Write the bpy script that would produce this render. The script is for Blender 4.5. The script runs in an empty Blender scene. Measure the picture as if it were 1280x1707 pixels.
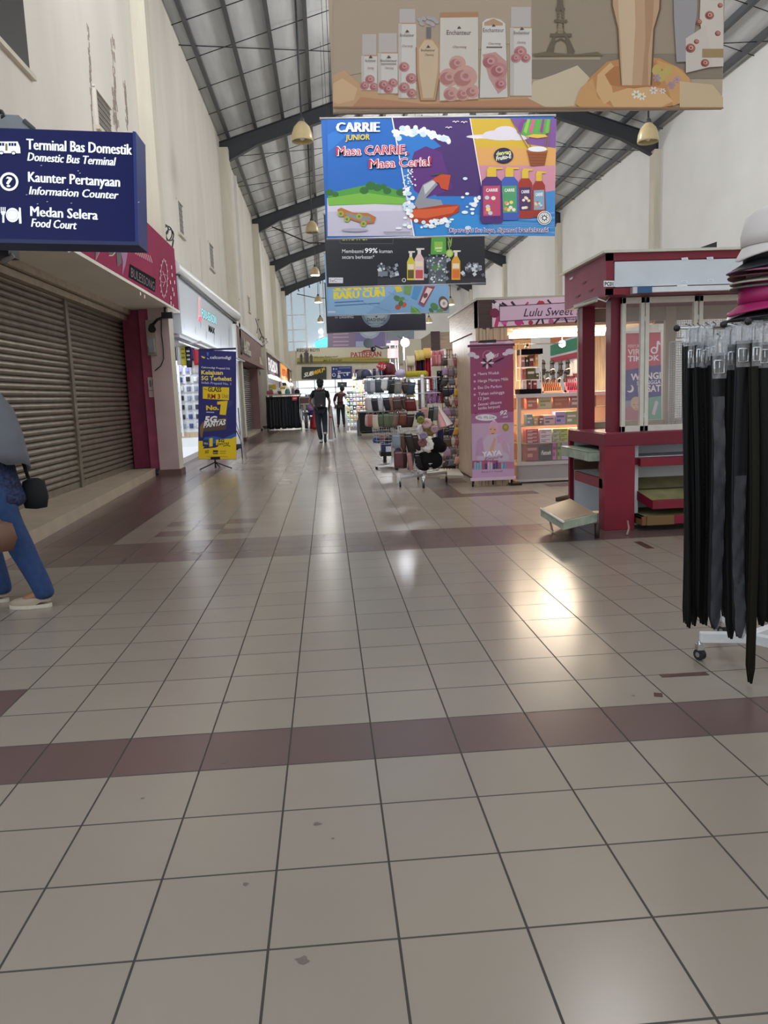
import bpy, bmesh, math, random
from mathutils import Vector, Matrix
import numpy as np
random.seed(7)
SC = bpy.context.scene
COL = SC.collection
# ------------------------------------------------------------------ camera
F = 1287.975; YAW, PITCH, ROLL = -.06739, -.14928, -.0377; EYE = 1.2384
def _axes():
    cy, sy = math.cos(YAW), math.sin(YAW); cp, sp = math.cos(PITCH), math.sin(PITCH); cr, sr = math.cos(ROLL), math.sin(ROLL)
    f = Vector((-sy*cp, cy*cp, sp)); r0 = Vector((cy, sy, 0)); u0 = r0.cross(f)
    return cr*r0+sr*u0, -sr*r0+cr*u0, f
RT, UP, FW = _axes(); CAM = Vector((0, 0, EYE))
cd = bpy.data.cameras.new('camera'); cam = bpy.data.objects.new('camera', cd); COL.objects.link(cam)
cd.sensor_fit = 'VERTICAL'; cd.sensor_height = 36; cd.lens = F*36/1707; cd.clip_start = .02; cd.clip_end = 300
M4 = Matrix((RT, UP, -FW)).transposed().to_4x4(); M4.translation = CAM; cam.matrix_world = M4
SC.camera = cam
# ------------------------------------------------------------------ light and exposure
SC.view_settings.view_transform = 'Standard'; SC.view_settings.look = 'None'
SC.view_settings.exposure = 0.0; SC.view_settings.gamma = 1; SC.view_settings.use_curve_mapping = False
W = bpy.data.worlds.new('sky'); SC.world = W; W.use_nodes = True
W.node_tree.nodes['Background'].inputs[0].default_value = (.8, .9, 1, 1)
W.node_tree.nodes['Background'].inputs[1].default_value = 1.5
def area(name, loc, size, power, col=(1, 1, 1), aim=(0, 0, -1), sy=None):
    l = bpy.data.lights.new(name, 'AREA'); l.energy = power; l.color = col; l.size = size
    if sy: l.shape = 'RECTANGLE'; l.size_y = sy
    o = bpy.data.objects.new(name, l); COL.objects.link(o); o.location = loc
    o.rotation_euler = Vector(aim).to_track_quat('-Z', 'Y').to_euler(); return o
def point(name, loc, r, power, col=(1, 1, 1)):
    l = bpy.data.lights.new(name, 'POINT'); l.energy = power; l.color = col; l.shadow_soft_size = r
    o = bpy.data.objects.new(name, l); COL.objects.link(o); o.location = loc; return o
area('near_fill_light', (4, -2.6, 2.4), 11, 50, (1, .97, .93), (0.0, 1, 0), 3.2)  # added fill behind the camera; the wall there has no opening
area('side_fill_right', (9.6, 8.6, 8.0), 4, 235, (1, .98, .95), (-1, .12, -.12), 1.6)  # added unseen fill that brightens the left wall, no window there
area('side_fill_left', (-2.2, 8.6, 8.2), 4, 420, (.97, .98, 1), (1, .9, -.08), 1.6)  # added unseen fill that brightens the right wall, no window there
HALL_FILLS = [(3.6, 9.4, 8.4, 210), (4.0, 19.0, 8.7, 430), (3.9, 29.5, 9.0, 430), (3.9, 40, 9.0, 430), (3.9, 51, 9.0, 380)]  # unseen lamps added under the ridge to brighten the hall
# ------------------------------------------------------------------ materials
MATS = {}
def lin(c):
    c /= 255; return c/12.92 if c <= .04045 else ((c+.055)/1.055)**2.4
def mat(name, hexa, rough=.5, metal=0, emit=0, alpha=1, trans=0, noise=None, bump=None, spec=None, streak=None, coat=0):
    m = bpy.data.materials.new(name); m.use_nodes = True; MATS[name] = m
    nt = m.node_tree; p = nt.nodes['Principled BSDF']
    rgb = tuple(lin(int(hexa[i:i+2], 16)) for i in (0, 2, 4))+(1,)
    p.inputs['Base Color'].default_value = rgb; p.inputs['Roughness'].default_value = rough; p.inputs['Metallic'].default_value = metal
    if emit: p.inputs['Emission Color'].default_value = rgb; p.inputs['Emission Strength'].default_value = emit
    if alpha < 1: p.inputs['Alpha'].default_value = alpha
    if trans: p.inputs['Transmission Weight'].default_value = trans
    if spec is not None: p.inputs['Specular IOR Level'].default_value = spec
    if coat: p.inputs['Coat Weight'].default_value = coat
    if noise or bump or streak:
        tc = nt.nodes.new('ShaderNodeTexCoord'); mp = nt.nodes.new('ShaderNodeMapping'); nt.links.new(tc.outputs['Object'], mp.inputs[0])
        nz = nt.nodes.new('ShaderNodeTexNoise'); nt.links.new(mp.outputs[0], nz.inputs[0]); nz.inputs['Detail'].default_value = 5
        sc, am = noise or (bump[0], 0)
        nz.inputs['Scale'].default_value = sc
        if streak: mp.inputs['Scale'].default_value = streak
        if am:
            h = nt.nodes.new('ShaderNodeMapRange'); h.inputs[1].default_value = .3; h.inputs[2].default_value = .7
            h.inputs[3].default_value = 1-am; h.inputs[4].default_value = 1+am*.4; nt.links.new(nz.outputs[0], h.inputs[0])
            mx = nt.nodes.new('ShaderNodeMix'); mx.data_type = 'RGBA'; mx.blend_type = 'MULTIPLY'; mx.inputs[0].default_value = 1
            mx.inputs[6].default_value = rgb; nt.links.new(h.outputs[0], mx.inputs[7]); nt.links.new(mx.outputs[2], p.inputs['Base Color'])
        if bump:
            b = nt.nodes.new('ShaderNodeBump'); b.inputs['Strength'].default_value = bump[1]; b.inputs['Distance'].default_value = .02
            nt.links.new(nz.outputs[0], b.inputs['Height']); nt.links.new(b.outputs[0], p.inputs['Normal'])
    return m
def G(k):
    if isinstance(k, str):
        if k not in MATS: mat(k, k[:6], .55 if len(k) == 6 else int(k[7:])/100)
        return MATS[k]
    return k
mat('wall_cream', 'e6e1d7', .85, noise=(.9, .1), streak=(1.2, 1.2, .3))
mat('wall_white', 'f0f0ee', .85, noise=(.7, .06))
mat('pillar_paint', 'd9d3c3', .8, noise=(2, .12), streak=(2, 2, .3))
mat('pillar_mauve', 'c2a9a8', .7, noise=(2, .12))
mat('pink_paint', 'b8557a', .6, noise=(5, .2))
mat('plum_paint', '8c3351', .6, noise=(5, .2))
mat('pink_sign', '94204c', .7, spec=.12, noise=(3, .1))
mat('step_tile', 'b3a490', .5, noise=(4, .15))
mat('shutter_metal', '8d8477', .38, .55, noise=(6, .25))
mat('shutter_grey', '8f8d8c', .45, .5, noise=(6, .15))
mat('rail_metal', 'b5a793', .4, .4, noise=(9, .25))
mat('rafter_paint', '3d4046', .55, noise=(4, .12))
mat('purlin_paint', '55585c', .55, noise=(4, .12))
mat('roof_foil', 'd2d5d7', .5, 0, noise=(.8, .18), bump=(14, .35), streak=(6, .6, 1))
mat('steel_rod', '3a3c40', .5, .4)
mat('chrome', 'd0d2d4', .18, 1)
mat('white_metal', 'e6e7e9', .35, noise=(20, .05))
mat('black_plastic', '111113', .35)
mat('black_rubber', '17171a', .6)
mat('aluminium', 'c4c4c8', .35, .6)
mat('glass', 'ffffff', .02, alpha=.07, spec=.5)
mat('clear_plastic', 'f2f4f8', .12, alpha=.22, spec=1, bump=(26, .9))
mat('dull_plastic', '4a4c58', .25, alpha=.5, spec=.9, bump=(9, .5))
mat('sign_blue', '040d58', .25, spec=.25)
mat('black_matte', '141217', .9, spec=.1)
mat('red_laminate', '74122b', .42, noise=(6, .1))
mat('red_laminate_bright', '83152d', .42, noise=(6, .1))
mat('rose_laminate', '8a3a4e', .5, noise=(6, .12))
mat('panel_white', 'd9dde2', .45, noise=(5, .06))
mat('cream_frame', 'd8d2c4', .5, noise=(14, .08))
mat('wood_light', 'cdb699', .55, noise=(3, .35), streak=(24, 24, 1.2))
mat('wood_board', 'b79f86', .55, noise=(3, .3), streak=(1.2, 1.2, 22))
mat('wood_dark', '4d3a38', .55, noise=(3, .35), streak=(1.2, 1.2, 30))
mat('old_board', '8f8a5e', .6, noise=(8, .3))
mat('worn_board', 'a9b3a0', .6, noise=(9, .35))
mat('worn_wood', '5d4a34', .7, noise=(9, .3))
mat('tube_light', 'ffffff', .3, emit=9)
mat('tube_warm', 'ffe3a6', .3, emit=7)
mat('bulb', 'f4fbff', .3, emit=30)
mat('lamp_lit', 'fff7e2', .3, emit=16)
mat('lamp_glass', 'cbb98d', .35, noise=(5, .1))
mat('skin', '9a6a4f', .55)
mat('skin_brown', '7a5340', .55)
mat('denim', '24406e', .8, noise=(30, .25))
mat('denim_dark', '1f2b36', .8, noise=(30, .25))
mat('hijab_grey', '6e7078', .85, noise=(6, .12))
mat('navy_print', '2c3860', .85, noise=(38, .95), streak=(1, 1, 1.6))
mat('black_cloth', '141519', .85)
mat('hair', '0e0c0c', .6)
mat('lcd', '2e3236', .2)
mat('fur_black', '0d0d0f', .95, bump=(60, 1))
# ------------------------------------------------------------------ mesh builder
class Fr:
    """a plane with its own axes: U to the reader's right, V up, N towards the reader"""
    def __init__(s, O, U=(1, 0, 0), V=(0, 0, 1)):
        s.O = Vector(O); s.U = Vector(U).normalized(); s.V = Vector(V).normalized(); s.N = s.U.cross(s.V)
    def p(s, u, v, n=0): return s.O+s.U*u+s.V*v+s.N*n
    def loc(s, x, y):
        d = FW+RT*((x-640)/F)-UP*((y-853.5)/F); t = (s.O-CAM).dot(s.N)/d.dot(s.N); q = CAM+d*t-s.O
        return q.dot(s.U), q.dot(s.V)
def ray(x, y): return FW+RT*((x-640)/F)-UP*((y-853.5)/F)
def fl(x, y, z=0): d = ray(x, y); return CAM+d*((z-EYE)/d.z)
def dp(x, y, Y): d = ray(x, y); return CAM+d*(Y/d.y)
def sx(x, y, X): d = ray(x, y); return CAM+d*(X/d.x)
_txt = {}
def text_mesh(s, shear=0, bold=0):
    k = (s, shear, bold)
    if k not in _txt:
        c = bpy.data.curves.new('t', 'FONT'); c.body = s; c.shear = shear; c.offset = bold; c.resolution_u = 2; c.size = 1
        o = bpy.data.objects.new('t', c); COL.objects.link(o)
        dg = bpy.context.evaluated_depsgraph_get(); me = o.evaluated_get(dg).to_mesh()
        v = [(a.co.x, a.co.y) for a in me.vertices]; f = [tuple(p.vertices) for p in me.polygons]
        o.evaluated_get(dg).to_mesh_clear(); bpy.data.objects.remove(o); bpy.data.curves.remove(c); _txt[k] = (v, f)
    return _txt[k]
class B:
    def __init__(s): s.v = []; s.f = []; s.fm = []; s.fs = []; s.ms = []
    def mi(s, m):
        m = G(m)
        if m not in s.ms: s.ms.append(m)
        return s.ms.index(m)
    def add(s, vs, fs, m, sm=False):
        b = len(s.v); i = s.mi(m); s.v += [tuple(v) for v in vs]
        for f in fs: s.f.append([b+k for k in f]); s.fm.append(i); s.fs.append(sm)
        return s
    def hexa(s, p, m):  # p: 4 bottom (ccw), 4 top
        return s.add(p, [(3, 2, 1, 0), (4, 5, 6, 7), (0, 1, 5, 4), (1, 2, 6, 5), (2, 3, 7, 6), (3, 0, 4, 7)], m)
    def box(s, x0, x1, y0, y1, z0, z1, m):
        return s.hexa([(x0, y0, z0), (x1, y0, z0), (x1, y1, z0), (x0, y1, z0), (x0, y0, z1), (x1, y0, z1), (x1, y1, z1), (x0, y1, z1)], m)
    def fbox(s, fr, u0, u1, v0, v1, n0, n1, m):
        return s.hexa([fr.p(u0, v0, n1), fr.p(u1, v0, n1), fr.p(u1, v0, n0), fr.p(u0, v0, n0), fr.p(u0, v1, n1), fr.p(u1, v1, n1), fr.p(u1, v1, n0), fr.p(u0, v1, n0)], m)
    def cyl(s, p, q, r, m, r2=None, n=10, cap=True, sm=True):
        p = Vector(p); q = Vector(q); d = (q-p).normalized(); a = d.orthogonal().normalized(); b = d.cross(a); r2 = r if r2 is None else r2
        vs = []
        for c, rr in ((p, r), (q, r2)):
            for k in range(n): t = 2*math.pi*k/n; vs.append(c+(a*math.cos(t)+b*math.sin(t))*rr)
        fs = [(k, (k+1) % n, n+(k+1) % n, n+k) for k in range(n)]; s.add(vs, fs, m, sm)
        if cap: s.add(vs, [tuple(range(n))[::-1], tuple(range(n, 2*n))], m)
        return s
    def tube(s, pts, r, m, n=6):
        pts = [Vector(p) for p in pts]; vs = []; k0 = None
        for i, p in enumerate(pts):
            d = (pts[min(i+1, len(pts)-1)]-pts[max(i-1, 0)]).normalized()
            a = d.orthogonal().normalized() if k0 is None else (k0-d*k0.dot(d)).normalized(); k0 = a; b = d.cross(a)
            rr = r[i] if isinstance(r, (list, tuple)) else r
            for k in range(n): t = 2*math.pi*k/n; vs.append(p+(a*math.cos(t)+b*math.sin(t))*rr)
        fs = [(i*n+k, i*n+(k+1) % n, (i+1)*n+(k+1) % n, (i+1)*n+k) for i in range(len(pts)-1) for k in range(n)]
        fs += [tuple(range(n))[::-1], tuple(range((len(pts)-1)*n, len(pts)*n))]
        return s.add(vs, fs, m, True)
    def lathe(s, prof, c, m, n=18, sq=1, ax=None):
        c = Vector(c); vs = []
        for r, z in prof:
            for k in range(n): t = 2*math.pi*k/n; vs.append(c+Vector((r*math.cos(t), r*math.sin(t)*sq, z)))
        fs = [(i*n+k, i*n+(k+1) % n, (i+1)*n+(k+1) % n, (i+1)*n+k) for i in range(len(prof)-1) for k in range(n)]
        return s.add(vs, fs, m, True)
    def ball(s, c, r, m, n=12, h=8):
        if not isinstance(r, (tuple, list)): r = (r, r, r)
        vs = []; c = Vector(c)
        for i in range(h+1):
            a = math.pi*i/h
            for k in range(n): t = 2*math.pi*k/n; vs.append(c+Vector((r[0]*math.sin(a)*math.cos(t), r[1]*math.sin(a)*math.sin(t), -r[2]*math.cos(a))))
        return s.add(vs, [(i*n+k, i*n+(k+1) % n, (i+1)*n+(k+1) % n, (i+1)*n+k) for i in range(h) for k in range(n)], m, True)
    def prism(s, fr, pts, n0, n1, m):
        k = len(pts); vs = [fr.p(u, v, n0) for u, v in pts]+[fr.p(u, v, n1) for u, v in pts]
        return s.add(vs, [tuple(range(k))[::-1], tuple(range(k, 2*k))]+[(i, (i+1) % k, k+(i+1) % k, k+i) for i in range(k)], m)
    def sheet(s, fn, nu, nv, m, sm=True):
        vs = [fn(i/nu, j/nv) for j in range(nv+1) for i in range(nu+1)]
        return s.add(vs, [(j*(nu+1)+i, j*(nu+1)+i+1, (j+1)*(nu+1)+i+1, (j+1)*(nu+1)+i) for j in range(nv) for i in range(nu)], m, sm)
    def out(s, name, parent=None, bevel=0, solid=0):
        me = bpy.data.meshes.new(name); me.from_pydata(s.v, [], s.f)
        for m in s.ms: me.materials.append(m)
        me.polygons.foreach_set('material_index', s.fm); me.polygons.foreach_set('use_smooth', s.fs); me.update()
        o = bpy.data.objects.new(name, me); COL.objects.link(o)
        if parent is not None:
            o.parent = parent; o.matrix_parent_inverse = Matrix.Translation(-parent.location) if not parent.rotation_euler.z else parent.matrix_basis.inverted()
        if bevel:
            b = o.modifiers.new('bevel', 'BEVEL'); b.width = bevel; b.segments = 2; b.limit_method = 'ANGLE'
        if solid:
            b = o.modifiers.new('solid', 'SOLIDIFY'); b.thickness = solid; b.offset = 0
        return o
class Art(B):
    """printed shapes on a plane; coordinates are read off the photograph and turned into metres on that plane"""
    def __init__(s, fr, lift=.004, tr=(0, 0, 1)): super().__init__(); s.fr = fr; s.n = lift; s.tr = tr
    def lc(s, x, y): return s.fr.loc(s.tr[0]+x*s.tr[2], s.tr[1]+y*s.tr[2])
    def up(s): s.n += .00006; return s.n
    def P(s, pts, m):
        n = s.up(); q = [s.lc(*p) for p in pts]
        ar = sum(q[i][0]*q[(i+1) % len(q)][1]-q[(i+1) % len(q)][0]*q[i][1] for i in range(len(q)))
        if ar < 0: q = q[::-1]
        s.add([s.fr.p(u, v, n) for u, v in q], [tuple(range(len(q)))], m); return s
    def R(s, x0, y0, x1, y1, m): return s.P([(x0, y0), (x1, y0), (x1, y1), (x0, y1)], m)
    def E(s, x, y, rx, ry, m, n=20, a=0):
        c, d = math.cos(a), math.sin(a)
        return s.P([(x+rx*math.cos(t)*c-ry*math.sin(t)*d, y+rx*math.cos(t)*d+ry*math.sin(t)*c) for t in [2*math.pi*k/n for k in range(n)]], m)
    def ring(s, x, y, r0, r1, m, n=24):
        for k in range(n):
            t0, t1 = 2*math.pi*k/n, 2*math.pi*(k+1)/n
            s.n -= .00006
            s.P([(x+r0*math.cos(t0), y+r0*math.sin(t0)), (x+r1*math.cos(t0), y+r1*math.sin(t0)), (x+r1*math.cos(t1), y+r1*math.sin(t1)), (x+r0*math.cos(t1), y+r0*math.sin(t1))], m)
        s.n += .00006; return s
    def L(s, pts, w, m):
        for (a, b), (c, d) in zip(pts[:-1], pts[1:]):
            l = math.hypot(c-a, d-b) or 1; x, y = -(d-b)/l*w/2, (c-a)/l*w/2
            s.P([(a+x, b+y), (c+x, d+y), (c-x, d-y), (a-x, b-y)], m)
        return s
    def T(s, x0, y0, x1, y1, h, txt, m, shear=0, bold=.012, ex=0, outline=None, heavy=0):
        """text from baseline start to baseline end, h px tall"""
        v, f = text_mesh(txt, shear, bold)
        if not v: return s
        xs = [a[0] for a in v]; ys = [a[1] for a in v]; w = max(xs)-min(xs); x_0 = min(xs)
        p0 = Vector(s.lc(x0, y0)); p1 = Vector(s.lc(x1, y1)); pt = Vector(s.lc(x0, y0-h))
        eu = (p1-p0)/w; ev = (pt-p0)/.72
        if heavy:
            for k in (-1, 1): s.T(x0+k*heavy, y0, x1+k*heavy, y1, h, txt, m, shear, bold)
        if outline:
            mo, b = outline; s.T(x0, y0, x1, y1, h, txt, mo, shear, bold+b)
        n = s.up(); q = [p0+eu*(a-x_0)+ev*b for a, b in v]
        s.add([s.fr.p(a.x, a.y, n) for a in q], f, m)
        if ex: s.add([s.fr.p(a.x, a.y, n-ex) for a in q], f, m)
        return s
def nothing(name, loc, label=None, cat=None, group=None, rz=0):
    o = bpy.data.objects.new(name, None); o.empty_display_size = .1; COL.objects.link(o); o.location = loc; o.rotation_euler.z = rz
    return tag(o, label, cat, group)
def tag(o, label=None, cat=None, group=None, kind=None):
    if label: o['label'] = label
    if cat: o['category'] = cat
    if group: o['group'] = group
    if kind: o['kind'] = kind
    return o
def struct(b, name, parent=None, **k): return tag(b.out(name, parent, **k), kind='structure')
def kids(o): return [c for c in COL.objects if c.parent == o]
def dup(src, loc, label, group=None, rz=0, first=[None]):
    """a copy of a thing with copies of its parts (mesh data shared)"""
    r = src.copy(); COL.objects.link(r); r.location = loc; r.rotation_euler.z = rz; r['label'] = label
    if group: r['group'] = group
    for ch in src.children:
        c = ch.copy(); COL.objects.link(c); c.parent = r
        for g in ch.children:
            d = g.copy(); COL.objects.link(d); d.parent = c
    return r
ORD = 'first second third fourth fifth sixth seventh eighth ninth tenth eleventh twelfth thirteenth fourteenth fifteenth sixteenth seventeenth eighteenth nineteenth twentieth'.split()
def skin(name, pts, edges, m, parent=None, sub=2, root=0):
    """one continuous body grown round a skeleton; pts: name -> (x,y,z,rx,ry)"""
    ks = list(pts); me = bpy.data.meshes.new(name); me.from_pydata([pts[k][:3] for k in ks], [(ks.index(a), ks.index(b)) for a, b in edges], [])
    o = bpy.data.objects.new(name, me); COL.objects.link(o); o.modifiers.new('skin', 'SKIN').use_smooth_shade = True
    sv = me.skin_vertices[0].data if me.skin_vertices else None
    if sv is None:
        bm = bmesh.new(); bm.from_mesh(me); bm.verts.layers.skin.verify(); bm.to_mesh(me); bm.free(); sv = me.skin_vertices[0].data
    for i, k in enumerate(ks):
        r = pts[k][3:]; sv[i].radius = (r[0], r[-1]); sv[i].use_root = (i == root)
    o.modifiers.new('sub', 'SUBSURF').levels = sub; o.modifiers['sub'].render_levels = sub
    dg = bpy.context.evaluated_depsgraph_get(); ev = bpy.data.meshes.new_from_object(o.evaluated_get(dg)); ev.name = name
    o.modifiers.clear(); o.data = ev; ev.materials.clear(); ev.materials.append(G(m))
    ev.polygons.foreach_set('use_smooth', [True]*len(ev.polygons))
    if parent is not None: o.parent = parent; o.matrix_parent_inverse = Matrix.Translation(-parent.location)
    return o
# ------------------------------------------------------------------ floor
def tile_mat(name, hexa, rough):
    m = mat(name, hexa, rough); nt = m.node_tree; p = nt.nodes['Principled BSDF']; N = nt.nodes.new; L = nt.links.new
    tc = N('ShaderNodeTexCoord'); sp = N('ShaderNodeSeparateXYZ'); L(tc.outputs['Object'], sp.inputs[0])
    def mth(op, a, b=None):
        n = N('ShaderNodeMath'); n.operation = op
        for i, v in enumerate((a, b)):
            if v is None: continue
            if isinstance(v, (int, float)): n.inputs[i].default_value = v
            else: L(v, n.inputs[i])
        return n.outputs[0]
    def cell(o, off): return mth('DIVIDE', mth('SUBTRACT', o, off), .3)
    cx, cy = cell(sp.outputs[0], .1066), cell(sp.outputs[1], 1.6118)
    def edge(c): f = mth('FRACT', c); return mth('MINIMUM', f, mth('SUBTRACT', 1, f))
    gx = mth('LESS_THAN', edge(cx), .0105); gy = mth('LESS_THAN', edge(cy), .0105)
    g = mth('MAXIMUM', gx, mth('MULTIPLY', gy, .95))
    cb = N('ShaderNodeCombineXYZ'); L(mth('FLOOR', cx), cb.inputs[0]); L(mth('FLOOR', cy), cb.inputs[1])
    wn = N('ShaderNodeTexWhiteNoise'); L(cb.outputs[0], wn.inputs[0])
    nz = N('ShaderNodeTexNoise'); L(tc.outputs['Object'], nz.inputs[0]); nz.inputs['Scale'].default_value = 5; nz.inputs['Detail'].default_value = 6
    n2 = N('ShaderNodeTexNoise'); L(tc.outputs['Object'], n2.inputs[0]); n2.inputs['Scale'].default_value = .9; n2.inputs['Detail'].default_value = 3
    val = mth('ADD', mth('MULTIPLY', wn.outputs[0], .07), mth('ADD', mth('MULTIPLY', nz.outputs[0], .05), mth('ADD', mth('MULTIPLY', n2.outputs[0], .08), .90)))
    mx = N('ShaderNodeMix'); mx.data_type = 'RGBA'; mx.blend_type = 'MULTIPLY'; mx.inputs[0].default_value = 1
    mx.inputs[6].default_value = p.inputs['Base Color'].default_value[:]; L(val, mx.inputs[7])
    m2 = N('ShaderNodeMix'); m2.data_type = 'RGBA'; L(g, m2.inputs[0]); L(mx.outputs[2], m2.inputs[6]); m2.inputs[7].default_value = (.042, .034, .028, 1)
    L(m2.outputs[2], p.inputs['Base Color'])
    L(mth('ADD', mth('MULTIPLY', n2.outputs[0], .1), mth('ADD', mth('MULTIPLY', g, .5), rough-.05)), p.inputs['Roughness'])
    b = N('ShaderNodeBump'); b.inputs['Strength'].default_value = .5; b.inputs['Distance'].default_value = .004; L(mth('SUBTRACT', 1, g), b.inputs['Height']); L(b.outputs[0], p.inputs['Normal'])
tile_mat('tile_cream', '93887b', .235); tile_mat('tile_brown', '66524d', .25); tile_mat('tile_mauve', '78675f', .235)
fb = B(); cs = range(-15, 37); rs = range(-18, 236); C0, R0 = cs[0], rs[0]
def tile_kind(c, r):
    if r == 3: return 'tile_brown'
    if 3 < r < 6 and c < -5: return 'tile_brown'
    if 15 <= r <= 17: return 'tile_mauve' if c < 2 else 'tile_brown'
    if c < -7 and r > 17: return 'tile_brown'
    for base, s in ((19, 1), (46, 1), (56, 1)):
        if c in (-6, -4) and r in (base, base+2): return 'tile_mauve'
        if c == -5 and r == base+1: return 'tile_mauve'
    if 51 <= r <= 53: return 'tile_mauve'
    if r == 25 and 4 <= c <= 7: return 'tile_brown'
    if c == 4 and 25 <= r <= 36: return 'tile_brown'
    if c == 5 and r in (30, 31): return 'tile_brown'
    if 9 <= c <= 10 and r == 27: return 'tile_brown'
    if c == 7 and 31 <= r <= 33: return 'tile_brown'
    return 'tile_cream'
fb.v = [(.1066+.3*c, 1.6118+.3*r, 0) for r in list(rs)+[rs[-1]+1] for c in list(cs)+[cs[-1]+1]]
nc = len(cs)+1
for j, r in enumerate(rs):
    for i, c in enumerate(cs):
        fb.f.append([j*nc+i, j*nc+i+1, (j+1)*nc+i+1, (j+1)*nc+i]); fb.fm.append(fb.mi(tile_kind(c, r))); fb.fs.append(False)
flo = struct(fb, 'floor')
b = B()
for x, y, r in ((377, 1171, .022), (437, 1022, .008), (461, 1119, .009), (510, 936, .012), (520, 952, .01), (374, 1271, .012), (237, 1331, .01), (528, 1374, .02), (555, 1398, .008), (583, 1269, .008), (409, 1474, .012), (505, 1600, .022), (1056, 1160, .012), (677, 1047, .009), (682, 856, .018), (1008, 915, .008), (1240, 915, .01), (163, 873, .03), (175, 857, .02), (940, 1015, .008)):
    c = fl(x, y); n0 = len(b.v); random.seed(x); k = 9; pts = [(c.x+r*.65*math.cos(6.283*i/k)*random.uniform(.5, 1.5), c.y+r*.65*math.sin(6.283*i/k)*random.uniform(.4, 1.1), .0008) for i in range(k)]; b.add(pts, [tuple(range(k))], '6b6057')
tag(b.out('floor_stain', flo), kind='structure')
# ------------------------------------------------------------------ walls, pillars, roof
XL, XR, XP, YE = -2.87, 10.72, -2.64, 61.0
PIL = [13.8, 24.9, 35.2, 45.8, 56.4]
EAVE, RIDGE, XM = 9.15, 11.3, 3.92
def roof_z(x): return EAVE+(RIDGE-EAVE)*(1-abs(x-XM)/(XM-XL))
w = B(); w.box(-3.25, XL, 4.6, YE, 3.0, EAVE+.05, 'wall_cream'); struct(w, 'wall_left')
w = B(); w.box(XR, XR+.3, -3, YE, 0, EAVE+.05, 'wall_white'); struct(w, 'wall_right')
w = B(); w.box(-3.3, XR+.3, -3.4, -3.2, 0, 11.5, 'wall_white'); struct(w, 'wall_back')
n = 0
for i, y in enumerate(PIL):
    n += 1; b = B()
    if i == 0:
        b.box(-2.98, XP, y-.02, y+.36, .1, 2.9, 'pillar_mauve'); b.box(-3.0, XP+.03, y-.05, y+.38, 0, .1, '6a5049')
        b.box(XP, XP+.004, y-.02, y+.36, .1, 2.9, 'pillar_paint'); b.box(-3.0, XP, y, y+.36, 2.9, 8.75, 'pillar_paint')
    else:
        b.box(-3.2, XP+.04, y-.22, y+.22, 0, 8.75, 'pillar_paint'); b.box(-3.25, XP+.06, y-.24, y+.24, 0, .1, '6a5049')
    struct(b, 'trim_%d' % n)
    n += 1; b = B(); b.box(XR-.2, XR, y-.2, y+.2, 0, 8.5, 'pillar_paint'); struct(b, 'trim_%d' % n)
# slim service ducts beside the far pillars on the left wall
for y, wd in ((28.6, .1), (40, .12), (48.8, .1)):
    n += 1; b = B(); b.box(XL, XL+.09, y, y+wd, 3.9, 9, 'wall_white'); struct(b, 'trim_%d' % n)
# roof sheets, purlins, rods
b = B()
for x0, x1 in ((XL-.3, XM), (XM, XR+.3)):
    z0, z1 = roof_z(x0), roof_z(x1)
    b.hexa([(x0, 2, z0), (x1, 2, z1), (x1, YE, z1), (x0, YE, z0), (x0, 2, z0+.06), (x1, 2, z1+.06), (x1, YE, z1+.06), (x0, YE, z0+.06)], 'roof_foil')
ceil = struct(b, 'ceiling')
k = 0
for s in (-1, 1):
    for j in range(8):
        x = (XL+.28+j*.83) if s < 0 else (XR-.28-j*.83); z = roof_z(x); b = B()
        b.box(x-.035, x+.035, 2, YE, z-.17, z-.005, 'purlin_paint'); b.box(x-.035, x+.06, 2, YE, z-.18, z-.165, 'purlin_paint')
        struct(b, 'purlin', ceil)
for y in [16+1.72*j for j in range(26)]:
    b = B(); b.tube([(XL, y, roof_z(XL)-.1), (XM, y, RIDGE-.1), (XR, y, roof_z(XR)-.1)], .011, 'steel_rod', 4); struct(b, 'sag_rod', ceil)
for y0, y1 in ((16, 21.5), (18.5, 24.5), (26.5, 32), (30, 35), (38, 44)):
    b = B(); b.tube([(XL, y0, roof_z(XL)-.16), (XM, y1, RIDGE-.16)], .012, 'steel_rod', 4); b.tube([(XR, y0, roof_z(XR)-.16), (XM, y1, RIDGE-.16)], .012, 'steel_rod', 4)
    struct(b, 'bracing_rod', ceil)
for i, y in enumerate(PIL[1:]+[PIL[0]]):
    fr = Fr((0, y+.11, 0)); t = .22
    def zt(x): return roof_z(x)-.17
    for a, bq in ((XL, 1), (XR, -1)):
        b = B(); q = [(a, zt(a)-.62), (a+bq*.12, zt(a)-.62), (a+bq*1.15, zt(a+bq*1.15)-.46), (XM, zt(XM)-.46), (XM, zt(XM)), (a, zt(a))]
        if bq < 0: q = q[::-1]
        for n0, n1, g in ((.09, .11, 0), (-.11, .11, 1)):
            if g:  # flanges
                for (u0, v0), (u1, v1) in zip(q, q[1:]+q[:1]):
                    dl = Vector((u1-u0, v1-v0)).normalized(); nx, nv = -dl.y*.022, dl.x*.022
                    b.prism(fr, [(u0, v0), (u1, v1), (u1+nx, v1+nv), (u0+nx, v0+nv)], -.1, .1, 'rafter_paint')
            else: b.prism(fr, q, -.012, .012, 'rafter_paint')
        struct(b, 'rafter', ceil)
# lean tie rods seen behind the second and fourth rafters
for (a, c, y) in (((453, 378), (515, 405), 36), ((495, 490), (528, 497), 57)):
    b = B(); b.tube([dp(*a, y), dp(*c, y), dp(c[0]+25, c[1], y)], .03, 'steel_rod', 5); struct(b, 'tie_rod', ceil)
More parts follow.
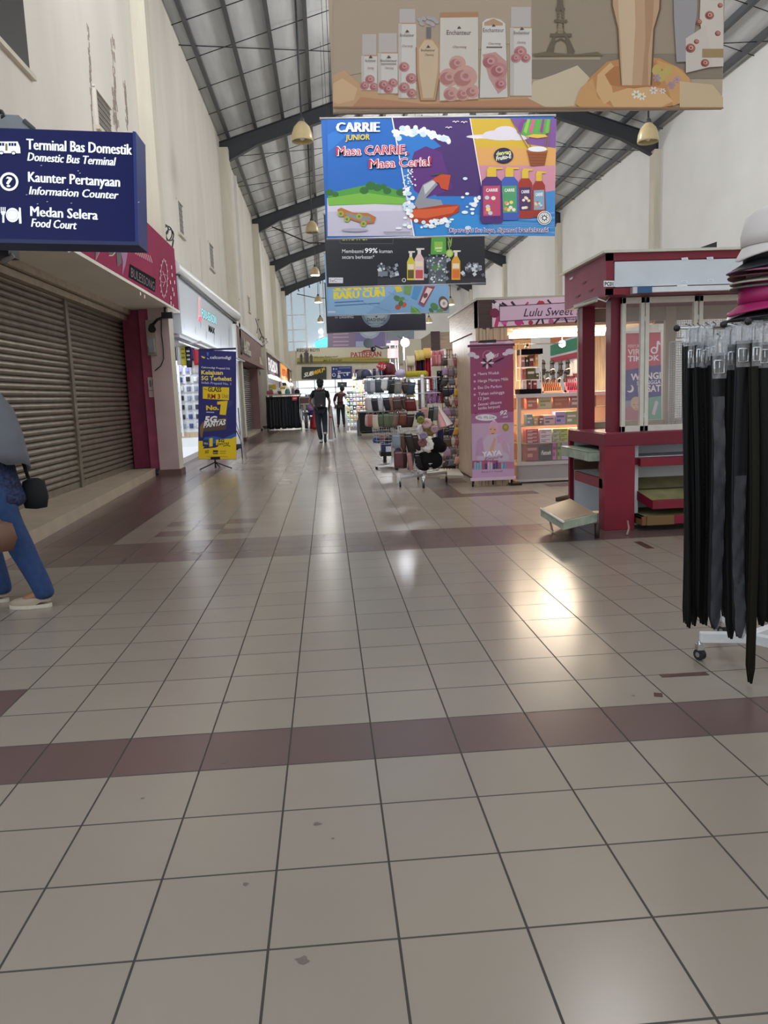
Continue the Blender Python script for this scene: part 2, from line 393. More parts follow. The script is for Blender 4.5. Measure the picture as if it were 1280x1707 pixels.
# ------------------------------------------------------------------ far end wall
b = B()
b.box(-3.25, XR, YE, YE+.25, 2.62, 4.9, 'pillar_paint'); b.box(8, XR, YE, YE+.25, 0, 2.62, 'wall_white'); b.box(-3.25, -2.3, YE, YE+.25, 0, 2.62, 'wall_white')
b.box(5.2, XR, YE, YE+.25, 4.9, 11.3, 'wall_white'); struct(b, 'wall_end')
mat('end_glass', '8fb0bd', .08, alpha=.45)
b = B(); b.box(-2.87, 5.2, YE+.1, YE+.13, 4.9, 11, 'end_glass'); win = struct(b, 'window_1')
for x in (-2.8, -2.35, -1.35, .1, 1.7, 3.4, 5.15):
    b = B(); b.box(x-.05, x+.05, YE, YE+.2, 4.9, 11, 'white_metal'); struct(b, 'window_frame', win)
for z in (5.6, 6.5, 7.6):
    b = B(); b.box(-2.87, -1.4, YE+.02, YE+.18, z-.03, z+.03, 'white_metal'); struct(b, 'window_frame', win)
b = B()
for x in (-2.2, -.9, .7, 2.4, 4.2, 6, 7.8): b.box(x-.04, x+.04, YE+.05, YE+.15, 0, 2.62, 'white_metal')
b.box(-2.3, 8, YE+.05, YE+.15, 2.0, 2.08, 'white_metal'); b.box(-2.3, 8, YE+.05, YE+.15, 1.62, 1.67, 'white_metal')
dr = struct(b, 'door_1'); b = B(); b.box(-2.3, 8, YE+.09, YE+.1, .02, 2.6, 'glass'); struct(b, 'door_glass', dr)
# ground beyond the exit
b = B(); b.box(-12, 20, 72.3, 110, -.06, -.002, 'a9a49c'); struct(b, 'ground')
# small openings in the upper left wall
W_ = Fr((XL, 0, 0), (0, 1, 0))
for i, (x0, y0, x1, y1, dk) in enumerate(((-16, -60, 39, 93, '241f20'), (160, 168, 183, 222, '6d675f'), (296, 341, 304, 390, '57524c'), (348, 410, 355, 447, '5b564f'), (391, 468, 396, 494, '5b564f'), (413, 497, 416, 519, '57524c'), (431, 510, 435, 532, '4d4a46'))):
    a = W_.loc(x0, (y0+y1)/2); c = W_.loc(x1, (y0+y1)/2); u0, u1 = a[0], c[0]; v1, v0 = W_.loc((x0+x1)/2, y0)[1], W_.loc((x0+x1)/2, y1)[1]
    if i == 0: v0, v1 = 4.62, 6.6
    b = B(); b.fbox(W_, u0, u1, v0, v1, -.01, .006, dk); wi = struct(b, 'window_%d' % (i+2)); b = B(); e = .05
    b.fbox(W_, u0-e, u1+e, v0-e, v0, 0, .05, 'pillar_paint'); b.fbox(W_, u0-e, u0, v0, v1+.01, 0, .035, 'wall_cream')
    b.fbox(W_, u0-e, u1+e, v1, v1+.03, 0, .03, 'wall_cream')
    if i: [b.fbox(W_, u0, u1, v0+(v1-v0)*q/6, v0+(v1-v0)*q/6+.012, 0, .014, '8a857c') for q in range(1, 6)]
    struct(b, 'window_frame', wi)
# stain runs with ragged edges down the near plaster
mat('stain', '9c9085', .95, spec=.1)
b = B()
for px, y0, y1, wd in ((187, 60, 215, 2.6), (208, 140, 216, 2), (146, 40, 216, 1.2), (190, 150, 216, 3)):
    for j in range(46):
        y = y0+(y1-y0)*random.random(); x = px+random.gauss(0, wd*.5)+(y-y0)*.05; a = W_.loc(x, y); r = .008+.02*random.random()
        b.fbox(W_, a[0]-r*.6, a[0]+r*.6, a[1]-r*2.4, a[1]+r*2.4, 0, .001+.00012*j, 'stain')
for px, y0, pts in ((333, 400, 60), (318, 440, 40)):
    for j in range(pts):
        y = y0+j*2.0; a = W_.loc(px+(j*.11), y); b.fbox(W_, a[0]-.008, a[0]+.008, a[1]-.03, a[1]+.03, 0, .001+.0001*j, 'a49c90')
tag(b.out('wall_stain', bpy.data.objects['wall_left']), kind='structure')
# ------------------------------------------------------------------ shop one: two roller shutters under the pink sign
def quad_step(name, p, h, m):
    b = B(); b.hexa([(x, y, 0) for x, y in p]+[(x, y, h) for x, y in p], m); return struct(b, name)
quad_step('trim_40', [(-2.62, 4), (-3.06, 13.78), (-3.9, 13.78), (-3.9, 4)], .13, 'step_tile')
XS = -3.5
def shutter(y0, y1, z0, z1, x, m, label, name='roller_shutter'):
    prof = []; z = z0+.09
    while z < z1: prof += [(x-.012, z), (x+.014, z+.008), (x+.024, z+.026), (x+.024, z+.042), (x+.012, z+.06), (x-.012, z+.07)]; z += .078
    t = nothing(name, (x, (y0+y1)/2, z0), label, 'shutter')
    b = B(); vs = [(px, y, pz) for px, pz in prof for y in (y0, y1)]
    b.add(vs, [(2*i, 2*i+1, 2*i+3, 2*i+2) for i in range(len(prof)-1)], m, True)
    b.box(x-.02, x-.012, y0, y1, z0, z1, m); b.out('curtain', t)
    b = B(); b.box(x-.012, x+.022, y0, y1, z0, z0+.09, m); b.out('bottom_rail', t)
    return t
PY = -3.5+.02
cp = sx(128, 660, XS); cpy = sx(135, 828, XS).y
s1 = shutter(4.4, cpy-.05, .13, 2.75, XS, 'shutter_metal', 'wide ribbed metal roller shutter directly behind the passing woman')
s2 = shutter(cpy+.05, 14.12, .13, 2.75, XS, 'shutter_metal', 'ribbed metal roller shutter next to the pink corner post')
b = B(); b.box(XS-.04, XS+.05, cpy-.055, cpy+.055, .13, 2.78, 'shutter_metal'); struct(b, 'trim_41')
b = B(); b.box(XS-.06, XS+.03, 14.12, 14.2, .13, 2.78, '3f2a2c'); struct(b, 'trim_42')
b = B(); b.box(-3.46, -3.16, 13.98, 14.3, .13, 2.9, 'plum_paint'); b.box(-3.16, -2.98, 13.9, 14.3, .1, 2.9, 'pink_paint'); struct(b, 'trim_43')
b = B(); b.box(-3.9, -3.45, 4, 14.2, 2.76, 3.3, '5b4d44'); b.box(-3.47, -3.37, 4, 14.0, 2.68, 2.76, 'rail_metal'); b.box(-3.45, -3.3, 4, 13.95, 2.77, 2.87, 'rail_metal'); b.box(-3.5, -3.28, 4, 13.6, 2.94, 2.97, 'c2a07a'); b.box(-3.28, -3.2, 4, 13.7, 2.9, 2.99, 'rail_metal')
struct(b, 'trim_44')
b = B(); b.box(-4, -3.56, 3.9, 14.3, 0, 3.2, '3a3431'); b.box(-3.6, -3.2, 4.55, 4.6, 0, 3.2, '8a8178'); struct(b, 'trim_45')
# pink sign box
SG = Fr((-2.6, 0, 0), (0, 1, 0))
ps = nothing('shop_sign', (-2.8, 10.6, 2.92), 'bright pink shop sign box with peeling letters above the metal shutters', 'shop sign')
y0 = SG.loc(42, 412)[0]; b = B(); b.prism(SG, [(y0, 2.9), (14.62, 2.9), (14.62, 3.98), (9.3, 3.98), (9.3, 3.42), (y0, 3.42)], -.26, 0, 'pink_sign'); b.out('sign_box', ps)
b = B(); b.box(-3.47, -2.585, y0, 14.63, 2.86, 2.9, 'wall_cream'); b.out('bottom_edge', ps)
a = Art(SG)
mat('black_gloss', '17151b', .3)
a.P([(216, 440), (259, 465), (258, 487), (214, 462)], 'black_matte')
a.T(218, 461, 257, 484, 16, 'BULESSONG', '6b5a66', bold=-.005)
a.P([(160, 412), (170, 412), (158, 432)], '5a4552'); a.P([(177, 412), (194, 414), (191, 425), (182, 427)], '2e1d28'); a.P([(193, 414), (200, 416), (203, 438), (195, 445)], '34202c')
a.P([(200, 416), (213, 417), (209, 440), (203, 460), (204, 436)], '8f5583')
a.P([(105, 409), (124, 410), (121, 419), (113, 421)], 'd6c4c8')
a.L([(190, 415), (192, 420), (187, 426), (181, 426)], 1.4, 'd9b7a0'); a.L([(168, 414), (159, 433)], 1, 'c98aa3')
for j in range(9): a.L([(222+j*3.4, 416+j*1.2), (226+j*3.4, 424+j*1.8)], 1.1, 'd9a0b4')
a.ring(272.5, 464, 6.2, 7, 'd98ea8'); a.n += .001
for j in range(16):
    t = j*math.pi/8; a.E(272.5+6.6*math.cos(t), 464+31*math.sin(t), .8, 2.2, 'dba6b8', 6)
for j in range(40):
    t = 2*math.pi*j/40; t2 = 2*math.pi*(j+1)/40
    a.L([(272.5+5.6*math.cos(t), 464+29*math.sin(t)), (272.5+5.6*math.cos(t2), 464+29*math.sin(t2))], .9, 'd790a8')
a.L([(270, 452), (275, 466), (271, 478)], 1, 'd790a8')
for x, y in ((285, 445), (286, 458), (283, 470), (287, 482), (284, 496), (289, 490), (288, 510), (233, 489), (240, 494), (284, 505), (290, 470)): a.P([(x-1, y-3), (x+.6, y-2), (x+1, y+3), (x-.6, y+4)], 'e8c9d2')
a.out('lettering', ps)
b = B(); b.box(-3.14, -3.1, 12.9, 14.2, 2.76, 2.84, 'black_plastic'); 
# meter, cable, spotlight, papers
t = nothing('electric_meter', (-3.1, 13.78, 2.2), 'electric meter in a grey box high on the pink corner post', 'electric meter')
P1 = Fr((0, 13.78, 0)); u0, v1 = P1.loc(243, 534); u1, v0 = P1.loc(263, 592)
b = B(); b.fbox(P1, u0, u1, v0, v1, -.1, .05, 'a39a8e'); b.out('backboard', t)
b = B(); u2, v2 = P1.loc(249, 565); u3, v3 = P1.loc(260, 588); b.fbox(P1, u2, u3, v3, v2, .05, .12, '8b9094'); b.cyl(P1.p((u2+u3)/2, v2-.09, .11), P1.p((u2+u3)/2, v2-.09, .15), .07, 'glass'); b.out('meter_body', t)
t = nothing('spotlight', (-3.0, 13.7, 2.6), 'small black spotlight under the end of the pink sign', 'lamp')
b = B(); p = dp(253, 543, 13.6); b.cyl(p, p+Vector((.02, -.1, -.07)), .045, 'black_plastic', .065); b.out('lamp_head', t)
b = B(); q = dp(276, 527, 13.6); b.tube([p, dp(262, 533, 13.6), q, (q.x, q.y, 2.85)], .025, 'black_plastic'); b.fbox(Fr((q.x, 13.6, 0)), -.06, .12, q.z-.04, q.z+.06, -.05, .05, 'black_plastic'); b.out('bracket', t)
b = B(); b.tube([dp(x, y, 13.765) for x, y in ((269, 530), (269, 555), (272, 580), (273, 598), (268, 610), (258, 618))], .009, 'black_rubber'); tag(b.out('cable'), 'thin black cable hanging loose down the mauve pillar', 'cable')
P2 = Fr((0, 13.86, 0)); pa = nothing('paper_notice', (-3.13, 13.86, 1.4), 'small white paper notice taped low on the pink corner post', 'notice')
u0, v1 = P2.loc(246, 629); u1, v0 = P2.loc(257, 662); b = B(); b.fbox(P2, u0, u1, v0, v1, 0, .003, 'd9c6c6'); b.out('sheet', pa)
a = Art(P2); a.L([(250, 634), (251, 645)], 2, '6b5a5e'); a.L([(254, 634), (254, 642)], 1, '6b5a5e'); a.L([(247, 651), (257, 651)], .7, '6b5a5e'); a.out('lettering', pa)
b = B(); bx = P2; 
for x, y, r in ((275, 383, 7), (283, 392, 8), (279, 389, 10)):
    b.tube([Vector((-2.66, 0, 0))*0+sx(x+r*math.cos(t)*.8, y+r*1.2*math.sin(t), -2.7) for t in [2*math.pi*k/14 for k in range(15)]], .012, 'black_rubber', 5)
b.tube([sx(x, y, -2.7) for x, y in ((270, 392), (275, 403), (281, 410), (287, 413), (289, 400))], .014, 'black_rubber', 5)
tag(b.out('cable_coil'), 'coil of black cable tangled on top of the pink sign', 'cable')
# bracket lamp on the left wall above the blue sign
t = nothing('wall_floodlight', (-2.7, 6.2, 3.3), 'grey wall floodlight peeking over the blue direction sign', 'floodlight')
b = B(); fr = Fr((0, 6.3, 0)); 
b.prism(fr, [fr.loc(*q) for q in ((-40, 240), (62, 240), (62, 224), (40, 200), (-40, 196))], -.25, .1, '9aa0a6'); b.out('housing', t)
b = B(); b.tube([(-2.87, 6.3, 3.6), dp(4, 188, 6.3), dp(6, 196, 6.2)], .02, 'black_plastic'); b.tube([dp(40, 201, 6.2), dp(57, 216, 6.2)], .018, '5f6468'); b.out('bracket', t)
# blue direction sign
t = nothing('direction_sign', (-1.9, 5.3, 2.25), 'large navy blue hanging sign with white bus, question mark and cutlery symbols', 'sign')
D = Fr((0, 5.2, 0)); D.U = Vector((1, .0, -.012)).normalized(); D.N = D.U.cross(D.V)
mat('sign_white', 'f4f5f4', .4, emit=.42)  # slight emission put into the letter white to brighten it
def quadbox(b, fr, px, n0, n1, m): q = [fr.loc(*p) for p in px]; b.prism(fr, q, n0, n1, m)
b = B(); quadbox(b, D, [(-120, 408), (238, 410), (236, 224), (-120, 216)], -.24, 0, 'sign_blue'); b.out('sign_box', t, bevel=.008)
b = B(); quadbox(b, D, [(-122, 411), (239.5, 413), (239.2, 407), (-122, 404)], -.25, .012, '23315f'); quadbox(b, D, [(233.5, 408), (238.6, 408), (236.5, 224), (231.5, 223)], -.25, .008, '1a2f7c'); b.out('frame', t)
a = Art(D)
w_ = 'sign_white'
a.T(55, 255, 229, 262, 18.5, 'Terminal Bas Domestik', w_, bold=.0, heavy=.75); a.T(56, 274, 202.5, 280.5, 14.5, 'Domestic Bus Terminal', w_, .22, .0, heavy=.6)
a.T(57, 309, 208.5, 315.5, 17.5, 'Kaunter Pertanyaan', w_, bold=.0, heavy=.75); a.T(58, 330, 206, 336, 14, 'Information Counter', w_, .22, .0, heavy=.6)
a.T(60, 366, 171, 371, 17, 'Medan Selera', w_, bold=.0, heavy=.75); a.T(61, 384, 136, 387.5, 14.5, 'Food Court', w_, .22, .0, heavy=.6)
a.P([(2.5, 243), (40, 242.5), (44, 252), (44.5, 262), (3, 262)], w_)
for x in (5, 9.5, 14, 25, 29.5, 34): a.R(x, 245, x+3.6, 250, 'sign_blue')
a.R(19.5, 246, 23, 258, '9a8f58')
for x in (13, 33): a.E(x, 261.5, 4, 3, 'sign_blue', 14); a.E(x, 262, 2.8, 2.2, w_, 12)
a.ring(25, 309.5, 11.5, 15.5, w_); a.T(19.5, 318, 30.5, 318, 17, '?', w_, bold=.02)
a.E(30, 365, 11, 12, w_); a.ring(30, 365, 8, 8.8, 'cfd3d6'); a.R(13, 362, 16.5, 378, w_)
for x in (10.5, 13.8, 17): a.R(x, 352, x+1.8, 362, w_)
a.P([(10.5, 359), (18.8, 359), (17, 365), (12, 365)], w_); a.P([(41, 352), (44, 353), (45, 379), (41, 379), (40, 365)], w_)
for x, y in ((79, 282), (140, 290), (143, 294), (88, 342), (72, 346), (128, 344), (54, 331), (240, 341)): a.E(x, y, 1.6, .7, 'c9d2e6', 6)
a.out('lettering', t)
b = B(); b.tube([dp(-60, 217, 5.32), dp(-60, 60, 5.32)], .025, 'steel_rod'); b.tube([(-2.87, 5.32, 3.0), (-2.0, 5.32, 3.0)], .03, 'steel_rod'); b.tube([(-2.87, 5.32, 2.4), (-2.0, 5.32, 2.4)], .03, 'steel_rod'); b.out('bracket', t)
b = B(); b.fbox(Fr((0, 5.9, 0)), -2.87, dp(22, 410, 5.9).x, dp(10, 430, 5.9).z, dp(10, 405, 5.9).z, -.1, .1, '1c1b1d'); b.tube([dp(22, 425, 5.85), dp(5, 436, 5.85)], .02, '8a867f'); tag(b.out('wall_bracket'), 'dark bracket arm below the end of the blue direction sign', 'bracket')
# ------------------------------------------------------------------ shop two: phone accessories, bright inside
mat('shop_white', 'eceff2', .5)
mat('fascia_white', 'c6ccd4', .5, spec=.2)
YA, YB = 14.25, 23.2
b = B(); b.box(-6, -5.9, YA, YB, 0, 3.4, 'shop_white'); b.box(-6, -2.95, YB-.15, YB, 0, 3.0, 'shop_white'); b.box(-6, -2.9, YA, YA+.1, 0, 3.0, 'shop_white'); b.box(-6, -2.8, YA, YB, 2.9, 2.98, 'shop_white')
struct(b, 'wall_phone_shop'); quad_step('trim_46', [(-2.98, YA+.1), (-3.15, YB), (-6, YB), (-6, YA+.1)], .12, 'shop_white')
b = B(); b.box(-2.95, -2.5, 22.55, 22.95, 0, 3.4, 'shop_white'); struct(b, 'trim_47')
SF = Fr((-2.58, 0, 0), (0, 1, 0))
t = nothing('shop_sign', (-2.7, 18.8, 2.5), 'long white shop sign with glowing pale blue letters and a red tag', 'shop sign')
b = B(); b.box(-2.85, -2.58, 14.66, 22.9, 2.5, 3.52, 'fascia_white'); b.out('sign_box', t)
b = B(); b.box(-2.9, -2.6, 14.5, 22.9, 2.42, 2.47, 'aluminium'); b.box(-2.9, -2.62, 14.5, 22.9, 2.33, 2.36, 'aluminium'); b.out('bottom_edge', t)
a = Art(SF)
mat('letter_glow', '8fe3ea', .3, emit=.75); mat('red_glow', 'e2476e', .3, emit=.5)
a.T(336.5, 529, 361, 541.5, 15, 'FOU-SEASON', '4f6f80', bold=.05); a.T(336, 528.5, 360.5, 541, 15, 'FOU-SEASON', 'letter_glow', bold=.012)
a.R(329, 495, 334.5, 534, 'f6dfe6'); a.P([(330.5, 528), (335.5, 528), (335.5, 538), (330.5, 534)], 'red_glow'); a.L([(331, 498), (331.5, 526)], 1, 'red_glow'); a.L([(333.5, 500), (334, 527)], .8, 'e89ab0')
a.T(347.5, 552, 358, 557, 10, 'MAX', 'black_matte', bold=.05)
for x, y0, y1 in ((307, 540, 548), (326, 545, 556), (334.6, 535, 546), (344, 552, 566), (357, 558, 575), (368, 560, 580), (382, 545, 580)): a.L([(x, y0), (x, y1)], .6, 'aeb8c2')
a.out('lettering', t)
t = nothing('awning_tube', (-2.6, 19, 3.6), 'white rolled awning tube running along the top of the white shop sign', 'awning')
b = B(); b.cyl((-2.68, 14.7, 3.68), (-2.56, 23.6, 3.72), .14, 'white_metal', n=16); b.out('roll', t)
b = B(); b.cyl((-2.56, 23.6, 3.72), (-2.56, 23.66, 3.72), .15, 'aluminium', n=16); b.box(-2.7, -2.54, 14.7, 23.6, 3.5, 3.55, '3c3d40'); b.out('end_cap', t)
b = B(); b.box(-2.87, -2.6, 24, 33.5, 3.5, 3.64, 'white_metal'); b.box(-2.87, -2.63, 24, 33.5, 3.44, 3.5, '5b5654'); struct(b, 'trim_48')
for y in (16, 19.5, 22): area('phone_shop_tube', (-4.2, y, 2.84), 2.4, 42, (.95, .97, 1), (0, 0, -1), .3)
b_l = area('sign_wash', (-2.36, 18.5, 2.38), 8, 24, (.93, .97, 1), (-.5, 0, 1), .06)
t = nothing('strip_light', (-2.3, 18.5, 2.36), 'slim strip light washing the lower edge of the white shop sign', 'strip light'); b = B(); b.box(-2.56, -2.28, 15.2, 15.22, 2.35, 2.37, 'aluminium'); b.box(-2.56, -2.28, 22.2, 22.22, 2.35, 2.37, 'aluminium'); b.out('bracket', t); b = B(); b.box(-2.33, -2.27, 14.7, 22.6, 2.34, 2.365, 'white_metal'); b.out('rail', t)
# slat wall with hanging accessory packs
YP = 20.2; PF = Fr((0, YP, 0))
t = nothing('display_wall', (-3.9, YP, .12), 'white slatted display wall of phone accessories inside the bright shop', 'display')
b = B(); b.box(-4.9, -3.2, YP, YP+.06, .5, 2.3, 'shop_white'); b.out('panel', t)
b = B(); b.box(-4.9, -3.2, YP-.02, YP+.06, .36, .5, 'wood_light'); b.box(-4.9, -3.2, YP-.02, YP+.3, .12, .36, 'shop_white'); b.out('plinth', t)
for j in range(8):
    z = .62+j*.22; b = B(); b.box(-4.9, -3.2, YP-.015, YP, z, z+.02, 'aluminium'); b.out('slat_rail', t)
b = B(); b.box(-3.72, -3.68, YP-.1, YP, .4, 2.2, 'white_metal'); b.out('upright', t)
cols = ['2b3140', 'd8d9da', '9aa0aa', '1d1f24', '6f7686', 'cdd0d4', '3a5088', '14161b', '8994a6']
pk = None; pn = ['white', 'black', 'grey', 'blue']
for j in range(7):
    for i in range(8):
        x = -3.3-i*.185; z = .58+j*.235+(random.random()-.5)*.01; c = random.choice(cols)
        if j == 6: c = random.choice(['b9b4f0', 'cfd0ff', '8d93dd', 'e8e9fb'])
        t2 = nothing('accessory_pack', (x, YP-.03, z+.1), 'carded phone accessory on the slatted wall, %s row up, %s in from the corridor' % (ORD[j], ORD[i]), 'packet', 'carded accessories in the phone shop')
        b = B(); b.box(x-.065, x+.065, YP-.032, YP-.024, z, z+.185, 'c9ccd2' if c < '9' else 'aeb4bc'); b.out('card', t2)
        b = B(); b.lathe([(0, 0), (.045, 0), (.05, .02), (.05, .1), (.045, .12), (0, .12)], (x, YP-.038, z+.02), c, 10, .35); b.out('blister', t2)
for i, (px, c, s, lb) in enumerate(((290, '1b1b1f', .36, 'black'), (297, 'eceef0', .42, 'plain white'), (304, 'd8cf35', .40, 'bright yellow'), (313, '26262b', .40, 'black and white'), (318.5, '2c2a6a', .24, 'navy'), (326, 'd13a44', .3, 'red'), (322, 'f3f3f4', .5, 'long white'))):
    p = dp(px, 570+(px-290)*.35, 15.7+.05*(i == 6)); x, y, zt = p.x, p.y, p.z
    t2 = nothing('hanging_pouch', (x, y, zt), '%s cloth pouch hanging at the front of the bright phone shop' % lb, 'pouch', 'pouches hung in the phone shop')
    b = B(); b.sheet(lambda u, v: (x+(u-.5)*(.1 if i < 6 else .16)*(1.15-.2*v), y+.012*math.sin(u*9)+.01, zt-v*s), 10, 6, c); b.out('cloth', t2, solid=.012)
    if i in (2, 3): b = B(); [b.box(x-.03, x+.03, y-.02, y-.012, zt-.1-.08*k, zt-.07-.08*k, '8c8420' if i == 2 else 'd8d8dc') for k in range(3)]; b.out('print', t2)
    b = B(); b.tube([(x-.04, y, zt), (x, y, zt+.03), (x+.04, y, zt)], .006, 'black_plastic', 5); b.out('hanger', t2)
b = B(); b.tube([dp(286, 566, 15.7), dp(332, 583, 15.7)], .012, 'white_metal'); tag(b.out('hanging_rail'), 'thin white rail carrying pouches inside the bright phone shop', 'rail')
t2 = nothing('teardrop_flag', (-3.0, 15.2, 1.3), 'orange teardrop shaped card hanging at the edge of the mauve pillar', 'flag')
fr = Fr((0, 15.2, 0)); b = B(); b.prism(fr, [fr.loc(*p) for p in ((284, 606), (286, 588), (291, 590), (293, 605), (289, 634), (286, 620))], 0, .01, 'd6713f'); b.out('card', t2)
t2 = nothing('price_notice', (-2.95, 14.7, 1.2), 'white notices stacked on the shop edge beside the mauve pillar', 'notice'); fr = Fr((0, 14.66, 0)); a = Art(fr)
b = B(); b.prism(fr, [fr.loc(*p) for p in ((286.5, 635), (293.5, 635), (294.5, 682), (288, 682))], 0, .004, 'e8e4e2'); b.out('sheet', t2); a.n = .006
a.L([(288, 642), (292, 642)], 3, '6a6a70'); a.L([(287, 661), (294, 661)], 1, '4a4a50'); a.L([(288, 672), (294, 673)], 2, '77777c'); a.L([(289, 678), (294, 678)], 3, '555560'); a.out('lettering', t2)
# ------------------------------------------------------------------ banner stand
def stand_banner(): pass
CB = Fr((0, 14.55, 0)); navy = mat('banner_navy', '2a2a72', .45); mat('banner_yellow', 'f2cf1d', .45)
p = CB.loc(361, 783)
t = nothing('banner_stand', (p[0], 14.55, 0), 'tall navy and yellow banner stand in front of the bright phone shop', 'banner stand')
b = B(); q = [CB.loc(*k) for k in ((330.5, 765.5), (394, 766), (393.5, 586), (331, 583))]; b.prism(CB, q, -.004, .002, 'banner_navy'); b.out('banner', t)
b = B(); b.tube([CB.p(p[0]-.02, .02, -.03), CB.p(p[0]-.02, 2.15, -.03)], .014, 'black_plastic'); b.fbox(CB, p[0]-.09, p[0]+.08, q[0][1]-.02, q[0][1]+.03, -.03, .02, 'black_plastic'); b.out('pole', t)
b = B()
for dx, dy in ((.28, -.12), (-.28, -.12), (0, .35)): b.tube([(p[0]-.02, 14.58, .13), (p[0]+dx, 14.58+dy, .02), (p[0]+dx*1.05, 14.58+dy*1.05, .012)], .012, 'black_plastic')
b.out('foot', t)
b = B(); b.fbox(CB, q[3][0], q[2][0], q[3][1]-.02, q[3][1]+.015, -.012, .01, '22225a'); b.out('top_rail', t)
a = Art(CB, .003)
y_ = 'banner_yellow'; wt = 'f1f1f6'
a.P([(330.8, 735), (345, 735), (346, 737), (338, 748), (360, 746), (385, 730), (393.6, 727), (393.8, 765.5), (330.7, 765)], y_); a.P([(341, 729), (357, 727), (372, 731), (392, 722), (393.6, 727), (384, 732), (362, 737), (342, 745), (338, 735)], '2c63b0')
a.P([(335, 593), (342, 595.5), (341, 597.5), (337, 596.5)], 'e8d84a'); a.P([(344.5, 587), (348, 588), (347, 594), (345, 592)], '3f7fd0'); a.P([(345, 596.5), (349, 599), (346, 598.5)], wt)
a.T(350, 598, 385, 598.6, 5.2, 'celcomdigi', wt, bold=.015)
a.T(335.5, 613.5, 383, 616, 3, 'Celcomdigi Prepaid 5G', 'dcdcf0', bold=.02)
a.T(335.5, 624, 371.5, 624.6, 7, 'Kelajuan', 'f3e36a', bold=.03); a.T(335.5, 633.5, 386, 634.8, 7, '5G Terhebat', 'f3e36a', bold=.03); a.T(336, 639.5, 385, 642, 4, 'Inilah Prepaid No. 1', 'b9b9e2', bold=.02)
a.P([(338, 644.5), (382, 646), (381.5, 667), (338, 664.5)], y_); a.T(346.5, 652.5, 369, 653, 7.5, 'GLASS', '241a10', bold=.03); a.T(346, 664, 367, 664.6, 7.5, 'RM 3', '8e1f1c', bold=.03); a.T(370, 663.5, 380.5, 664, 8, 'Unit', '6e5a1a', bold=0); a.L([(340, 648), (345, 650)], 1, '6e5a1a')
a.P([(376, 668), (388, 668), (386, 676), (380, 680)], '3a3d7d')
a.T(343.5, 683.5, 365, 683, 7.5, 'No.', y_, bold=.05); a.P([(362, 669.5), (379.5, 668), (376.5, 692), (366, 691), (368, 674), (362, 674.5)], y_)
a.L([(344, 687), (357, 687.5)], 1.6, 'c5c5e0')
a.P([(342, 699), (378, 696), (377, 716), (338, 720), (338, 706)], '57493f'); a.P([(333, 712), (338, 703), (341, 706), (337, 730), (334, 728)], '8b6a40')
a.T(340.5, 704, 362, 703.5, 10, '5G', 'f7f7fa', .15, .05); a.L([(364, 700), (376, 699)], 1.4, 'd6c9a0'); a.T(339, 713, 376.5, 707.5, 8, 'PANTAS', 'f7f7fa', .2, .04)
a.T(349, 744, 354.5, 743, 13, '1', y_, bold=.05); a.P([(338, 733), (347, 733), (347, 744), (338, 744)], '2a3a52'); a.T(340, 741, 347, 740.5, 4, 'No.', 'd9d9e8')
a.P([(360, 733), (384, 731), (386, 744), (360, 742)], y_); a.T(363.5, 737, 374, 737, 4.6, '5G', '2a2410', .1, .04); a.T(362, 742.5, 382, 740.5, 3.6, 'PANTAS', '2a2410', .15, .03); a.L([(372, 744), (378, 742), (384, 744)], 1.2, '2a2410')
a.T(341.5, 756, 348, 755, 5, '5G', '3c3510', .2, .03); a.R(355, 750.5, 363.5, 757, '3b3b24'); a.T(356, 755.8, 363, 755.8, 2.5, 'MHI', 'd9c94a'); a.L([(366, 752), (377, 752)], 1, 'a38c1c'); a.L([(366, 755.5), (376, 755.5)], 1, 'a38c1c'); a.L([(344, 761), (380, 761.5)], .7, 'b59c20')
a.out('printed_design', t)
# folded easel beside it
t = nothing('folding_easel', (-2.3, 17.3, 0), 'thin dark folding easel leaning beside the navy and yellow banner', 'easel')
fr = Fr((0, 17.2, 0))
b = B(); b.tube([dp(393, 703, 17.3), Vector((dp(409.5, 744, 16.9).x, 16.9, 0))], .014, '8b8d90'); b.out('strut', t); b = B(); b.tube([dp(397, 680, 17.5), dp(401, 730, 17.3), Vector((dp(403, 748, 17.1).x, 17.1, 0))], .012, 'black_plastic'); b.out('leg', t); b = B(); b.tube([dp(394, 718, 17.4), dp(406, 746, 17.4)], .012, 'black_plastic'); b.out('leg', t); b = B(); b.ball(dp(394, 747, 17.3), .05, 'black_rubber'); b.box(-2.1, -1.95, 17.3, 17.4, .2, .3, '2a3a34'); b.out('bracket', t)
# ------------------------------------------------------------------ shop three: brown shop, shutter down
mat('brown_sign', '8c6a66', .6, noise=(3, .1))
XB = -3.05
b = B(); b.box(-3.6, -3.2, 23, 35.0, 0, 3.0, '4a3c3a'); struct(b, 'trim_49')
shutter(24.2, 31.6, .1, 2.4, XB, 'shutter_grey', 'grey ribbed roller shutter under the dusty brown shop sign')
quad_step('trim_50', [(-2.72, 23.3), (-2.72, 33), (-3.4, 33), (-3.4, 23.3)], .1, 'step_tile')
b = B(); b.box(-3.1, -2.72, 31.7, 32.6, 0, 2.6, 'brown_sign'); b.box(-3.2, -2.8, 23.0, 24.2, 0, 2.6, 'brown_sign'); struct(b, 'trim_51')
t = nothing('shop_sign', (-2.7, 27.7, 2.5), 'dusty brown shop sign with raised cream letters above the grey shutter', 'shop sign')
b = B(); b.box(-2.9, -2.6, 23.0, 32.6, 2.62, 3.46, 'brown_sign'); b.out('sign_box', t); b = B(); b.box(-3.1, -2.5, 23.0, 32.8, 2.5, 2.62, 'brown_sign'); b.out('ledge', t)
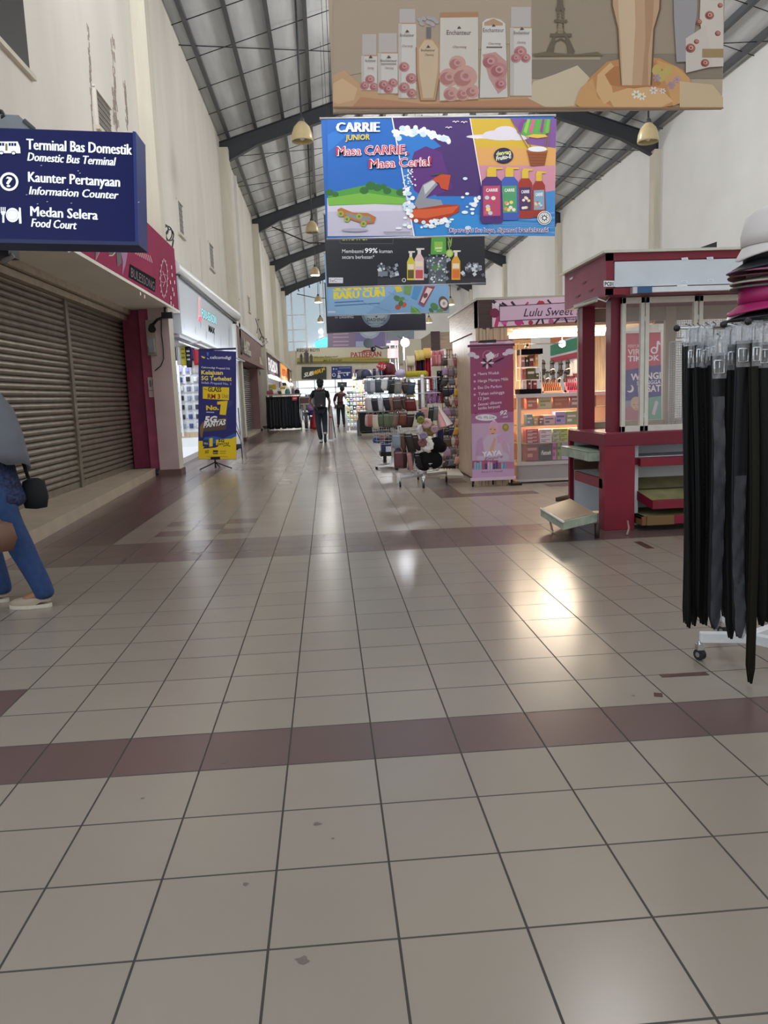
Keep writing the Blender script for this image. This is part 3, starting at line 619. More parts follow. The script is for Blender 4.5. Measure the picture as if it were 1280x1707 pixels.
a = Art(Fr((-2.6, 0, 0), (0, 1, 0))); a.R(400.5, 562, 402.5, 587, '2b1715'); a.P([(401, 562), (416, 570), (417.5, 597), (403, 588)], '4a302c'); a.n += .05
a.T(404, 579, 414, 586, 15, 'LASY', 'd9d3c2', bold=.05, ex=.05); a.T(404.5, 587, 416, 593.5, 8, 'HOUSE', 'd9d3c2', bold=.05, ex=.05); a.out('lettering', t)
b = B(); b.tube([sx(x, y, -2.62) for x, y in ((432, 548), (437, 562), (446, 570), (438, 578), (430, 572), (436, 560), (444, 565), (432, 577), (430, 590), (428, 615))], .02, 'black_rubber', 5); b.tube([sx(430, 533, -2.8), sx(440, 531, -2.8), sx(441, 560, -2.8)], .015, 'black_rubber', 5); b.tube([sx(426, 531, -2.8), sx(430, 545, -2.8), sx(428, 555, -2.8)], .015, 'black_rubber', 5)
tag(b.out('cable_coil'), 'black cables looped around the pillar past the brown sign', 'cable')
b = B(); b.ball(dp(428, 622, 33.8), (.16, .16, .2), 'black_plastic'); b.tube([dp(428, 622, 33.8), dp(432, 612, 33.8)], .03, 'black_plastic'); tag(b.out('wall_speaker'), 'small black speaker on the pillar past the brown sign', 'speaker')
b = B(); b.box(-2.66, -2.58, 31.9, 32.3, 2.62, 2.68, 'd8cbb8'); b.lathe([(.09, 0), (.06, .12), (.03, .3), (.0, .34)], (-2.58, 31.6, 2.62), 'd8cbb8', 8); tag(b.out('figurine'), 'small pale figurine on the ledge of the brown sign', 'figurine')
# ------------------------------------------------------------------ farther shops on the same side
mat('maroon_sign', '4a1228', .5); mat('tan_sign', '6b4a35', .5); mat('orange_glow', 'f0a04a', .4, emit=.7); mat('pearl_glow', 'f3eef4', .4, emit=.8)
for i, (y0, y1, m, lb) in enumerate(((35.6, 44.3, 'maroon_sign', 'maroon shop sign with tall white letters, past the cream pillar'), (46.4, 53.6, 'orange_glow', 'glowing orange shop sign far down the hall'), (55.4, 60, 'tan_sign', 'dark brown shop sign nearest the end wall'))):
    t = nothing('shop_sign', (-2.7, (y0+y1)/2, 2.45), lb, 'shop sign')
    b = B(); b.box(-2.87, -2.6, y0, y1, 2.45, 3.35, m); b.out('sign_box', t)
    fr = Fr((-2.6, 0, 0), (0, 1, 0)); a = Art(fr, .03); v, f = None, None
    def lt(u0, u1, v0, h, s, mm): 
        vv, ff = text_mesh(s, 0, .03); X = [q[0] for q in vv]; k = (u1-u0)/(max(X)-min(X)); a.add([fr.p(u0+(x-min(X))*k, v0+y*h/.72, .03) for x, y in vv], ff, mm)
    if i == 0: lt(36, 42.4, 2.62, .55, 'FASHION', 'pearl_glow')
    if i == 1: lt(47, 53, 2.65, .45, 'KEDAI', 'd9602a')
    if i == 2: a.add([fr.p(56, 2.6, .03), fr.p(58.6, 2.6, .03), fr.p(58.6, 3.2, .03), fr.p(56, 3.2, .03)], [(0, 1, 2, 3)], 'd9b48a')
    a.out('lettering', t)
    if i == 0: b = B(); b.box(-2.62, -2.56, 43.6, 44.4, 1.9, 3.4, 'maroon_sign'); b.out('side_post', t)
    t = nothing('tube_light', (-2.5, (y0+y1)/2, 2.3), ['bright tube light below the maroon shop sign', 'bright tube light below the orange shop sign', 'bright tube light below the dark brown far sign'][i], 'tube light')
    b = B(); b.cyl((-2.55, y0+.4, 2.3), (-2.55, y1-.6, 2.3), .06, 'tube_light'); b.out('tube', t); b = B(); b.box(-2.7, -2.5, y0+.4, y1-.6, 2.37, 2.42, 'white_metal'); b.out('housing', t)
    b = B(); b.box(-4.6, -4.5, y0-.3, y1+.5, 0, 3, 'shop_white'); b.box(-4.6, -2.7, y1+.2, y1+.5, 0, 3, 'c9c2ba'); struct(b, 'wall_far_shop_%d' % (i+1))
    area('far_shop_light', (-3.6, (y0+y1)/2, 2.7), 5, 160, (1, .97, .93), (0, 0, -1), 1)
b = B(); b.box(-2.9, -2.55, 35.3, 60.6, 3.35, 3.5, 'pillar_paint'); struct(b, 'trim_52')
for k in range(9):
    y = 36.4+k*.75; c = ['23252b', '3b3f46', '1d222c', '4a4d54'][k % 4]; x = -2.95
    t = nothing('hanging_shirt', (x, y, 2.1), 'dark garment hung under the maroon sign, %s along from the cream pillar' % ORD[k], 'garment', 'dark garments under the maroon sign')
    b = B(); b.sheet(lambda u, v: (x+.02*math.sin(u*11), y+(u-.5)*.5, 2.1-v*.75), 8, 5, c); b.out('cloth', t, solid=.03)
# ------------------------------------------------------------------ trouser rack with goods on the shelf
YR = 32.4; t = nothing('trouser_rack', (-1.8, YR, 0), 'long rack of dark trousers with a wooden shelf on top, against the cream pillar', 'clothes rack')
xl, xr = dp(444, 660, YR).x, dp(500, 660, YR).x; zt = dp(470, 657, YR).z
b = B(); b.box(xl+.1, xr+.05, YR-.3, YR+.3, zt-.05, zt, 'wood_board'); b.out('shelf', t)
b = B(); b.tube([(xl, YR-.1, zt-.12), (xr, YR-.1, zt-.12)], .018, 'steel_rod'); b.out('rail', t)
for x in (xl, xr):
    b = B(); b.tube([(x, YR-.1, zt-.05), (x, YR-.1, .05)], .02, 'steel_rod'); b.tube([(x, YR-.4, .03), (x, YR+.3, .03)], .02, 'steel_rod'); b.out('leg', t)
tr = ['1b1c21', '15161a', '1a1f2a', '22242b', '2a1f1e', '16171b', '5b4636', '1c212d', '191a20', '20242f', '1d2a44', '161a26', '1b1c22', '262a33', '2c2e33']
dn = {'5b4636': 'brown', '2a1f1e': 'dark brown'}
for i, c in enumerate(tr):
    x = xl+.06+i*(xr-xl-.1)/len(tr); y = YR-.13-.05*(i % 2)
    t2 = nothing('trousers', (x, y, zt-.12), '%s trousers on the long rack, %s from the cream pillar' % (dn.get(c, 'dark'), ORD[i]), 'trousers', 'trousers on the long rack')
    b = B(); b.sheet(lambda u, v: (x+(u-.5)*(.15+.03*v)+.008*math.sin(v*7+i), y+.035*math.sin(u*math.pi*3+i)*(.5+.5*v), zt-.13-v*(zt-.2+.03*math.sin(i*2))), 6, 10, c); b.out('cloth', t2, solid=.03)
    b = B(); b.tube([(x, y, zt-.09), (x, y, zt-.135)], .01, 'black_plastic', 5); b.box(x-.07, x+.07, y-.02, y+.02, zt-.15, zt-.125, 'black_plastic'); b.out('hanger', t2)
t2 = nothing('price_card', (dp(491, 665, YR).x, YR-.24, 1.2), 'red price card hanging on the long trouser rack', 'price card'); fr = Fr((0, YR-.26, 0)); b = B(); b.prism(fr, [fr.loc(*p) for p in ((487, 661), (496, 660), (495, 667), (487, 668))], 0, .01, 'e0405a'); b.out('card', t2); a = Art(fr, .012); a.L([(488.5, 664.5), (494, 663.5)], 1.6, 'f3d7dc'); a.out('lettering', t2)
gd = [('folded_cloth', 450, 651, 10, 6, 'b05a55', 'rust red folded cloth'), ('box', 452, 642, 6, 8, 'c8c25a', 'lime printed box'), ('box', 457, 642, 5, 8, 'd8a63c', 'amber box'), ('bag', 465, 650, 8, 5, '4a3f44', 'brown grey bag'), ('folded_cloth', 471, 644, 8, 4, 'd4d05a', 'yellow folded cloth'), ('bag', 479, 648, 9, 8, '5d9a9a', 'teal bag'), ('box', 474, 638, 6, 5, '57504f', 'grey box'), ('bag', 488, 645, 6, 9, '8f8390', 'pale mauve bag'), ('bag', 495, 651, 9, 7, '1e1c1f', 'black bag'), ('folded_cloth', 460, 653, 7, 3, 'd9d6da', 'white folded cloth')]
for i, (k, px, py, wd, h, c, lb) in enumerate(gd):
    s = YR/1290; p = dp(px, py, YR); x0, x1 = p.x-wd*s*.5, p.x+wd*s*.5; z0 = zt+(0 if py+h > 650 else (654-py-h*.5)*s); z1 = z0+h*s
    b = B()
    if k == 'bag': b.lathe([(.0, 0), (.45*wd*s, 0), (.5*wd*s, .3*h*s), (.42*wd*s, .75*h*s), (.2*wd*s, h*s), (0, h*s)], (p.x, YR-.1+.03*i, z0), c, 12, .6); b.tube([(p.x-.06, YR-.1+.03*i, z1-.02), (p.x, YR-.1+.03*i, z1+.06), (p.x+.06, YR-.1+.03*i, z1-.02)], .01, c, 5)
    else:
        b.box(x0, x1, YR-.2, YR+.1, z0, z1, c)
        if k != 'box': b.box(x0+.01, x1+.01, YR-.22, YR+.1, z0+.4*(z1-z0), z0+.5*(z1-z0), c)
        else: b.box(x0-.004, x1+.004, YR-.205, YR+.1, z0+.35*(z1-z0), z0+.6*(z1-z0), '8a8550' if i == 1 else c)
    tag(b.out({'folded_cloth': 'folded_cloth', 'box': 'carton', 'bag': 'bag'}[k], bevel=.01), lb+' piled on the trouser rack shelf', {'folded_cloth': 'cloth', 'box': 'box', 'bag': 'bag'}[k])
# grey wheeled cart, pink and blue bundles and red bag beside the rack
t = nothing('trolley_cart', (dp(511, 714, 32).x, 32, 0), 'grey wheeled trolley with one upright front wheel, parked between trouser rack and walking man', 'trolley'); x = t.location.x; s = 32/1290
b = B(); b.cyl((x-.06, 32, .36), (x+.06, 32, .36), .34, '55585c', n=20); b.cyl((x-.07, 32, .36), (x+.07, 32, .36), .2, '9ea2a6', n=16); b.out('wheel', t)
b = B(); b.box(x-.16, x+.16, 31.9, 32.4, .55, .7, '9aa0a4'); b.tube([(x-.13, 32, .38), (x-.15, 32, 1.0)], .03, '9aa0a4'); b.tube([(x+.13, 32, .38), (x+.15, 32, 1.0)], .03, '9aa0a4'); b.box(x-.02, x+.02, 31.95, 32, .7, 1.02, 'b5b8ba'); b.out('fork', t)
b = B(); b.box(x-.2, x+.2, 31.9, 32.5, 1.0, 1.05, 'b9b3ae'); b.out('tray', t); b = B(); b.box(x+.15, x+.4, 31.95, 32.3, .15, .5, '7f868a'); b.cyl((x+.2, 31.9, .18), (x+.3, 31.9, .18), .16, '3a3c40', n=14); b.out('side_box', t)
b = B(); b.box(x-.2, x+.16, 31.9, 32.4, 1.05, 1.3, '6d4a4c'); b.box(x-.22, x+.18, 31.88, 32.4, 1.26, 1.32, 'a79f9a'); tag(b.out('carton', bevel=.02), 'maroon carton standing on the grey wheeled trolley', 'box')
b = B(); b.lathe([(.0, .72), (.04, .7), (.12, .4), (.19, .12), (.2, .02), (0, 0)], (dp(525, 713, 32).x, 31.6, 0), 'a91f36', 14); tag(b.out('handbag'), 'red cone shaped bag on the floor beside the grey trolley', 'bag')
b = B(); b.lathe([(0, 0), (.15, .03), (.2, .14), (.12, .25), (0, .28)], (dp(519, 690, 31.9).x, 31.9, .72), '9a7ab4', 12); b.lathe([(0, 0), (.2, .02), (.24, .1), (.1, .18), (0, .2)], (dp(522, 690, 31.9).x, 31.85, .55), '2d3568', 12); b.tube([(dp(522, 690, 31.9).x, 31.9, .0), (dp(522, 690, 31.9).x, 31.9, .6)], .03, 'steel_rod'); tag(b.out('display_stool'), 'slim stool holding lilac and navy bundles beside the trolley', 'stool')
# leaning white and red board behind the walking man
t = nothing('a_frame_board', (.1, 22.8, 0), 'white and red folding floor board just behind the walking man', 'sign board'); fr = Fr((0, 22.6, 0), (1, .25, 0))
b = B(); b.prism(fr, [fr.loc(*p) for p in ((547, 733), (557, 733), (552, 676), (547.5, 676))], -.02, 0, 'eceaea'); b.out('panel', t)
a = Art(fr); a.L([(548, 680), (549.5, 732)], 1.2, 'b8424e'); a.L([(550.5, 678), (553.5, 732)], .8, 'd68a90'); a.R(549, 694, 553, 697, 'c86a72'); a.out('printed_design', t)
b = B(); b.tube([dp(551.5, 676, 22.8), dp(558, 722, 23.4), dp(559, 730, 23.4)], .016, 'black_plastic'); b.out('leg', t)

# muted stands and counters before the exit
for i, (x0, x1, y, z, cs_, lb) in enumerate(((-1.1, -.35, 40, 1.5, '5a5c64 8a8c94 3c3e46 a0a2a8', 'far rack of grey garments past the grey trolley'), (1.15, 2.2, 44, 1.55, '3c4250 7a8090 50566a 9aa0ac', 'far rack of blue grey garments near the exit, beyond the far shopper'), (-2.2, -1.2, 50, 1.45, '6a6460 948c84 4c4844 b0a8a0', 'farthest rack of brown grey garments by the exit'))):
    t = nothing('clothes_rack', ((x0+x1)/2, y, 0), lb, 'clothes rack'); b = B(); b.tube([(x0, y, 0), (x0, y, z), (x1, y, z), (x1, y, 0)], .025, 'chrome'); b.tube([(x0, y-.25, .03), (x0, y+.25, .03)], .02, 'chrome'); b.tube([(x1, y-.25, .03), (x1, y+.25, .03)], .02, 'chrome'); b.out('frame', t); cl = cs_.split()
    for k in range(7):
        x = x0+.06+k*(x1-x0-.1)/6.5; t2 = nothing('hanging_shirt', (x, y, z-.05), '%s garment, %s from the near end of the %s' % (['grey', 'pale', 'dark', 'light'][k % 4], ORD[k], lb.split(' of ')[0]+' of '+' '.join(lb.split(' of ')[1].split()[:3])), 'garment', 'garments on the '+lb.split(' of ')[0]+str(' by the trolley' if i == 0 else ' by the shopper' if i == 1 else ' by the exit'))
        b = B(); b.sheet(lambda u, v: (x+(u-.5)*.13, y-.04+.08*u+.02*math.sin(v*7+k), z-.05-v*(.8+.1*(k % 3))), 4, 5, cl[k % 4]); b.out('cloth', t2, solid=.04)
t = nothing('service_counter', (3.6, 54, 0), 'pale service counter before the exit at the end of the hall', 'counter'); b = B(); b.box(1.5, 5.6, 53.6, 54.4, .08, .95, 'b9bcc0'); b.box(1.55, 5.5, 53.7, 54.3, 0, .08, '5a5c60'); b.out('body', t); b = B(); b.box(1.4, 5.7, 53.5, 54.5, .95, 1.0, 'd9dadc'); b.out('worktop', t)
# ------------------------------------------------------------------ signs on the end wall
EF = Fr((0, YE-.12, 0))
def wall_sign(px, m, label, name='sign', cat='sign', th=.12):
    q = [EF.loc(*p) for p in px]; u = sum(a for a, b in q)/4; v = min(b for a, b in q)
    t = nothing(name, (u, YE-.06, v), label, cat); b = B(); b.prism(EF, q if (q[1][0]-q[0][0]) > 0 else q[::-1], -th, 0, m); b.out('panel', t); return t
t = wall_sign([(494, 607), (738, 603), (738, 577), (494, 580)], 'cfcbb8', 'long cream bakery sign with dark lettering across the end wall', 'bakery_sign')
a = Art(EF, .01)
a.P([(495, 597), (520, 594), (560, 597), (600, 594), (640, 597), (700, 596), (700, 603), (495, 606.5)], 'a39a4a'); a.P([(495, 603), (540, 602), (620, 603), (700, 601), (700, 604), (495, 607)], '6f6a3a')
for x, y0, wd in ((502, 591, 4.6), (510.5, 587, 8), (518.5, 592, 5)): a.R(x-wd/2, y0+1, x+wd/2, 605.5, '4d4648'); a.R(x-wd*.28, y0-1.5, x+wd*.28, y0+1, '5d5658'); a.R(x-wd/2, y0+4, x-wd*.2, 605, '6d6668')
a.T(495, 586.5, 532, 586, 5, 'KEDAI ROTI', '33312c', bold=.02); a.T(524, 597, 563, 595.5, 3, 'We Use Pasteurised', '3a3830', .2); a.T(539, 602.5, 570, 601, 3, 'Milk & Fresh Eggs', '3a3830', .2)
a.T(585, 596, 635, 594.5, 9, 'PATISERAN', 'b0302e', bold=0, heavy=.3); a.P([(600, 588), (606, 584), (614, 583), (622, 585), (628, 588), (614, 585.5)], 'a8423a'); a.L([(588, 600), (634, 599)], 1, '9a5a48'); a.out('lettering', t)
t = wall_sign([(503, 632), (544, 632), (544, 611.5), (503, 611.5)], '2c3431', 'dark green wall sign with slanted white and yellow lettering', 'shop_sign')
a = Art(EF, .01); a.T(506.5, 629, 522, 625.5, 7.5, 'SUB', 'f0efe6', .35, 0, heavy=.5); a.T(522, 625.5, 541, 619.5, 7.5, 'WAY', 'e0b22c', .35, 0, heavy=.5); a.P([(538, 617), (542, 613.5), (541.5, 617)], 'e0b22c'); a.out('lettering', t)
t = wall_sign([(552.5, 631.5), (586.5, 631), (586.5, 610.5), (552.5, 611)], '24367c', 'blue wall sign with white map symbols beside the dark green sign', 'direction_sign')
a = Art(EF, .01); wv = 'dde3f0'
a.E(556, 615, 1.2, 1.5, wv, 8); a.R(559, 614, 562, 616, 'aab4d4'); a.L([(565, 613.5), (584, 613)], 1.2, '8c9ac8'); a.ring(556.5, 625, 2, 3, wv, 12); a.L([(563, 619), (568, 619)], 1.2, wv); a.L([(563, 622), (584, 621)], 1.6, wv); a.L([(564, 621), (565, 629)], 1.6, wv); a.P([(562, 630), (568, 630), (567, 625), (563, 625)], wv); a.E(579, 624, 1.6, 2.6, wv, 10); a.L([(572, 624), (575, 627)], 1, wv); a.out('lettering', t)
t = wall_sign([(592, 628), (613, 627.5), (613, 615.5), (592, 616)], '3b2a6e', 'small purple and red wall sign behind the stalls', 'shop_sign')
a = Art(EF, .01); a.P([(603, 627.6), (613, 627.5), (613, 615.6), (606, 615.8)], 'b4283a'); a.T(594, 624.5, 611, 623.5, 4.5, 'TOP KIDS', 'f7a9cf', bold=.05); a.out('lettering', t)
t = nothing('television', (dp(570.5, 636, YE-1).x, YE-1, 2.1), 'dark flat screen hanging below the blue wall sign at the exit', 'screen'); fr = Fr((0, YE-1, 0)); q = [fr.loc(*p) for p in ((562.5, 645.5), (578, 645), (578, 637), (562.5, 637))]
b = B(); b.prism(fr, q, -.06, 0, 'lcd'); b.out('screen', t); b = B(); b.tube([fr.p(*fr.loc(570, 637), -.03), (fr.p(*fr.loc(570, 637)).x, YE-.9, 2.5), (fr.p(*fr.loc(570, 637)).x, YE-.0, 2.66)], .03, 'white_metal'); b.out('mount', t); a = Art(fr); a.E(570.5, 641, 2, 1, 'a8b0b4', 10); a.out('picture', t)
# posters behind the upper glass, turquoise light sign
mat('turquoise_glow', '4fd8e6', .3, emit=1.1)
UF = Fr((0, YE-.02, 0))
t = nothing('light_sign', (UF.loc(530, 580)[0], YE, 5), 'glowing turquoise sign high in the end window', 'light sign')
a = Art(UF, .03); a.P([(524, 570), (546, 562), (546, 578), (526, 580)], 'turquoise_glow'); a.L([(528, 575), (534, 571), (540, 570), (535, 576), (543, 573)], 1, 'd8fbff'); a.L([(525, 568), (546, 560)], .9, 'c8f4fa'); a.n = -.01; a.out('panel', t)
t = nothing('poster', (UF.loc(600, 577)[0], YE, 4.95), 'wide faded purple poster above the bakery sign', 'poster')
b = B(); b.prism(UF, [UF.loc(*p) for p in ((546, 579.5), (690, 577), (690, 520), (546, 522))], 0, .03, '8e7c9c'); b.out('panel', t)
a = Art(UF, .034); a.R(592, 520, 640, 577, '7f78ae'); a.R(593, 569, 609, 578, 'a6b8d8'); a.E(616, 548, 18, 17, 'a9b6cf', 26); a.E(616, 546, 15, 14, 'bfc9da', 26); a.R(645, 520, 690, 573, '8c98a8')
for y in (556, 562, 569, 575): a.L([(555, y+.6), (581, y)], 2.2, 'b8a4bc')
a.L([(615, 578), (615, 522)], .8, 'b9c4cc'); a.L([(643, 577), (643, 520)], .8, 'b9c4cc'); a.L([(690, 577), (662, 560)], .8, '5c6068'); a.out('printed_design', t)
# ------------------------------------------------------------------ hanging banners
def hang(Y, x0, x1, ytop, yb0, yb1, m, label, xs=None):
    fr = Fr((0, Y, 0)); q = [fr.loc(x0, yb0), fr.loc(x1, yb1), fr.loc(x1, ytop), fr.loc(x0, ytop)]
    u0, u1 = q[0][0], q[1][0]; vb = (q[0][1]+q[1][1])/2; vt = (q[2][1]+q[3][1])/2
    t = nothing('hanging_banner', ((u0+u1)/2, Y, vb), label, 'banner')
    b = B(); b.fbox(fr, u0, u1, vb, vt, -.006, 0, m); b.out('banner', t)
    b = B(); b.tube([fr.p(u0-.02, vt+.01, -.003), fr.p(u1+.02, vt+.01, -.003)], .018, 'aluminium'); b.tube([fr.p(u0, vb-.008, -.003), fr.p(u1, vb-.008, -.003)], .014, 'a08c78' if Y < 8 else 'aluminium'); b.out('batten', t)
    for u in (u0+.15, u1-.15): b = B(); b.tube([fr.p(u, vt, -.003), (u, Y, roof_z(u)-.05)], .006, 'steel_rod', 4); b.out('cord', t)
    return fr, t
mat('banner_beige', 'c3ab8f', .5, noise=(1.5, .12))
fr, t = hang(7.2, 555, 1203, -105, 181, 184, 'banner_beige', 'huge beige perfume banner hanging nearest, with roses and a lattice tower')
a = Art(fr, .004, (530, 0, .546875))
a.P([(46, -180), (650, -180), (650, 120), (46, 240)], 'bba48c'); a.P([(650, -180), (1232, -180), (1232, 165), (650, 165)], 'a5927b'); a.P([(650, 163), (900, 166), (1232, 165), (1232, 240), (650, 240)], '8f7f6e'); a.P([(650, 172), (860, 172), (860, 182), (650, 182)], 'b3a08a')
a.P([(46, 230), (80, 215), (130, 260), (200, 285), (330, 305), (500, 300), (660, 290), (760, 240), (800, 225), (830, 332), (46, 330)], 'd2a67c'); a.P([(46, 255), (75, 240), (120, 270), (110, 305), (60, 318), (46, 310)], 'e0b98d'); a.P([(130, 296), (330, 318), (640, 300), (700, 332), (100, 331)], 'c88f6b')
a.P([(655, 250), (720, 228), (790, 200), (830, 240), (800, 320), (700, 330), (640, 300)], 'd9c3a4')
cr = 'e0d6cc'
def rose(x, y, r, c1='c98a86', c2='b06a6c'):
    a.E(x, y, r, r*.95, c1, 14); a.E(x-r*.2, y+r*.1, r*.72, r*.65, c2, 12); a.E(x+r*.1, y-r*.1, r*.5, r*.45, 'd59f99', 10); a.E(x+r*.05, y-r*.08, r*.26, r*.22, c2, 8)
def pack(x0, x1, y0, y1, cap, cc='c9bdb6'):
    a.P([(x0, y1), (x1, y1), (x1, cap), (x0, cap)], cr); a.R(x0+3, y0, x1-3, cap, cc); a.L([(x0, cap), (x1, cap)], 4, 'c79a72'); a.R(x0, cap, x0+(x1-x0)*.18, y1, 'cfc3b8'); a.L([(x0, y1-1), (x1, y1-1)], 4, 'b98f74')
pack(132, 180, 105, 278, 170); pack(182, 243, 102, 288, 162); pack(245, 299, 28, 302, 72); pack(585, 651, 22, 295, 85)
for x, y, r in ((158, 243, 15), (142, 262, 14), (170, 265, 13), (200, 260, 16), (228, 254, 15), (214, 272, 15), (262, 205, 16), (284, 240, 17), (262, 268, 17), (285, 285, 15), (616, 160, 20), (632, 178, 15), (602, 178, 15)): rose(x, y, r)
a.P([(320, 118), (352, 118), (374, 145), (372, 220), (358, 308), (312, 308), (300, 220), (299, 145)], 'c99f7c'); a.P([(324, 124), (348, 124), (366, 150), (364, 220), (350, 300), (320, 300), (308, 220), (307, 150)], 'dcbf9e'); a.L([(299, 145), (300, 220), (312, 308), (358, 308), (372, 220), (374, 145)], 3, 'a9714e'); a.R(330, 84, 344, 120, '7c7272')
for x, y in ((310, 62), (322, 58), (338, 56), (352, 60), (360, 68), (316, 74), (348, 76), (336, 70)): a.E(x, y, 9, 6, 'b7aeb0', 8, .5)
a.P([(372, 40), (487, 38), (488, 304), (370, 310)], 'dfd3c4'); a.P([(372, 40), (487, 38), (487, 54), (372, 56)], 'bb8a63'); a.L([(371, 310), (488, 304)], 4, 'b57c5c')
for x, y, r in ((424, 195, 26), (398, 238, 30), (447, 236, 38), (405, 288, 24), (442, 288, 22), (470, 280, 22)): rose(x, y, r, 'd7a497', 'bd7f78')
a.P([(500, 70), (512, 60), (534, 56), (556, 62), (570, 74), (577, 298), (492, 300)], 'e2d8ce'); a.P([(506, 70), (534, 58), (562, 72), (562, 80), (506, 80)], 'c39c78'); a.P([(500, 168), (540, 160), (575, 190), (572, 270), (548, 288), (520, 240)], 'cf9c94')
for x, y, r in ((524, 190, 24), (550, 216, 26), (556, 258, 18)): rose(x, y, r)
dk = '5d4a48'
for x0, x1, y, h in ((144, 176, 190, 8), (190, 240, 190, 8), (250, 292, 113, 9), (392, 466, 108, 15), (502, 566, 100, 13), (596, 644, 106, 10), (314, 356, 158, 7)): a.T(x0, y, x1, y, h, 'Enchanteur', dk, bold=0); a.P([((x0+x1)/2-6, y-h-3), ((x0+x1)/2, y-h-12), ((x0+x1)/2+7, y-h-4)], dk)
for x0, x1, y in ((150, 170, 212), (204, 230, 212), (256, 288, 145), (410, 452, 148), (518, 556, 138), (606, 632, 134), (326, 352, 172)): a.T(x0, y, x1, y, 7, 'Charming', '8a5f5c', .2, 0)
a.L([(512, 146), (560, 146)], 4, '6d5a58'); a.L([(192, 197), (238, 197)], 2, '6d5a58')
tw = '6f5f4c'
a.P([(733, -180), (741, -180), (745, 0), (729, 0)], tw); a.P([(729, 0), (745, 0), (748, 30), (726, 30)], tw); a.R(723, 26, 751, 34, tw)
for s in (-1, 1): a.P([(738+s*11, 34), (738+s*2, 34), (738+s*10, 95), (738+s*22, 110), (738+s*44, 160), (738+s*34, 168), (738+s*22, 168), (738+s*18, 125), (738+s*9, 100)], tw)
a.R(718, 62, 758, 70, tw); a.R(706, 104, 772, 114, tw); a.L([(712, 150), (722, 128), (738, 120), (754, 128), (764, 150)], 5, tw)
for j in range(7): a.L([(724+j*.5, 40+j*9), (752-j*.2, 46+j*9)], 1.4, '8c7a62')
a.P([(656, 166), (690, 160), (780, 168), (850, 160), (868, 172), (656, 174)], '76694e')
pe = ['c98d55', 'd7a066', 'b97a45', 'e0b27c', 'cf965c']
a.P([(790, 300), (830, 235), (880, 190), (960, 175), (1040, 180), (1110, 215), (1140, 260), (1130, 310), (1050, 330), (850, 330)], pe[0]); a.P([(782, 318), (800, 270), (835, 240), (850, 300), (900, 331), (800, 331)], pe[1]); a.P([(850, 230), (890, 192), (905, 210), (890, 250), (900, 300), (870, 320), (846, 280)], pe[3]); a.P([(1030, 185), (1090, 205), (1130, 240), (1135, 300), (1080, 325), (1060, 260)], pe[1]); a.P([(880, 290), (960, 265), (1040, 270), (1080, 310), (1040, 331), (900, 331)], pe[3]); a.P([(1100, 250), (1200, 260), (1232, 300), (1232, 330), (1100, 330)], 'd4b993')
a.P([(872, 230), (900, 205), (1020, 190), (1050, 215), (1040, 262), (960, 272), (890, 262)], pe[2])
a.P([(892, -180), (1046, -180), (1040, 30), (1022, 90), (1018, 180), (1012, 262), (920, 262), (916, 170), (912, 90), (895, 20)], 'c9a27c'); a.P([(905, -180), (960, -180), (965, 80), (955, 262), (926, 262), (922, 150), (915, 60)], 'dabb98'); a.P([(990, -180), (1030, -180), (1018, 70), (1004, 170), (1004, 262), (985, 262), (996, 120)], 'b78d68')
a.L([(893, -180), (895, 20), (912, 90), (917, 190), (922, 262)], 4, '7a5a3f'); a.L([(1046, -180), (1040, 30), (1022, 92), (1017, 190), (1013, 262)], 5, '6a4d36')
for x, y in ((1030, 215), (1045, 235), (1062, 218)): a.E(x, y, 14, 18, 'c9ae62', 10, .4)
for x, y, r, c in ((968, 290, 9, 'f0ead8'), (985, 296, 8, 'f0ead8'), (1020, 278, 8, 'e8e0e0'), (1030, 240, 8, 'a98fb0'), (1074, 262, 8, 'a98fb0'), (1092, 245, 7, 'b79fbc'), (1048, 280, 6, 'e8e0e0')):
    for k in range(6): a.E(x+r*math.cos(k*1.05), y+r*math.sin(k*1.05), r*.62, r*.4, c, 8, k*1.05)
    a.E(x, y, r*.35, r*.3, 'caa53c', 8)
a.P([(1078, -180), (1160, -180), (1152, 40), (1132, 190), (1090, 192), (1082, 60)], 'a39c9c'); a.P([(1170, -180), (1232, -180), (1232, 205), (1180, 208), (1160, 60)], 'd8cbbd'); a.P([(1118, 120), (1180, 80), (1200, 205), (1118, 225)], 'd3c7ba')
for x, y, r in ((1190, 50, 14), (1215, 105, 9), (1158, 70, 9), (1176, 195, 13), (1132, 150, 15), (1150, 130, 8), (1222, 20, 8)): rose(x, y, r, 'a9674f', '8c3f3a')
a.R(1168, 152, 1232, 178, 'a58a5c'); a.L([(46, 330), (1232, 332)], 5, '9c7458'); a.out('printed_design', t)
# second banner
mat('carrie_blue', '1d62b8', .45)
fr, t = hang(12, 544, 925, 196, 393, 393, 'carrie_blue', 'bright blue, purple and yellow shampoo banner, second in the row of hanging banners')
a = Art(fr, .004, (530, 180, .3203))
a.P([(47, 50), (385, 55), (500, 665), (50, 668)], '2068be'); a.P([(50, 140), (200, 60), (240, 60), (52, 230)], '2b78cc'); a.P([(47, 470), (120, 455), (210, 440), (330, 432), (452, 445), (500, 665), (50, 668)], 'c3c0d4'); a.P([(50, 500), (180, 490), (470, 515), (476, 535), (50, 540)], 'd3cfdf'); a.P([(50, 445), (230, 405), (300, 392), (452, 440), (458, 505), (300, 500), (56, 510)], '4f9a3c'); a.P([(50, 470), (240, 440), (452, 470), (456, 500), (300, 498), (54, 506)], '78b645')
for x, y, r in ((60, 440, 22), (275, 405, 28), (310, 415, 24), (360, 432, 22), (430, 440, 24), (340, 410, 18), (240, 430, 24), (90, 450, 18)): a.E(x, y, r, r*.8, '2f6b33', 12)
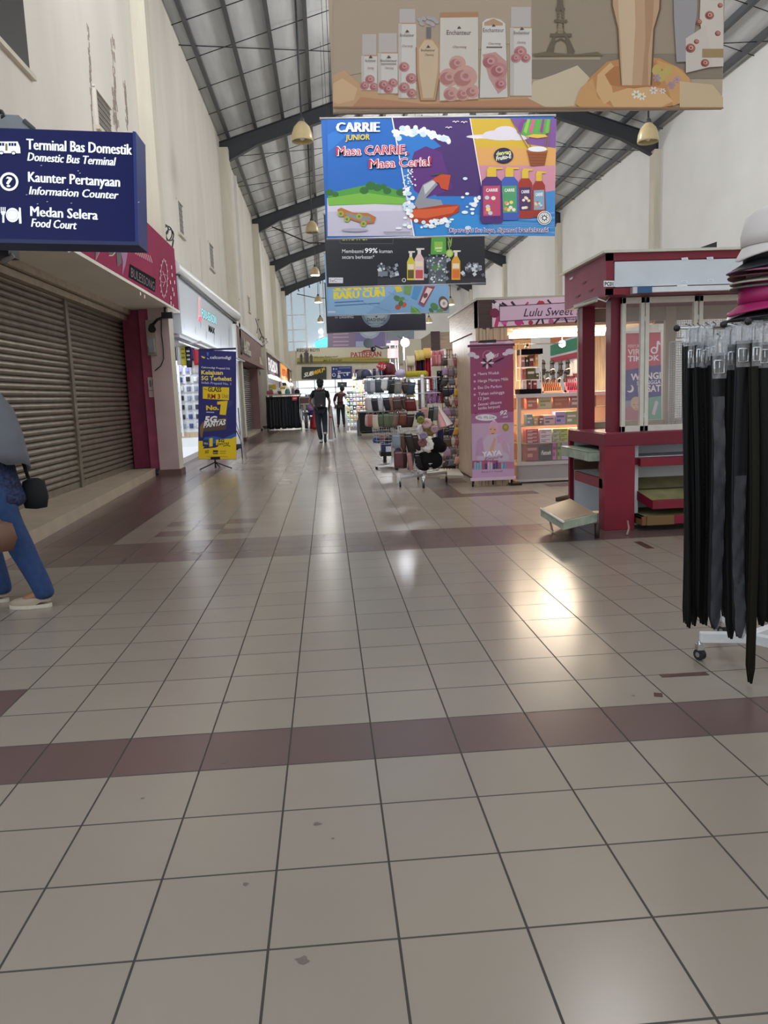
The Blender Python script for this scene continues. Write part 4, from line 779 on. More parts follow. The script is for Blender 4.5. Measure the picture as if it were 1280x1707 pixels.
a.P([(385, 52), (790, 55), (850, 400), (900, 665), (500, 665)], '452a6c'); a.P([(405, 130), (470, 115), (560, 130), (640, 200), (600, 215), (520, 230), (500, 330), (560, 420), (620, 460), (860, 460), (900, 665), (500, 665)], '2a77c6'); a.P([(470, 330), (500, 230), (560, 200), (640, 230), (700, 420), (560, 470), (500, 430)], '5b2a78')
a.P([(500, 560), (700, 540), (860, 560), (900, 665), (510, 665)], '2f8ad2')
random.seed(3)
for k in range(44):
    u = k/43; x = 405+u*270; y = 130-math.sin(u*2.6)*38+u*60; a.E(x+random.gauss(0, 8), y+random.gauss(0, 9), 12+random.random()*9, 9+random.random()*7, random.choice(['eaf2f8', 'cfe2f0', 'f4f8fb']), 8)
for k in range(30): x = 480+random.gauss(0, 16)*(.4+k/30)-10; a.E(x+6, 320+k*3.5, 5, 4, 'd9e9f4', 7)
a.P([(790, 55), (1240, 57), (1232, 470), (1232, 668), (900, 665), (850, 400)], 'd3a18c'); a.P([(790, 55), (1000, 56), (1090, 170), (1236, 200), (1235, 215), (818, 210)], 'cfae35'); a.P([(818, 205), (1235, 212), (1234, 300), (836, 300)], 'd7a05c'); a.P([(1000, 56), (1240, 57), (1236, 210), (1090, 190)], '7b4f96'); a.P([(836, 300), (1234, 300), (1232, 440), (862, 450)], 'c98b9d')
for x, y, r, q in ((920, 140, 62, 22), (975, 125, 60, 30), (900, 150, 130, 12), (1040, 150, 60, 20), (960, 150, 100, 20)): a.E(x, y, r, q, 'd8d2dc', 16)
a.P([(770, 154), (830, 146), (860, 156), (830, 162)], 'e2dfe6')
a.P([(860, 500), (960, 470), (1232, 430), (1232, 668), (890, 665)], '3f86c8')
for k in range(9): a.L([(880+k*6, 560+k*11), (1000+k*8, 550+k*12), (1120, 560+k*11), (1230, 545+k*13)], 4, random.choice(['6faadd', '2f6fb2', '5c98d0']))
a.L([(385, 52), (500, 668)], 6, 'f3f1f4'); a.L([(790, 55), (852, 410)], 5, 'f3e8ee')
# watercraft on the wave (its rider is left out) and the empty skateboard
a.P([(462, 560), (480, 520), (560, 500), (735, 505), (735, 540), (640, 590), (560, 608), (500, 595)], 'a8361f'); a.P([(470, 555), (500, 530), (600, 525), (732, 510), (700, 548), (560, 575), (490, 570)], 'cf5a2c'); a.P([(500, 500), (545, 400), (600, 370), (622, 400), (560, 470), (640, 480), (650, 505), (520, 525)], '8d9099'); a.P([(548, 404), (600, 376), (610, 392), (556, 452)], 'c3c5ca'); a.P([(590, 375), (640, 345), (690, 350), (676, 430), (640, 420), (628, 392)], 'c04a26'); a.L([(590, 350), (660, 340)], 9, '44454c')
for k in range(70):
    s = random.choice((0, 1, 2)); x, y = ((random.gauss(470, 14), random.gauss(510, 42)), (random.gauss(620, 70), 600+random.gauss(0, 14)-.00*k), (random.gauss(800, 28), random.gauss(500, 46)))[s]; a.E(x, y, 6+random.random()*12, 5+random.random()*8, random.choice(['e8f3fa', 'c8e2f4', 'f6fafc']), 8)
a.P([(100, 530), (120, 520), (180, 545), (260, 548), (302, 570), (290, 600), (240, 604), (150, 575), (110, 556)], 'b5722c'); a.P([(140, 545), (200, 556), (270, 565), (280, 590), (220, 588), (150, 565)], '8a8a8c')
for x, y in ((118, 552), (150, 580), (214, 566), (236, 604)): a.E(x, y, 16, 15, '9dab4a', 12); a.E(x, y, 7, 7, '6b7434', 8)
a.E(190, 636, 70, 9, 'a9a6bb', 20)
for x, y in ((715, 78), (758, 80), (678, 108)): a.L([(x-16, y-4), (x-5, y-8), (x, y), (x+8, y-8), (x+18, y-5)], 4, 'ece6f0')
# balloon and basket
a.P([(1035, 130), (1070, 80), (1110, 60), (1210, 60), (1200, 130), (1160, 150), (1090, 150)], '5a9e4a')
for k in range(6): a.P([(1040+k*28, 125), (1062+k*26, 60), (1078+k*25, 60), (1056+k*28, 135)], ['7d3f8e', '8cbf4c', 'd0578e', '5ba64a', '8d3f8a', '6fae48'][k])
a.P([(1075, 150), (1120, 138), (1180, 140), (1195, 152), (1140, 160)], 'd8b446')
for p0, p1 in (((1000, 58), (1098, 222)), ((1085, 155), (1112, 222)), ((1190, 150), (1176, 222)), ((1206, 100), (1186, 222))): a.L([p0, p1], 4, '8a6a3c')
a.P([(1086, 224), (1192, 226), (1178, 300), (1104, 304)], '8d4b22'); a.L([(1084, 226), (1194, 228)], 9, 'a9652f')
for k in range(4): a.L([(1094+k*3, 245+k*15), (1186-k*3, 246+k*15)], 3, '6d3817')
a.E(1140, 216, 50, 14, 'dfe3e8', 16)
a.E(964, 250, 51, 41, '2a2350', 24); a.ring(964, 250, 38, 40, '8c9a3a'); a.T(926, 250, 1002, 240, 22, 'dengan', 'dfe08a', bold=.03); a.T(926, 276, 1004, 262, 22, 'Fruito-E', 'eef2d8', bold=.03)
def bottle(x, y0, y1, wd, c, lab):
    a.P([(x-wd*.2, y0+48), (x+wd*.2, y0+48), (x+wd*.42, y0+75), (x+wd*.46, y0+150), (x+wd*.5, y1-20), (x+wd*.42, y1), (x-wd*.42, y1), (x-wd*.5, y1-20), (x-wd*.46, y0+150), (x-wd*.42, y0+75)], c)
    a.R(x-wd*.2, y0+10, x+wd*.2, y0+52, 'd9b63a'); a.P([(x-wd*.14, y0), (x+wd*.48, y0+4), (x+wd*.48, y0+12), (x-wd*.14, y0+14)], 'd9b63a')
    a.P([(x-wd*.36, y0+100), (x+wd*.36, y0+98), (x+wd*.38, y1-40), (x-wd*.36, y1-38)], lab)
    for k in range(7): a.E(x+random.uniform(-.25, .25)*wd, random.uniform(y0+150, y1-52), wd*.1, wd*.09, random.choice(['e9dcd6', 'd98c5a', 'b8d0d8', 'e8d27a', 'c25a78']), 8)
    a.T(x-wd*.24, y0+130, x+wd*.26, y0+128, 16, 'CARRIE', 'f0ecf2', bold=.03)
bottle(1148, 330, 570, 74, '963126', '7fa3b8'); bottle(1076, 316, 575, 84, '9c3324', '4a3160'); bottle(994, 308, 585, 104, '3f5bb0', '4f9a6a'); bottle(902, 308, 602, 122, '4a2a72', 'b5466a')
a.E(1176, 574, 36, 36, 'f1f1f2', 26); a.ring(1176, 574, 28, 32, '232326'); a.ring(1176, 574, 21, 23, '232326', 16)
for k in range(8): a.E(1176+12*math.cos(k*.785), 574+12*math.sin(k*.785), 6, 4, '2b2b2e', 6, k*.785)
a.T(97, 128, 318, 126, 52, 'CARRIE', 'f1f5fa', bold=.0, heavy=4); a.T(142, 170, 270, 166, 28, 'JUNIOR', 'e2c93c', .05, .03)
o_ = ('f7f3f6', .04)
a.T(98, 250, 466, 240, 48, 'Masa CARRIE,', 'c22248', bold=.0, outline=o_, heavy=5); a.T(268, 316, 584, 302, 48, 'Masa Ceria!', 'c22248', bold=.0, outline=o_, heavy=5)
a.T(676, 648, 1200, 646, 22, 'Dipercayai ibu bapa, digemari kanak-kanak!', '4a2a7a', bold=.02, outline=('f4f0f8', .05)); a.L([(340, 648), (480, 648)], 5, '8c8a9a'); a.out('printed_design', t)
# third banner
mat('banner_black', '14151c', .4)
fr, t = hang(16.5, 545, 809, 355, 477, 473, 'banner_black', 'black shower gel banner with ice cubes and bottles, third in the row of hanging banners')
a = Art(fr, .004, (530, 380, .2422))
a.L([(150, 70), (150, 100), (165, 108), (515, 108), (520, 60)], 5, '4a4a52'); a.T(166, 86, 352, 84, 46, 'Shower', 'b9cf4c', bold=.01); a.T(166, 172, 312, 172, 26, 'Membasmi', 'd9d9de', bold=.005); a.T(322, 172, 410, 172, 34, '99%', 'f0f0f4', bold=.02); a.T(422, 172, 512, 172, 26, 'kuman', 'd9d9de', bold=.005); a.T(166, 212, 388, 212, 26, 'secara berkesan*', 'd9d9de', bold=.005)
a.R(74, 342, 172, 380, 'd4d4dc'); a.T(80, 372, 130, 370, 20, 'SeC', '6a6a72'); a.L([(130, 355), (165, 355)], 4, '9a9aa2'); a.R(410, 345, 1155, 392, '23242c')
for k in range(95):
    x = random.choice([random.uniform(420, 560), random.uniform(740, 900), random.uniform(990, 1150)]); y = random.uniform(245, 335) if x < 700 or x > 980 else random.uniform(190, 350); s = random.uniform(9, 19); c = random.choice(['8f97a3', '5d6470', 'c5ccd4', '3f4650', '767e8a']); r = random.random()
    a.P([(x+s*math.cos(r+k_*1.57), y+s*math.sin(r+k_*1.57)) for k_ in range(4)], c)
a.P([(412, 300), (480, 298), (480, 332), (412, 334)], '6f7783'); a.P([(780, 60), (880, 60), (882, 180), (774, 185)], '4f9a3c'); a.R(800, 95, 858, 160, '86b84c'); a.L([(806, 140), (852, 138)], 8, 'd9e8c0'); a.L([(815, 160), (848, 160)], 5, 'd9e8c0')
for x, y, an in ((905, 90, 1.2), (915, 100, 1.7), (900, 120, 1.4)): a.E(x, y, 34, 5, '7da24a', 10, an)
a.E(905, 175, 26, 28, '8fb04a', 18); a.E(905, 175, 19, 21, 'b5cc78', 16); a.P([(758, 205), (886, 200), (878, 385), (762, 385)], '4d5560'); a.P([(776, 255), (852, 250), (848, 285), (815, 298), (784, 285)], '4d7a4a')
for k in range(60): x, y = random.uniform(765, 880), random.uniform(180, 375); a.E(x, y, 8, 6, random.choice(['a9b3bc', '7d8790', 'd3dade', '5f6a73']), 6, random.random()*3)
def pump(x, y0, y1, wd, c, lab, cap='d9d2c8'):
    a.P([(x-wd*.2, y0+40), (x+wd*.2, y0+40), (x+wd*.5, y0+75), (x+wd*.5, y1), (x-wd*.5, y1), (x-wd*.5, y0+75)], c); a.R(x-wd*.18, y0+12, x+wd*.18, y0+42, cap); a.P([(x-wd*.3, y0), (x+wd*.55, y0), (x+wd*.55, y0+10), (x-wd*.3, y0+14)], cap); a.R(x-wd*.4, y1-70, x+wd*.4, y1-12, lab); a.R(x-wd*.38, y0+90, x+wd*.38, y0+125, c if lab == c else 'e0d2b8')
pump(638, 160, 360, 52, 'c9bd32', '5d4a1c'); pump(696, 140, 360, 64, 'd8b9b8', 'b84a4e'); pump(948, 155, 358, 60, 'd49a2c', 'cf6a26')
a.ring(591, 360, 9, 14, 'c9ccd0'); a.L([(1050, 378), (1136, 378)], 4, '8a8c94'); a.out('printed_design', t)
# fourth banner
mat('banner_sky', '7aa6d0', .45)
fr, t = hang(21, 545, 749, 420, 524, 522, 'banner_sky', 'light blue toothpaste banner with yellow lettering, fourth in the row of hanging banners')
a = Art(fr, .004, (530, 380, .2422))
a.P([(68, 400), (560, 400), (330, 595), (70, 600)], '88b2d8'); a.T(108, 436, 452, 418, 56, 'SEGAR DAN', 'e8d83a', bold=.01, heavy=4); a.T(110, 490, 455, 470, 50, 'BARU CUN', 'e8d83a', bold=.01, heavy=4); a.L([(114, 514), (312, 503)], 9, '4a74a8'); a.L([(114, 536), (425, 518)], 8, '4a74a8'); a.L([(240, 480), (330, 520), (500, 575)], 3, '6890ba'); a.L([(480, 440), (620, 500)], 3, '6890ba'); a.L([(68, 578), (120, 578)], 9, 'd0d8e2')
a.P([(525, 400), (570, 400), (582, 436), (540, 444)], 'd6c43c'); a.P([(590, 400), (648, 400), (634, 464), (592, 454)], '6f9a5c'); a.P([(660, 400), (722, 402), (680, 496), (642, 482)], '4d8fc4'); a.P([(735, 400), (806, 402), (728, 545), (690, 520)], '8c3a4a'); a.P([(752, 408), (788, 420), (728, 520), (706, 508)], 'd9c8c8'); a.L([(690, 518), (728, 542)], 10, '5a6a9a'); a.E(740, 465, 14, 20, '6a3a44', 10, .5)
for x, y, rx, ry, c, an in ((545, 485, 26, 18, '4d7a4a', .5), (575, 490, 22, 14, '5d8a4c', -.4), (550, 545, 20, 18, 'a8503c', 0), (590, 528, 20, 18, 'b85a40', 0), (570, 520, 16, 20, '4a6a40', .4), (865, 520, 34, 52, '5a4638', -.3), (866, 520, 26, 30, 'd8ccc8', -.3), (866, 520, 10, 12, '9a8a88', 0), (800, 540, 30, 22, '4d7f4a', .6), (840, 570, 24, 14, '5d8a4c', -.2), (780, 570, 22, 12, '3f6a40', .9)): a.E(x, y, rx, ry, c, 14, an)
a.P([(640, 592), (640, 535), (690, 560), (712, 594)], '5d9a44'); a.L([(645, 540), (700, 592)], 4, '8fbf6a'); a.out('printed_design', t)
# fifth banner
mat('banner_indigo', '211e34', .4)
fr, t = hang(26, 544.5, 710, 470, 553, 552, 'banner_indigo', 'dark indigo banner with a pale blue disc, lowest of the hanging banners')
a = Art(fr, .004, (530, 380, .2422))
a.T(148, 622, 244, 620, 18, 'DASHING', 'c8c4d4', bold=.02); a.T(116, 620, 140, 620, 14, 'by', 'a8a4b8', .2); a.E(398, 586, 100, 98, '6f8296', 34); a.E(398, 580, 84, 84, '93a6b4', 30); a.E(398, 575, 70, 66, 'a9bac4', 26); a.T(338, 642, 462, 640, 22, 'DASHING', '2a3440', bold=.02); a.L([(392, 612), (408, 606), (400, 618)], 5, '2a3440'); a.L([(350, 668), (446, 668)], 4, 'c9d4da'); a.L([(365, 680), (430, 680)], 3, 'c9d4da'); a.out('printed_design', t)
# ------------------------------------------------------------------ pendant lamps
def pendant(name_loc, lit, label):
    x, y, z = name_loc; t = nothing('pendant_lamp', (x, y, z), label, 'pendant lamp', 'pendant lamps under the roof')
    b = B(); b.lathe([(.225, 0), (.225, .05), (.21, .17), (.165, .29), (.09, .37), (.06, .4)], (x, y, z), 'lamp_glass', 20); b.out('lamp_shade', t, solid=.008)
    b = B(); b.lathe([(0, .38), (.075, .38), (.06, .46), (.03, .5), (0, .5)], (x, y, z), 'rafter_paint', 14); b.out('cap', t)
    b = B(); b.tube([(x, y, z+.48), (x, y, roof_z(x)+.01)], .022 if y < 35 else .014, 'rafter_paint'); b.out('rod', t)
    b = B(); b.ball((x, y, z+.12), (.07, .07, .1), 'lamp_lit' if lit else 'e8e0cc'); b.out('bulb', t)
    if lit: b = B(); b.lathe([(0, .02), (.2, .02), (.21, .1), (0, .14)], (x, y, z-.03), 'lamp_lit', 16); b.out('glow_disc', t); point('pendant_glow', (x, y, z-.25), .2, 60, (1, .98, .93))
for k, (px, py, Y) in enumerate(((504, 236, 17.6), (520.5, 388, 28.2), (525.5, 459, 38.8), (530.5, 504, 49), (534, 537, 58.5))):
    p = dp(px, py, Y); pendant(p, k > 1, ['cream glass pendant lamp, unlit, high beside the first hanging banner', 'cream glass pendant lamp, unlit, level with the foot of the blue shampoo banner', 'lit pendant lamp nearest the black banner edge', 'lit pendant lamp just above the light blue banner level, beyond the nearer lit one', 'lit pendant lamp farthest down the hall, above the end window'][k])
for k, (px, py, Y) in enumerate(((1080, 237, 17.6), (888, 390, 28.2), (794, 460, 38.8), (751, 508, 47.5), (715, 538, 56))):
    if k in (1, 2): continue
    p = dp(px, py, Y); pendant(p, k > 1, ['cream glass pendant lamp, unlit, below the lower corner of the beige perfume banner', '', '', 'lit pendant lamp beside the edge of the light blue banner', 'lit pendant lamp just past the end of the dark indigo banner'][k])
for i, (x, y, z, pw) in enumerate(HALL_FILLS):  # each added fill gets a lamp body and rod behind the banners
    point('hall_fill', (x, y, z-.35), .5, pw, (1, .98, .95))
    t = nothing('added_fill_lamp', (x, y, z), 'added round fill lamp under the ridge, unseen behind the hanging banners', 'fill lamp', 'added fill lamps'); b = B(); b.lathe([(0, .25), (.12, .25), (.3, 0), (.28, 0), (.1, .2), (0, .2)], (x, y, z), 'white_metal', 20); b.out('reflector', t)
    b = B(); b.tube([(x, y, z+.2), (x, y, roof_z(x)-.1)], .02, 'steel_rod'); b.out('rod', t)
# ------------------------------------------------------------------ red kiosk
YK = 6.5; XK = 2.36; YBK = sx(947, 719, XK).y; XE = 4.7; KZ = dp(1003, 724, YK).z
t = nothing('market_kiosk', (3.4, 7.1, 0), 'empty red kiosk with cream framed windows and a blank white fascia', 'kiosk')
FT, FBt = 2.32, 1.99
b = B(); b.box(XK, XE, YK, YBK, KZ-.11, KZ, 'red_laminate'); b.out('counter', t, bevel=.004)
b = B(); b.box(XK+.02, XE-.02, YK+.02, YBK-.02, KZ, KZ+.006, 'rose_laminate'); b.out('counter_top', t)
b = B(); b.box(XK, XK+.27, YK, YK+.14, 0, KZ-.1, 'red_laminate_bright'); b.out('corner_panel', t, bevel=.003)
b = B(); b.box(XK+.0, XK+.04, YBK-.05, YBK, 0, KZ-.1, 'red_laminate'); b.out('rear_post', t)
b = B(); b.box(XK+.24, XE, YK+.42, YK+.46, .02, KZ-.1, 'panel_white'); b.box(XK+.3, XK+.34, YK+.1, YBK, .02, KZ-.1, 'panel_white'); b.box(XK+.02, XK+.3, YBK-.04, YBK-.02, .02, KZ-.1, 'panel_white'); b.out('back_panel', t)
for x, y, lb in ((XK+.10, YK+.14, 0), (XK+.07, YBK-.22, 1)):
    b = B(); b.box(x, x+.12, y, y+.12, KZ, FBt, 'red_laminate'); b.out('post', t)
# fascia
b = B(); b.box(XK-.02, XE, YK-.08, YBK+.04, FBt, FT, 'rose_laminate'); b.out('fascia', t)
b = B(); b.box(XK-.03, XE, YK-.1, YK-.08, FT-.06, FT, 'red_laminate_bright'); b.box(XK-.03, XK+.3, YK-.1, YK-.08, FBt, FBt+.05, 'red_laminate_bright'); b.box(XK-.03, XK+.03, YK-.1, YK-.08, FBt, FT, 'red_laminate_bright'); b.out('fascia_edge', t)
b = B(); b.box(XK-.06, XE+.05, YK-.13, YBK+.1, FT, FT+.02, 'cream_frame'); b.out('roof_board', t)
FP = Fr((0, YK-.105, 0)); b = B(); b.box(XK+.04, XE, YK-.105, YK-.08, FBt+.06, FT-.07, 'panel_white'); b.out('fascia_panel', t)
a = Art(FP); a.R(1006, 468, 1024, 478, 'eef2ef'); a.T(1007.5, 476.5, 1022, 476.5, 6.5, 'PC01', '20242a', bold=.04)
for x, y in ((1141, 432), (1183, 431), (1140, 470), (1184, 468)): a.P([(x-6, y-2), (x+5, y-3), (x+6, y+2), (x-5, y+2)], 'e3e7ea'); a.L([(x-3, y), (x+3, y)], 1, 'b8bec4')
a.P([(1128, 475), (1144, 474), (1146, 477), (1128, 478)], 'e6eaec'); a.out('lettering', t)
LP_ = Fr((XK-.021, 0, 0), (0, -1, 0)); a = Art(LP_)
for x, y in ((953, 464), (974, 471), (963, 494), (985, 484)): a.P([(x-3, y), (x+3, y-3), (x+2, y+1), (x-3, y+3)], 'd9c6c8' if x < 960 else '6d3040')
a.out('wear_marks', t)
t2 = nothing('tube_light', (2.3, YK-.1, 1.93), 'unlit tube light fitting under the corner of the red kiosk fascia', 'tube light')
b = B(); b.cyl(dp(958, 513, 7.2), dp(994, 501, 6.55), .013, 'b5b0a2'); b.out('tube', t2); b = B(); b.tube([dp(958, 510, 7.25), dp(996, 497, 6.55)], .016, '8f8a80', 5); b.tube([dp(996, 498, 6.5), dp(1010, 503, 6.5), dp(1016, 494, 6.55)], .006, 'white_metal', 5); b.out('fitting', t2)
t2 = nothing('tube_light', (3.3, YK-.12, 1.96), 'long unlit tube light along the lower edge of the white fascia panel', 'tube light')
p0, p1 = FP.loc(1070, 484)[0], XE; b = B(); b.box(p0, p1, YK-.16, YK-.105, FBt+.005, FBt+.045, 'white_metal'); b.out('tube', t2); b = B(); b.box(p0-.06, p0+.06, YK-.165, YK-.104, FBt, FBt+.05, '355f86'); b.box(p0-.1, p0-.06, YK-.16, YK-.104, FBt, FBt+.05, 'aluminium'); b.out('fitting', t2)
b = B(); b.prism(Fr((3.1, YK, 0)), [(0, FT+.02), (.16, FT+.02), (.16, FT+.07)], 0, .1, '2b2c2b'); tag(b.out('wedge'), 'small dark wedge lying on top of the red kiosk roof', 'wedge')
# windows
WF = Fr((0, YK+.1, 0)); zb, zt = KZ+.006, FBt-.005
def sash(u0, u1, lb):
    s = .035; b = B()
    b.fbox(WF, u0, u1, zb, zb+.05, -.02, .02, 'cream_frame'); b.fbox(WF, u0, u1, zt-.05, zt, -.02, .02, 'cream_frame'); b.fbox(WF, u0, u0+s, zb, zt, -.02, .02, 'cream_frame'); b.fbox(WF, u1-s, u1, zb, zt, -.02, .02, 'cream_frame')
    f = b.out('window_sash', t, bevel=.003); b = B(); b.fbox(WF, u0+s, u1-s, zb+.05, zt-.05, -.004, .004, 'glass'); b.out('pane', f)
    b = B(); b.fbox(WF, u1-.002, u1+.005, zb+.12, zb+.16, .015, .024, 'aluminium'); b.fbox(WF, u1-.002, u1+.005, zt-.2, zt-.16, .015, .024, 'aluminium'); b.out('hinge', f)
us = [WF.loc(x, 600)[0] for x in (1035, 1073, 1161)]
sash(us[0], us[1]-.003, 0); sash(us[1]+.003, us[2]-.006, 1); sash(us[2]+.006, us[2]*2-us[1], 2)
b = B(); y = YBK-.1; b.box(XK+.1, XE, y, y+.04, zb, zb+.06, 'b0a48c'); b.box(XK+.1, XE, y, y+.04, zt-.13, zt, 'a8997f')
for x in (XK+.12, sx(1113, 620, 0).x if 0 else dp(1116, 620, YBK-.1).x, XE-.1): b.box(x-.05, x+.05, y-.01, y+.04, zb, zt, 'b8a98e')
b.out('rear_frame', t)
mat('perforated', 'd8dce0', .4)
def perf(name, px, Y, par, c='perforated'):
    fr = Fr((0, Y, 0)); q = [fr.loc(*p) for p in px]; u0 = min(k[0] for k in q); u1 = max(k[0] for k in q); v0 = min(k[1] for k in q); v1 = max(k[1] for k in q); b = B()
    nu = int((u1-u0)/.022); nv = int((v1-v0)/.022)
    for i in range(nu+1): b.tube([fr.p(u0+i*.022, v0), fr.p(u0+i*.022, v1)], .0035, c, 3)
    for j in range(nv+1): b.tube([fr.p(u0, v0+j*.022), fr.p(u1, v0+j*.022)], .0035, c, 3)
    for e in ((u0, v0, u0, v1), (u1, v0, u1, v1), (u0, v0, u1, v0), (u0, v1, u1, v1)): b.tube([fr.p(e[0], e[1]), fr.p(e[2], e[3])], .008, 'white_metal', 5)
    return b.out(name, par)
perf('mesh_panel', [(1116, 715), (1136, 715), (1136, 570), (1116, 570)], YBK-.2, t)
perf('mesh_panel', [(1128, 560), (1232, 560), (1232, 512), (1128, 512)], YBK-.05, t)
# shelves of the lower front
def shelf(name, lb, cat, build):
    b = B(); build(b); return b.out(name, t, bevel=.003)
X0, YF = XK+.27, YK
shelf('shelf', '', '', lambda b: (b.hexa([(X0, YK+.42, .56), (X0+.0, YK+.06, .56), (XE, YK+.06, .56), (XE, YK+.42, .56), (X0, YK+.42, .62), (X0, YK+.06, .62), (XE, YK+.06, .62), (XE, YK+.42, .62)][::1], 'red_laminate_bright'), b.box(X0, XE, YK+.08, YK+.42, .621, .628, 'panel_white'), b.box(X0+.05, XE, YK+.0, YK+.06, .547, .617, 'red_laminate_bright')))
def slope(b):
    d = .055; A = [(X0+.02, YK+.42, .46-d), (X0+.12, YK-.06, .31-d), (XE, YK-.06, .31-d), (XE, YK+.42, .46-d)]
    b.hexa([(x, y, z-.03) for x, y, z in A]+A, 'old_board'); b.box(X0+.12, XE, YK-.1, YK-.06, .24-d, .315-d, 'red_laminate_bright'); b.hexa([(X0+.0, YK+.3, .36-d), (X0+.0, YK+.33, .36-d), (X0+.12, YK-.06, .24-d), (X0+.12, YK-.1, .24-d), (X0, YK+.3, .45-d), (X0, YK+.33, .45-d), (X0+.12, YK-.06, .315-d), (X0+.12, YK-.1, .315-d)], 'red_laminate')
    b.hexa([(X0+.07, YK+.17, .385-d), (X0+.075, YK+.15, .379-d), (XE, YK+.15, .379-d), (XE, YK+.17, .385-d), (X0+.07, YK+.17, .39-d), (X0+.075, YK+.15, .384-d), (XE, YK+.15, .384-d), (XE, YK+.17, .39-d)], '3b3722')
shelf('sloping_shelf', '', '', slope)
shelf('low_shelf', '', '', lambda b: (b.box(X0+.02, XE, YK-.1, YK+.42, .1, .125, 'old_board'), b.box(X0+.3, XE, YK-.13, YK-.1, .055, .13, 'red_laminate_bright'), b.box(X0+.06, X0+.3, YK-.13, YK-.1, .05, .13, '7a5c34'), b.box(X0+.02, X0+.06, YK-.12, YK+.3, .05, .125, '7a5030')))
b = B(); q = fl(1045, 893); b.tube([(q.x+.06, q.y+.14, .1), (q.x+.04, q.y+.06, .05), (q.x, q.y, .008)], .009, '9a7a70'); b.out('bracket_foot', t)
# drawers and slats of the side
shelf('glass_shelf', '', '', lambda b: (b.box(XK-.10, XK+.3, YK+.12, YBK-.08, .60, .68, 'worn_board'), b.box(XK-.105, XK+.29, YK+.115, YBK-.075, .681, .687, '8d9a86')))
shelf('side_slat', '', '', lambda b: b.box(XK+.0, XK+.03, YK+.05, YBK-.2, .36, .45, 'red_laminate_bright'))
shelf('side_rail', '', '', lambda b: (b.box(XK+.02, XK+.26, YBK-.12, YBK-.09, .45, .55, 'worn_wood'), b.box(XK+.26, XK+.3, YK+.1, YBK-.1, .42, .5, 'a07b5f')))
t3 = nothing('display_tray', (2.2, 7.2, 0), 'worn wooden display tray on the floor at the side of the red kiosk', 'tray')
qa = [fl(901, 848, .2), fl(939, 870, .2), fl(995, 857, .2), fl(950, 831, .2)]
b = B(); b.hexa([(p.x, p.y, .135) for p in qa]+[(p.x, p.y, .2) for p in qa], 'worn_board'); b.out('tray_body', t3)
b = B(); c = sum(qa, Vector())/4; b.hexa([((p.x-c.x)*.93+c.x, (p.y-c.y)*.93+c.y, .2) for p in qa]+[((p.x-c.x)*.93+c.x, (p.y-c.y)*.93+c.y, .206) for p in qa], 'a58c74'); b.out('base_board', t3)
b = B(); fr = Fr((0, 8.1, 0)); b.tube([dp(928, 833, 7.9), dp(963, 825, 7.7)], .03, 'worn_wood', 4); b.out('back_rail', t3); b = B(); b.tube([qa[0]+Vector((0, 0, .0)), qa[1]+Vector((0, 0, 0))], .012, 'e3ddd2', 5); b.out('edge_strip', t3)
b = B(); b.tube([(qa[0].x+.06, qa[0].y-.05, .12), (qa[0].x+.08, qa[0].y-.1, .006)], .008, 'c0978c'); b.tube([(qa[2].x, qa[2].y, .12), (qa[2].x, qa[2].y, .0)], .02, '3a2a26'); b.tube([(qa[3].x, qa[3].y, .12), (qa[3].x, qa[3].y, .0)], .02, '3a2a26'); b.out('leg', t3)
# tapes on the floor
for (p, q, wd, lb) in (((1062, 903), (1084, 914), .03, 'short brown tape strip stuck on the floor before the red kiosk'), ((1101, 1127), (1179, 1123), .018, 'brown tape strip stuck on the floor in front of the belt rack'), ((1090, 1158), (1104, 1159), .02, 'small dark sticker on the floor before the belt rack')):
    a_, c_ = fl(*p), fl(*q); d = (c_-a_).normalized(); nn = Vector((-d.y, d.x, 0))*wd; b = B(); z = Vector((0, 0, .0015))
    b.hexa([a_-nn, c_-nn, c_+nn, a_+nn]+[v+z for v in (a_-nn, c_-nn, c_+nn, a_+nn)], '4a2a22'); tag(b.out('floor_tape'), lb, 'tape')
# ------------------------------------------------------------------ roll up banner behind the red kiosk
fr = Fr((0, 9.4, 0)); t = nothing('banner_stand', (fr.loc(1070, 700)[0], 9.4, 0), 'red and purple perfume banner stand seen through the kiosk windows', 'banner stand')
q = [fr.loc(*p) for p in ((1040, 708), (1103, 705), (1101, 553), (1040, 556))]; b = B(); b.prism(fr, q, -.006, 0, 'b0405c'); b.out('banner', t)
a = Art(fr); a.P([(1040, 556), (1101, 553), (1101.5, 610), (1040, 618)], 'c0465a'); a.P([(1040, 618), (1070, 612), (1101.5, 608), (1102, 665), (1040, 668)], '4d4180'); a.P([(1040, 668), (1102, 665), (1102.6, 700), (1040, 703)], '8d8f9a'); a.P([(1072, 664), (1102, 660), (1102.5, 698), (1078, 700)], '6fa08c'); a.P([(1040, 682), (1060, 672), (1080, 690), (1080, 702), (1040, 703)], 'b0707c')
lt_ = 'ead9dc'
a.T(1046, 580, 1070, 579, 5.5, 'PERFUME', 'e8b8a8', bold=.01); a.T(1046, 592, 1082, 590.5, 10, 'VIRAL', 'ead0c8', bold=.02); a.T(1046, 602.5, 1099, 600.5, 9, 'TIKTOK', lt_, bold=.03)
a.ring(1090, 584, 3.5, 6, lt_, 16); a.L([(1095, 584), (1096, 569)], 3, lt_); a.P([(1095, 569), (1098, 568), (1101, 575), (1097, 574)], lt_)
a.T(1051, 634, 1101, 631, 11, 'WANGI', lt_, bold=.03); a.T(1061, 642, 1101, 639.5, 6.5, 'SEHINGGA', lt_, bold=.02); a.T(1063, 654, 1101, 652, 11, 'PUSAT', lt_, bold=.03); a.E(1050, 648, 6, 6.5, lt_, 14); a.E(1048, 646.5, 5, 5.5, '4d4180', 14)
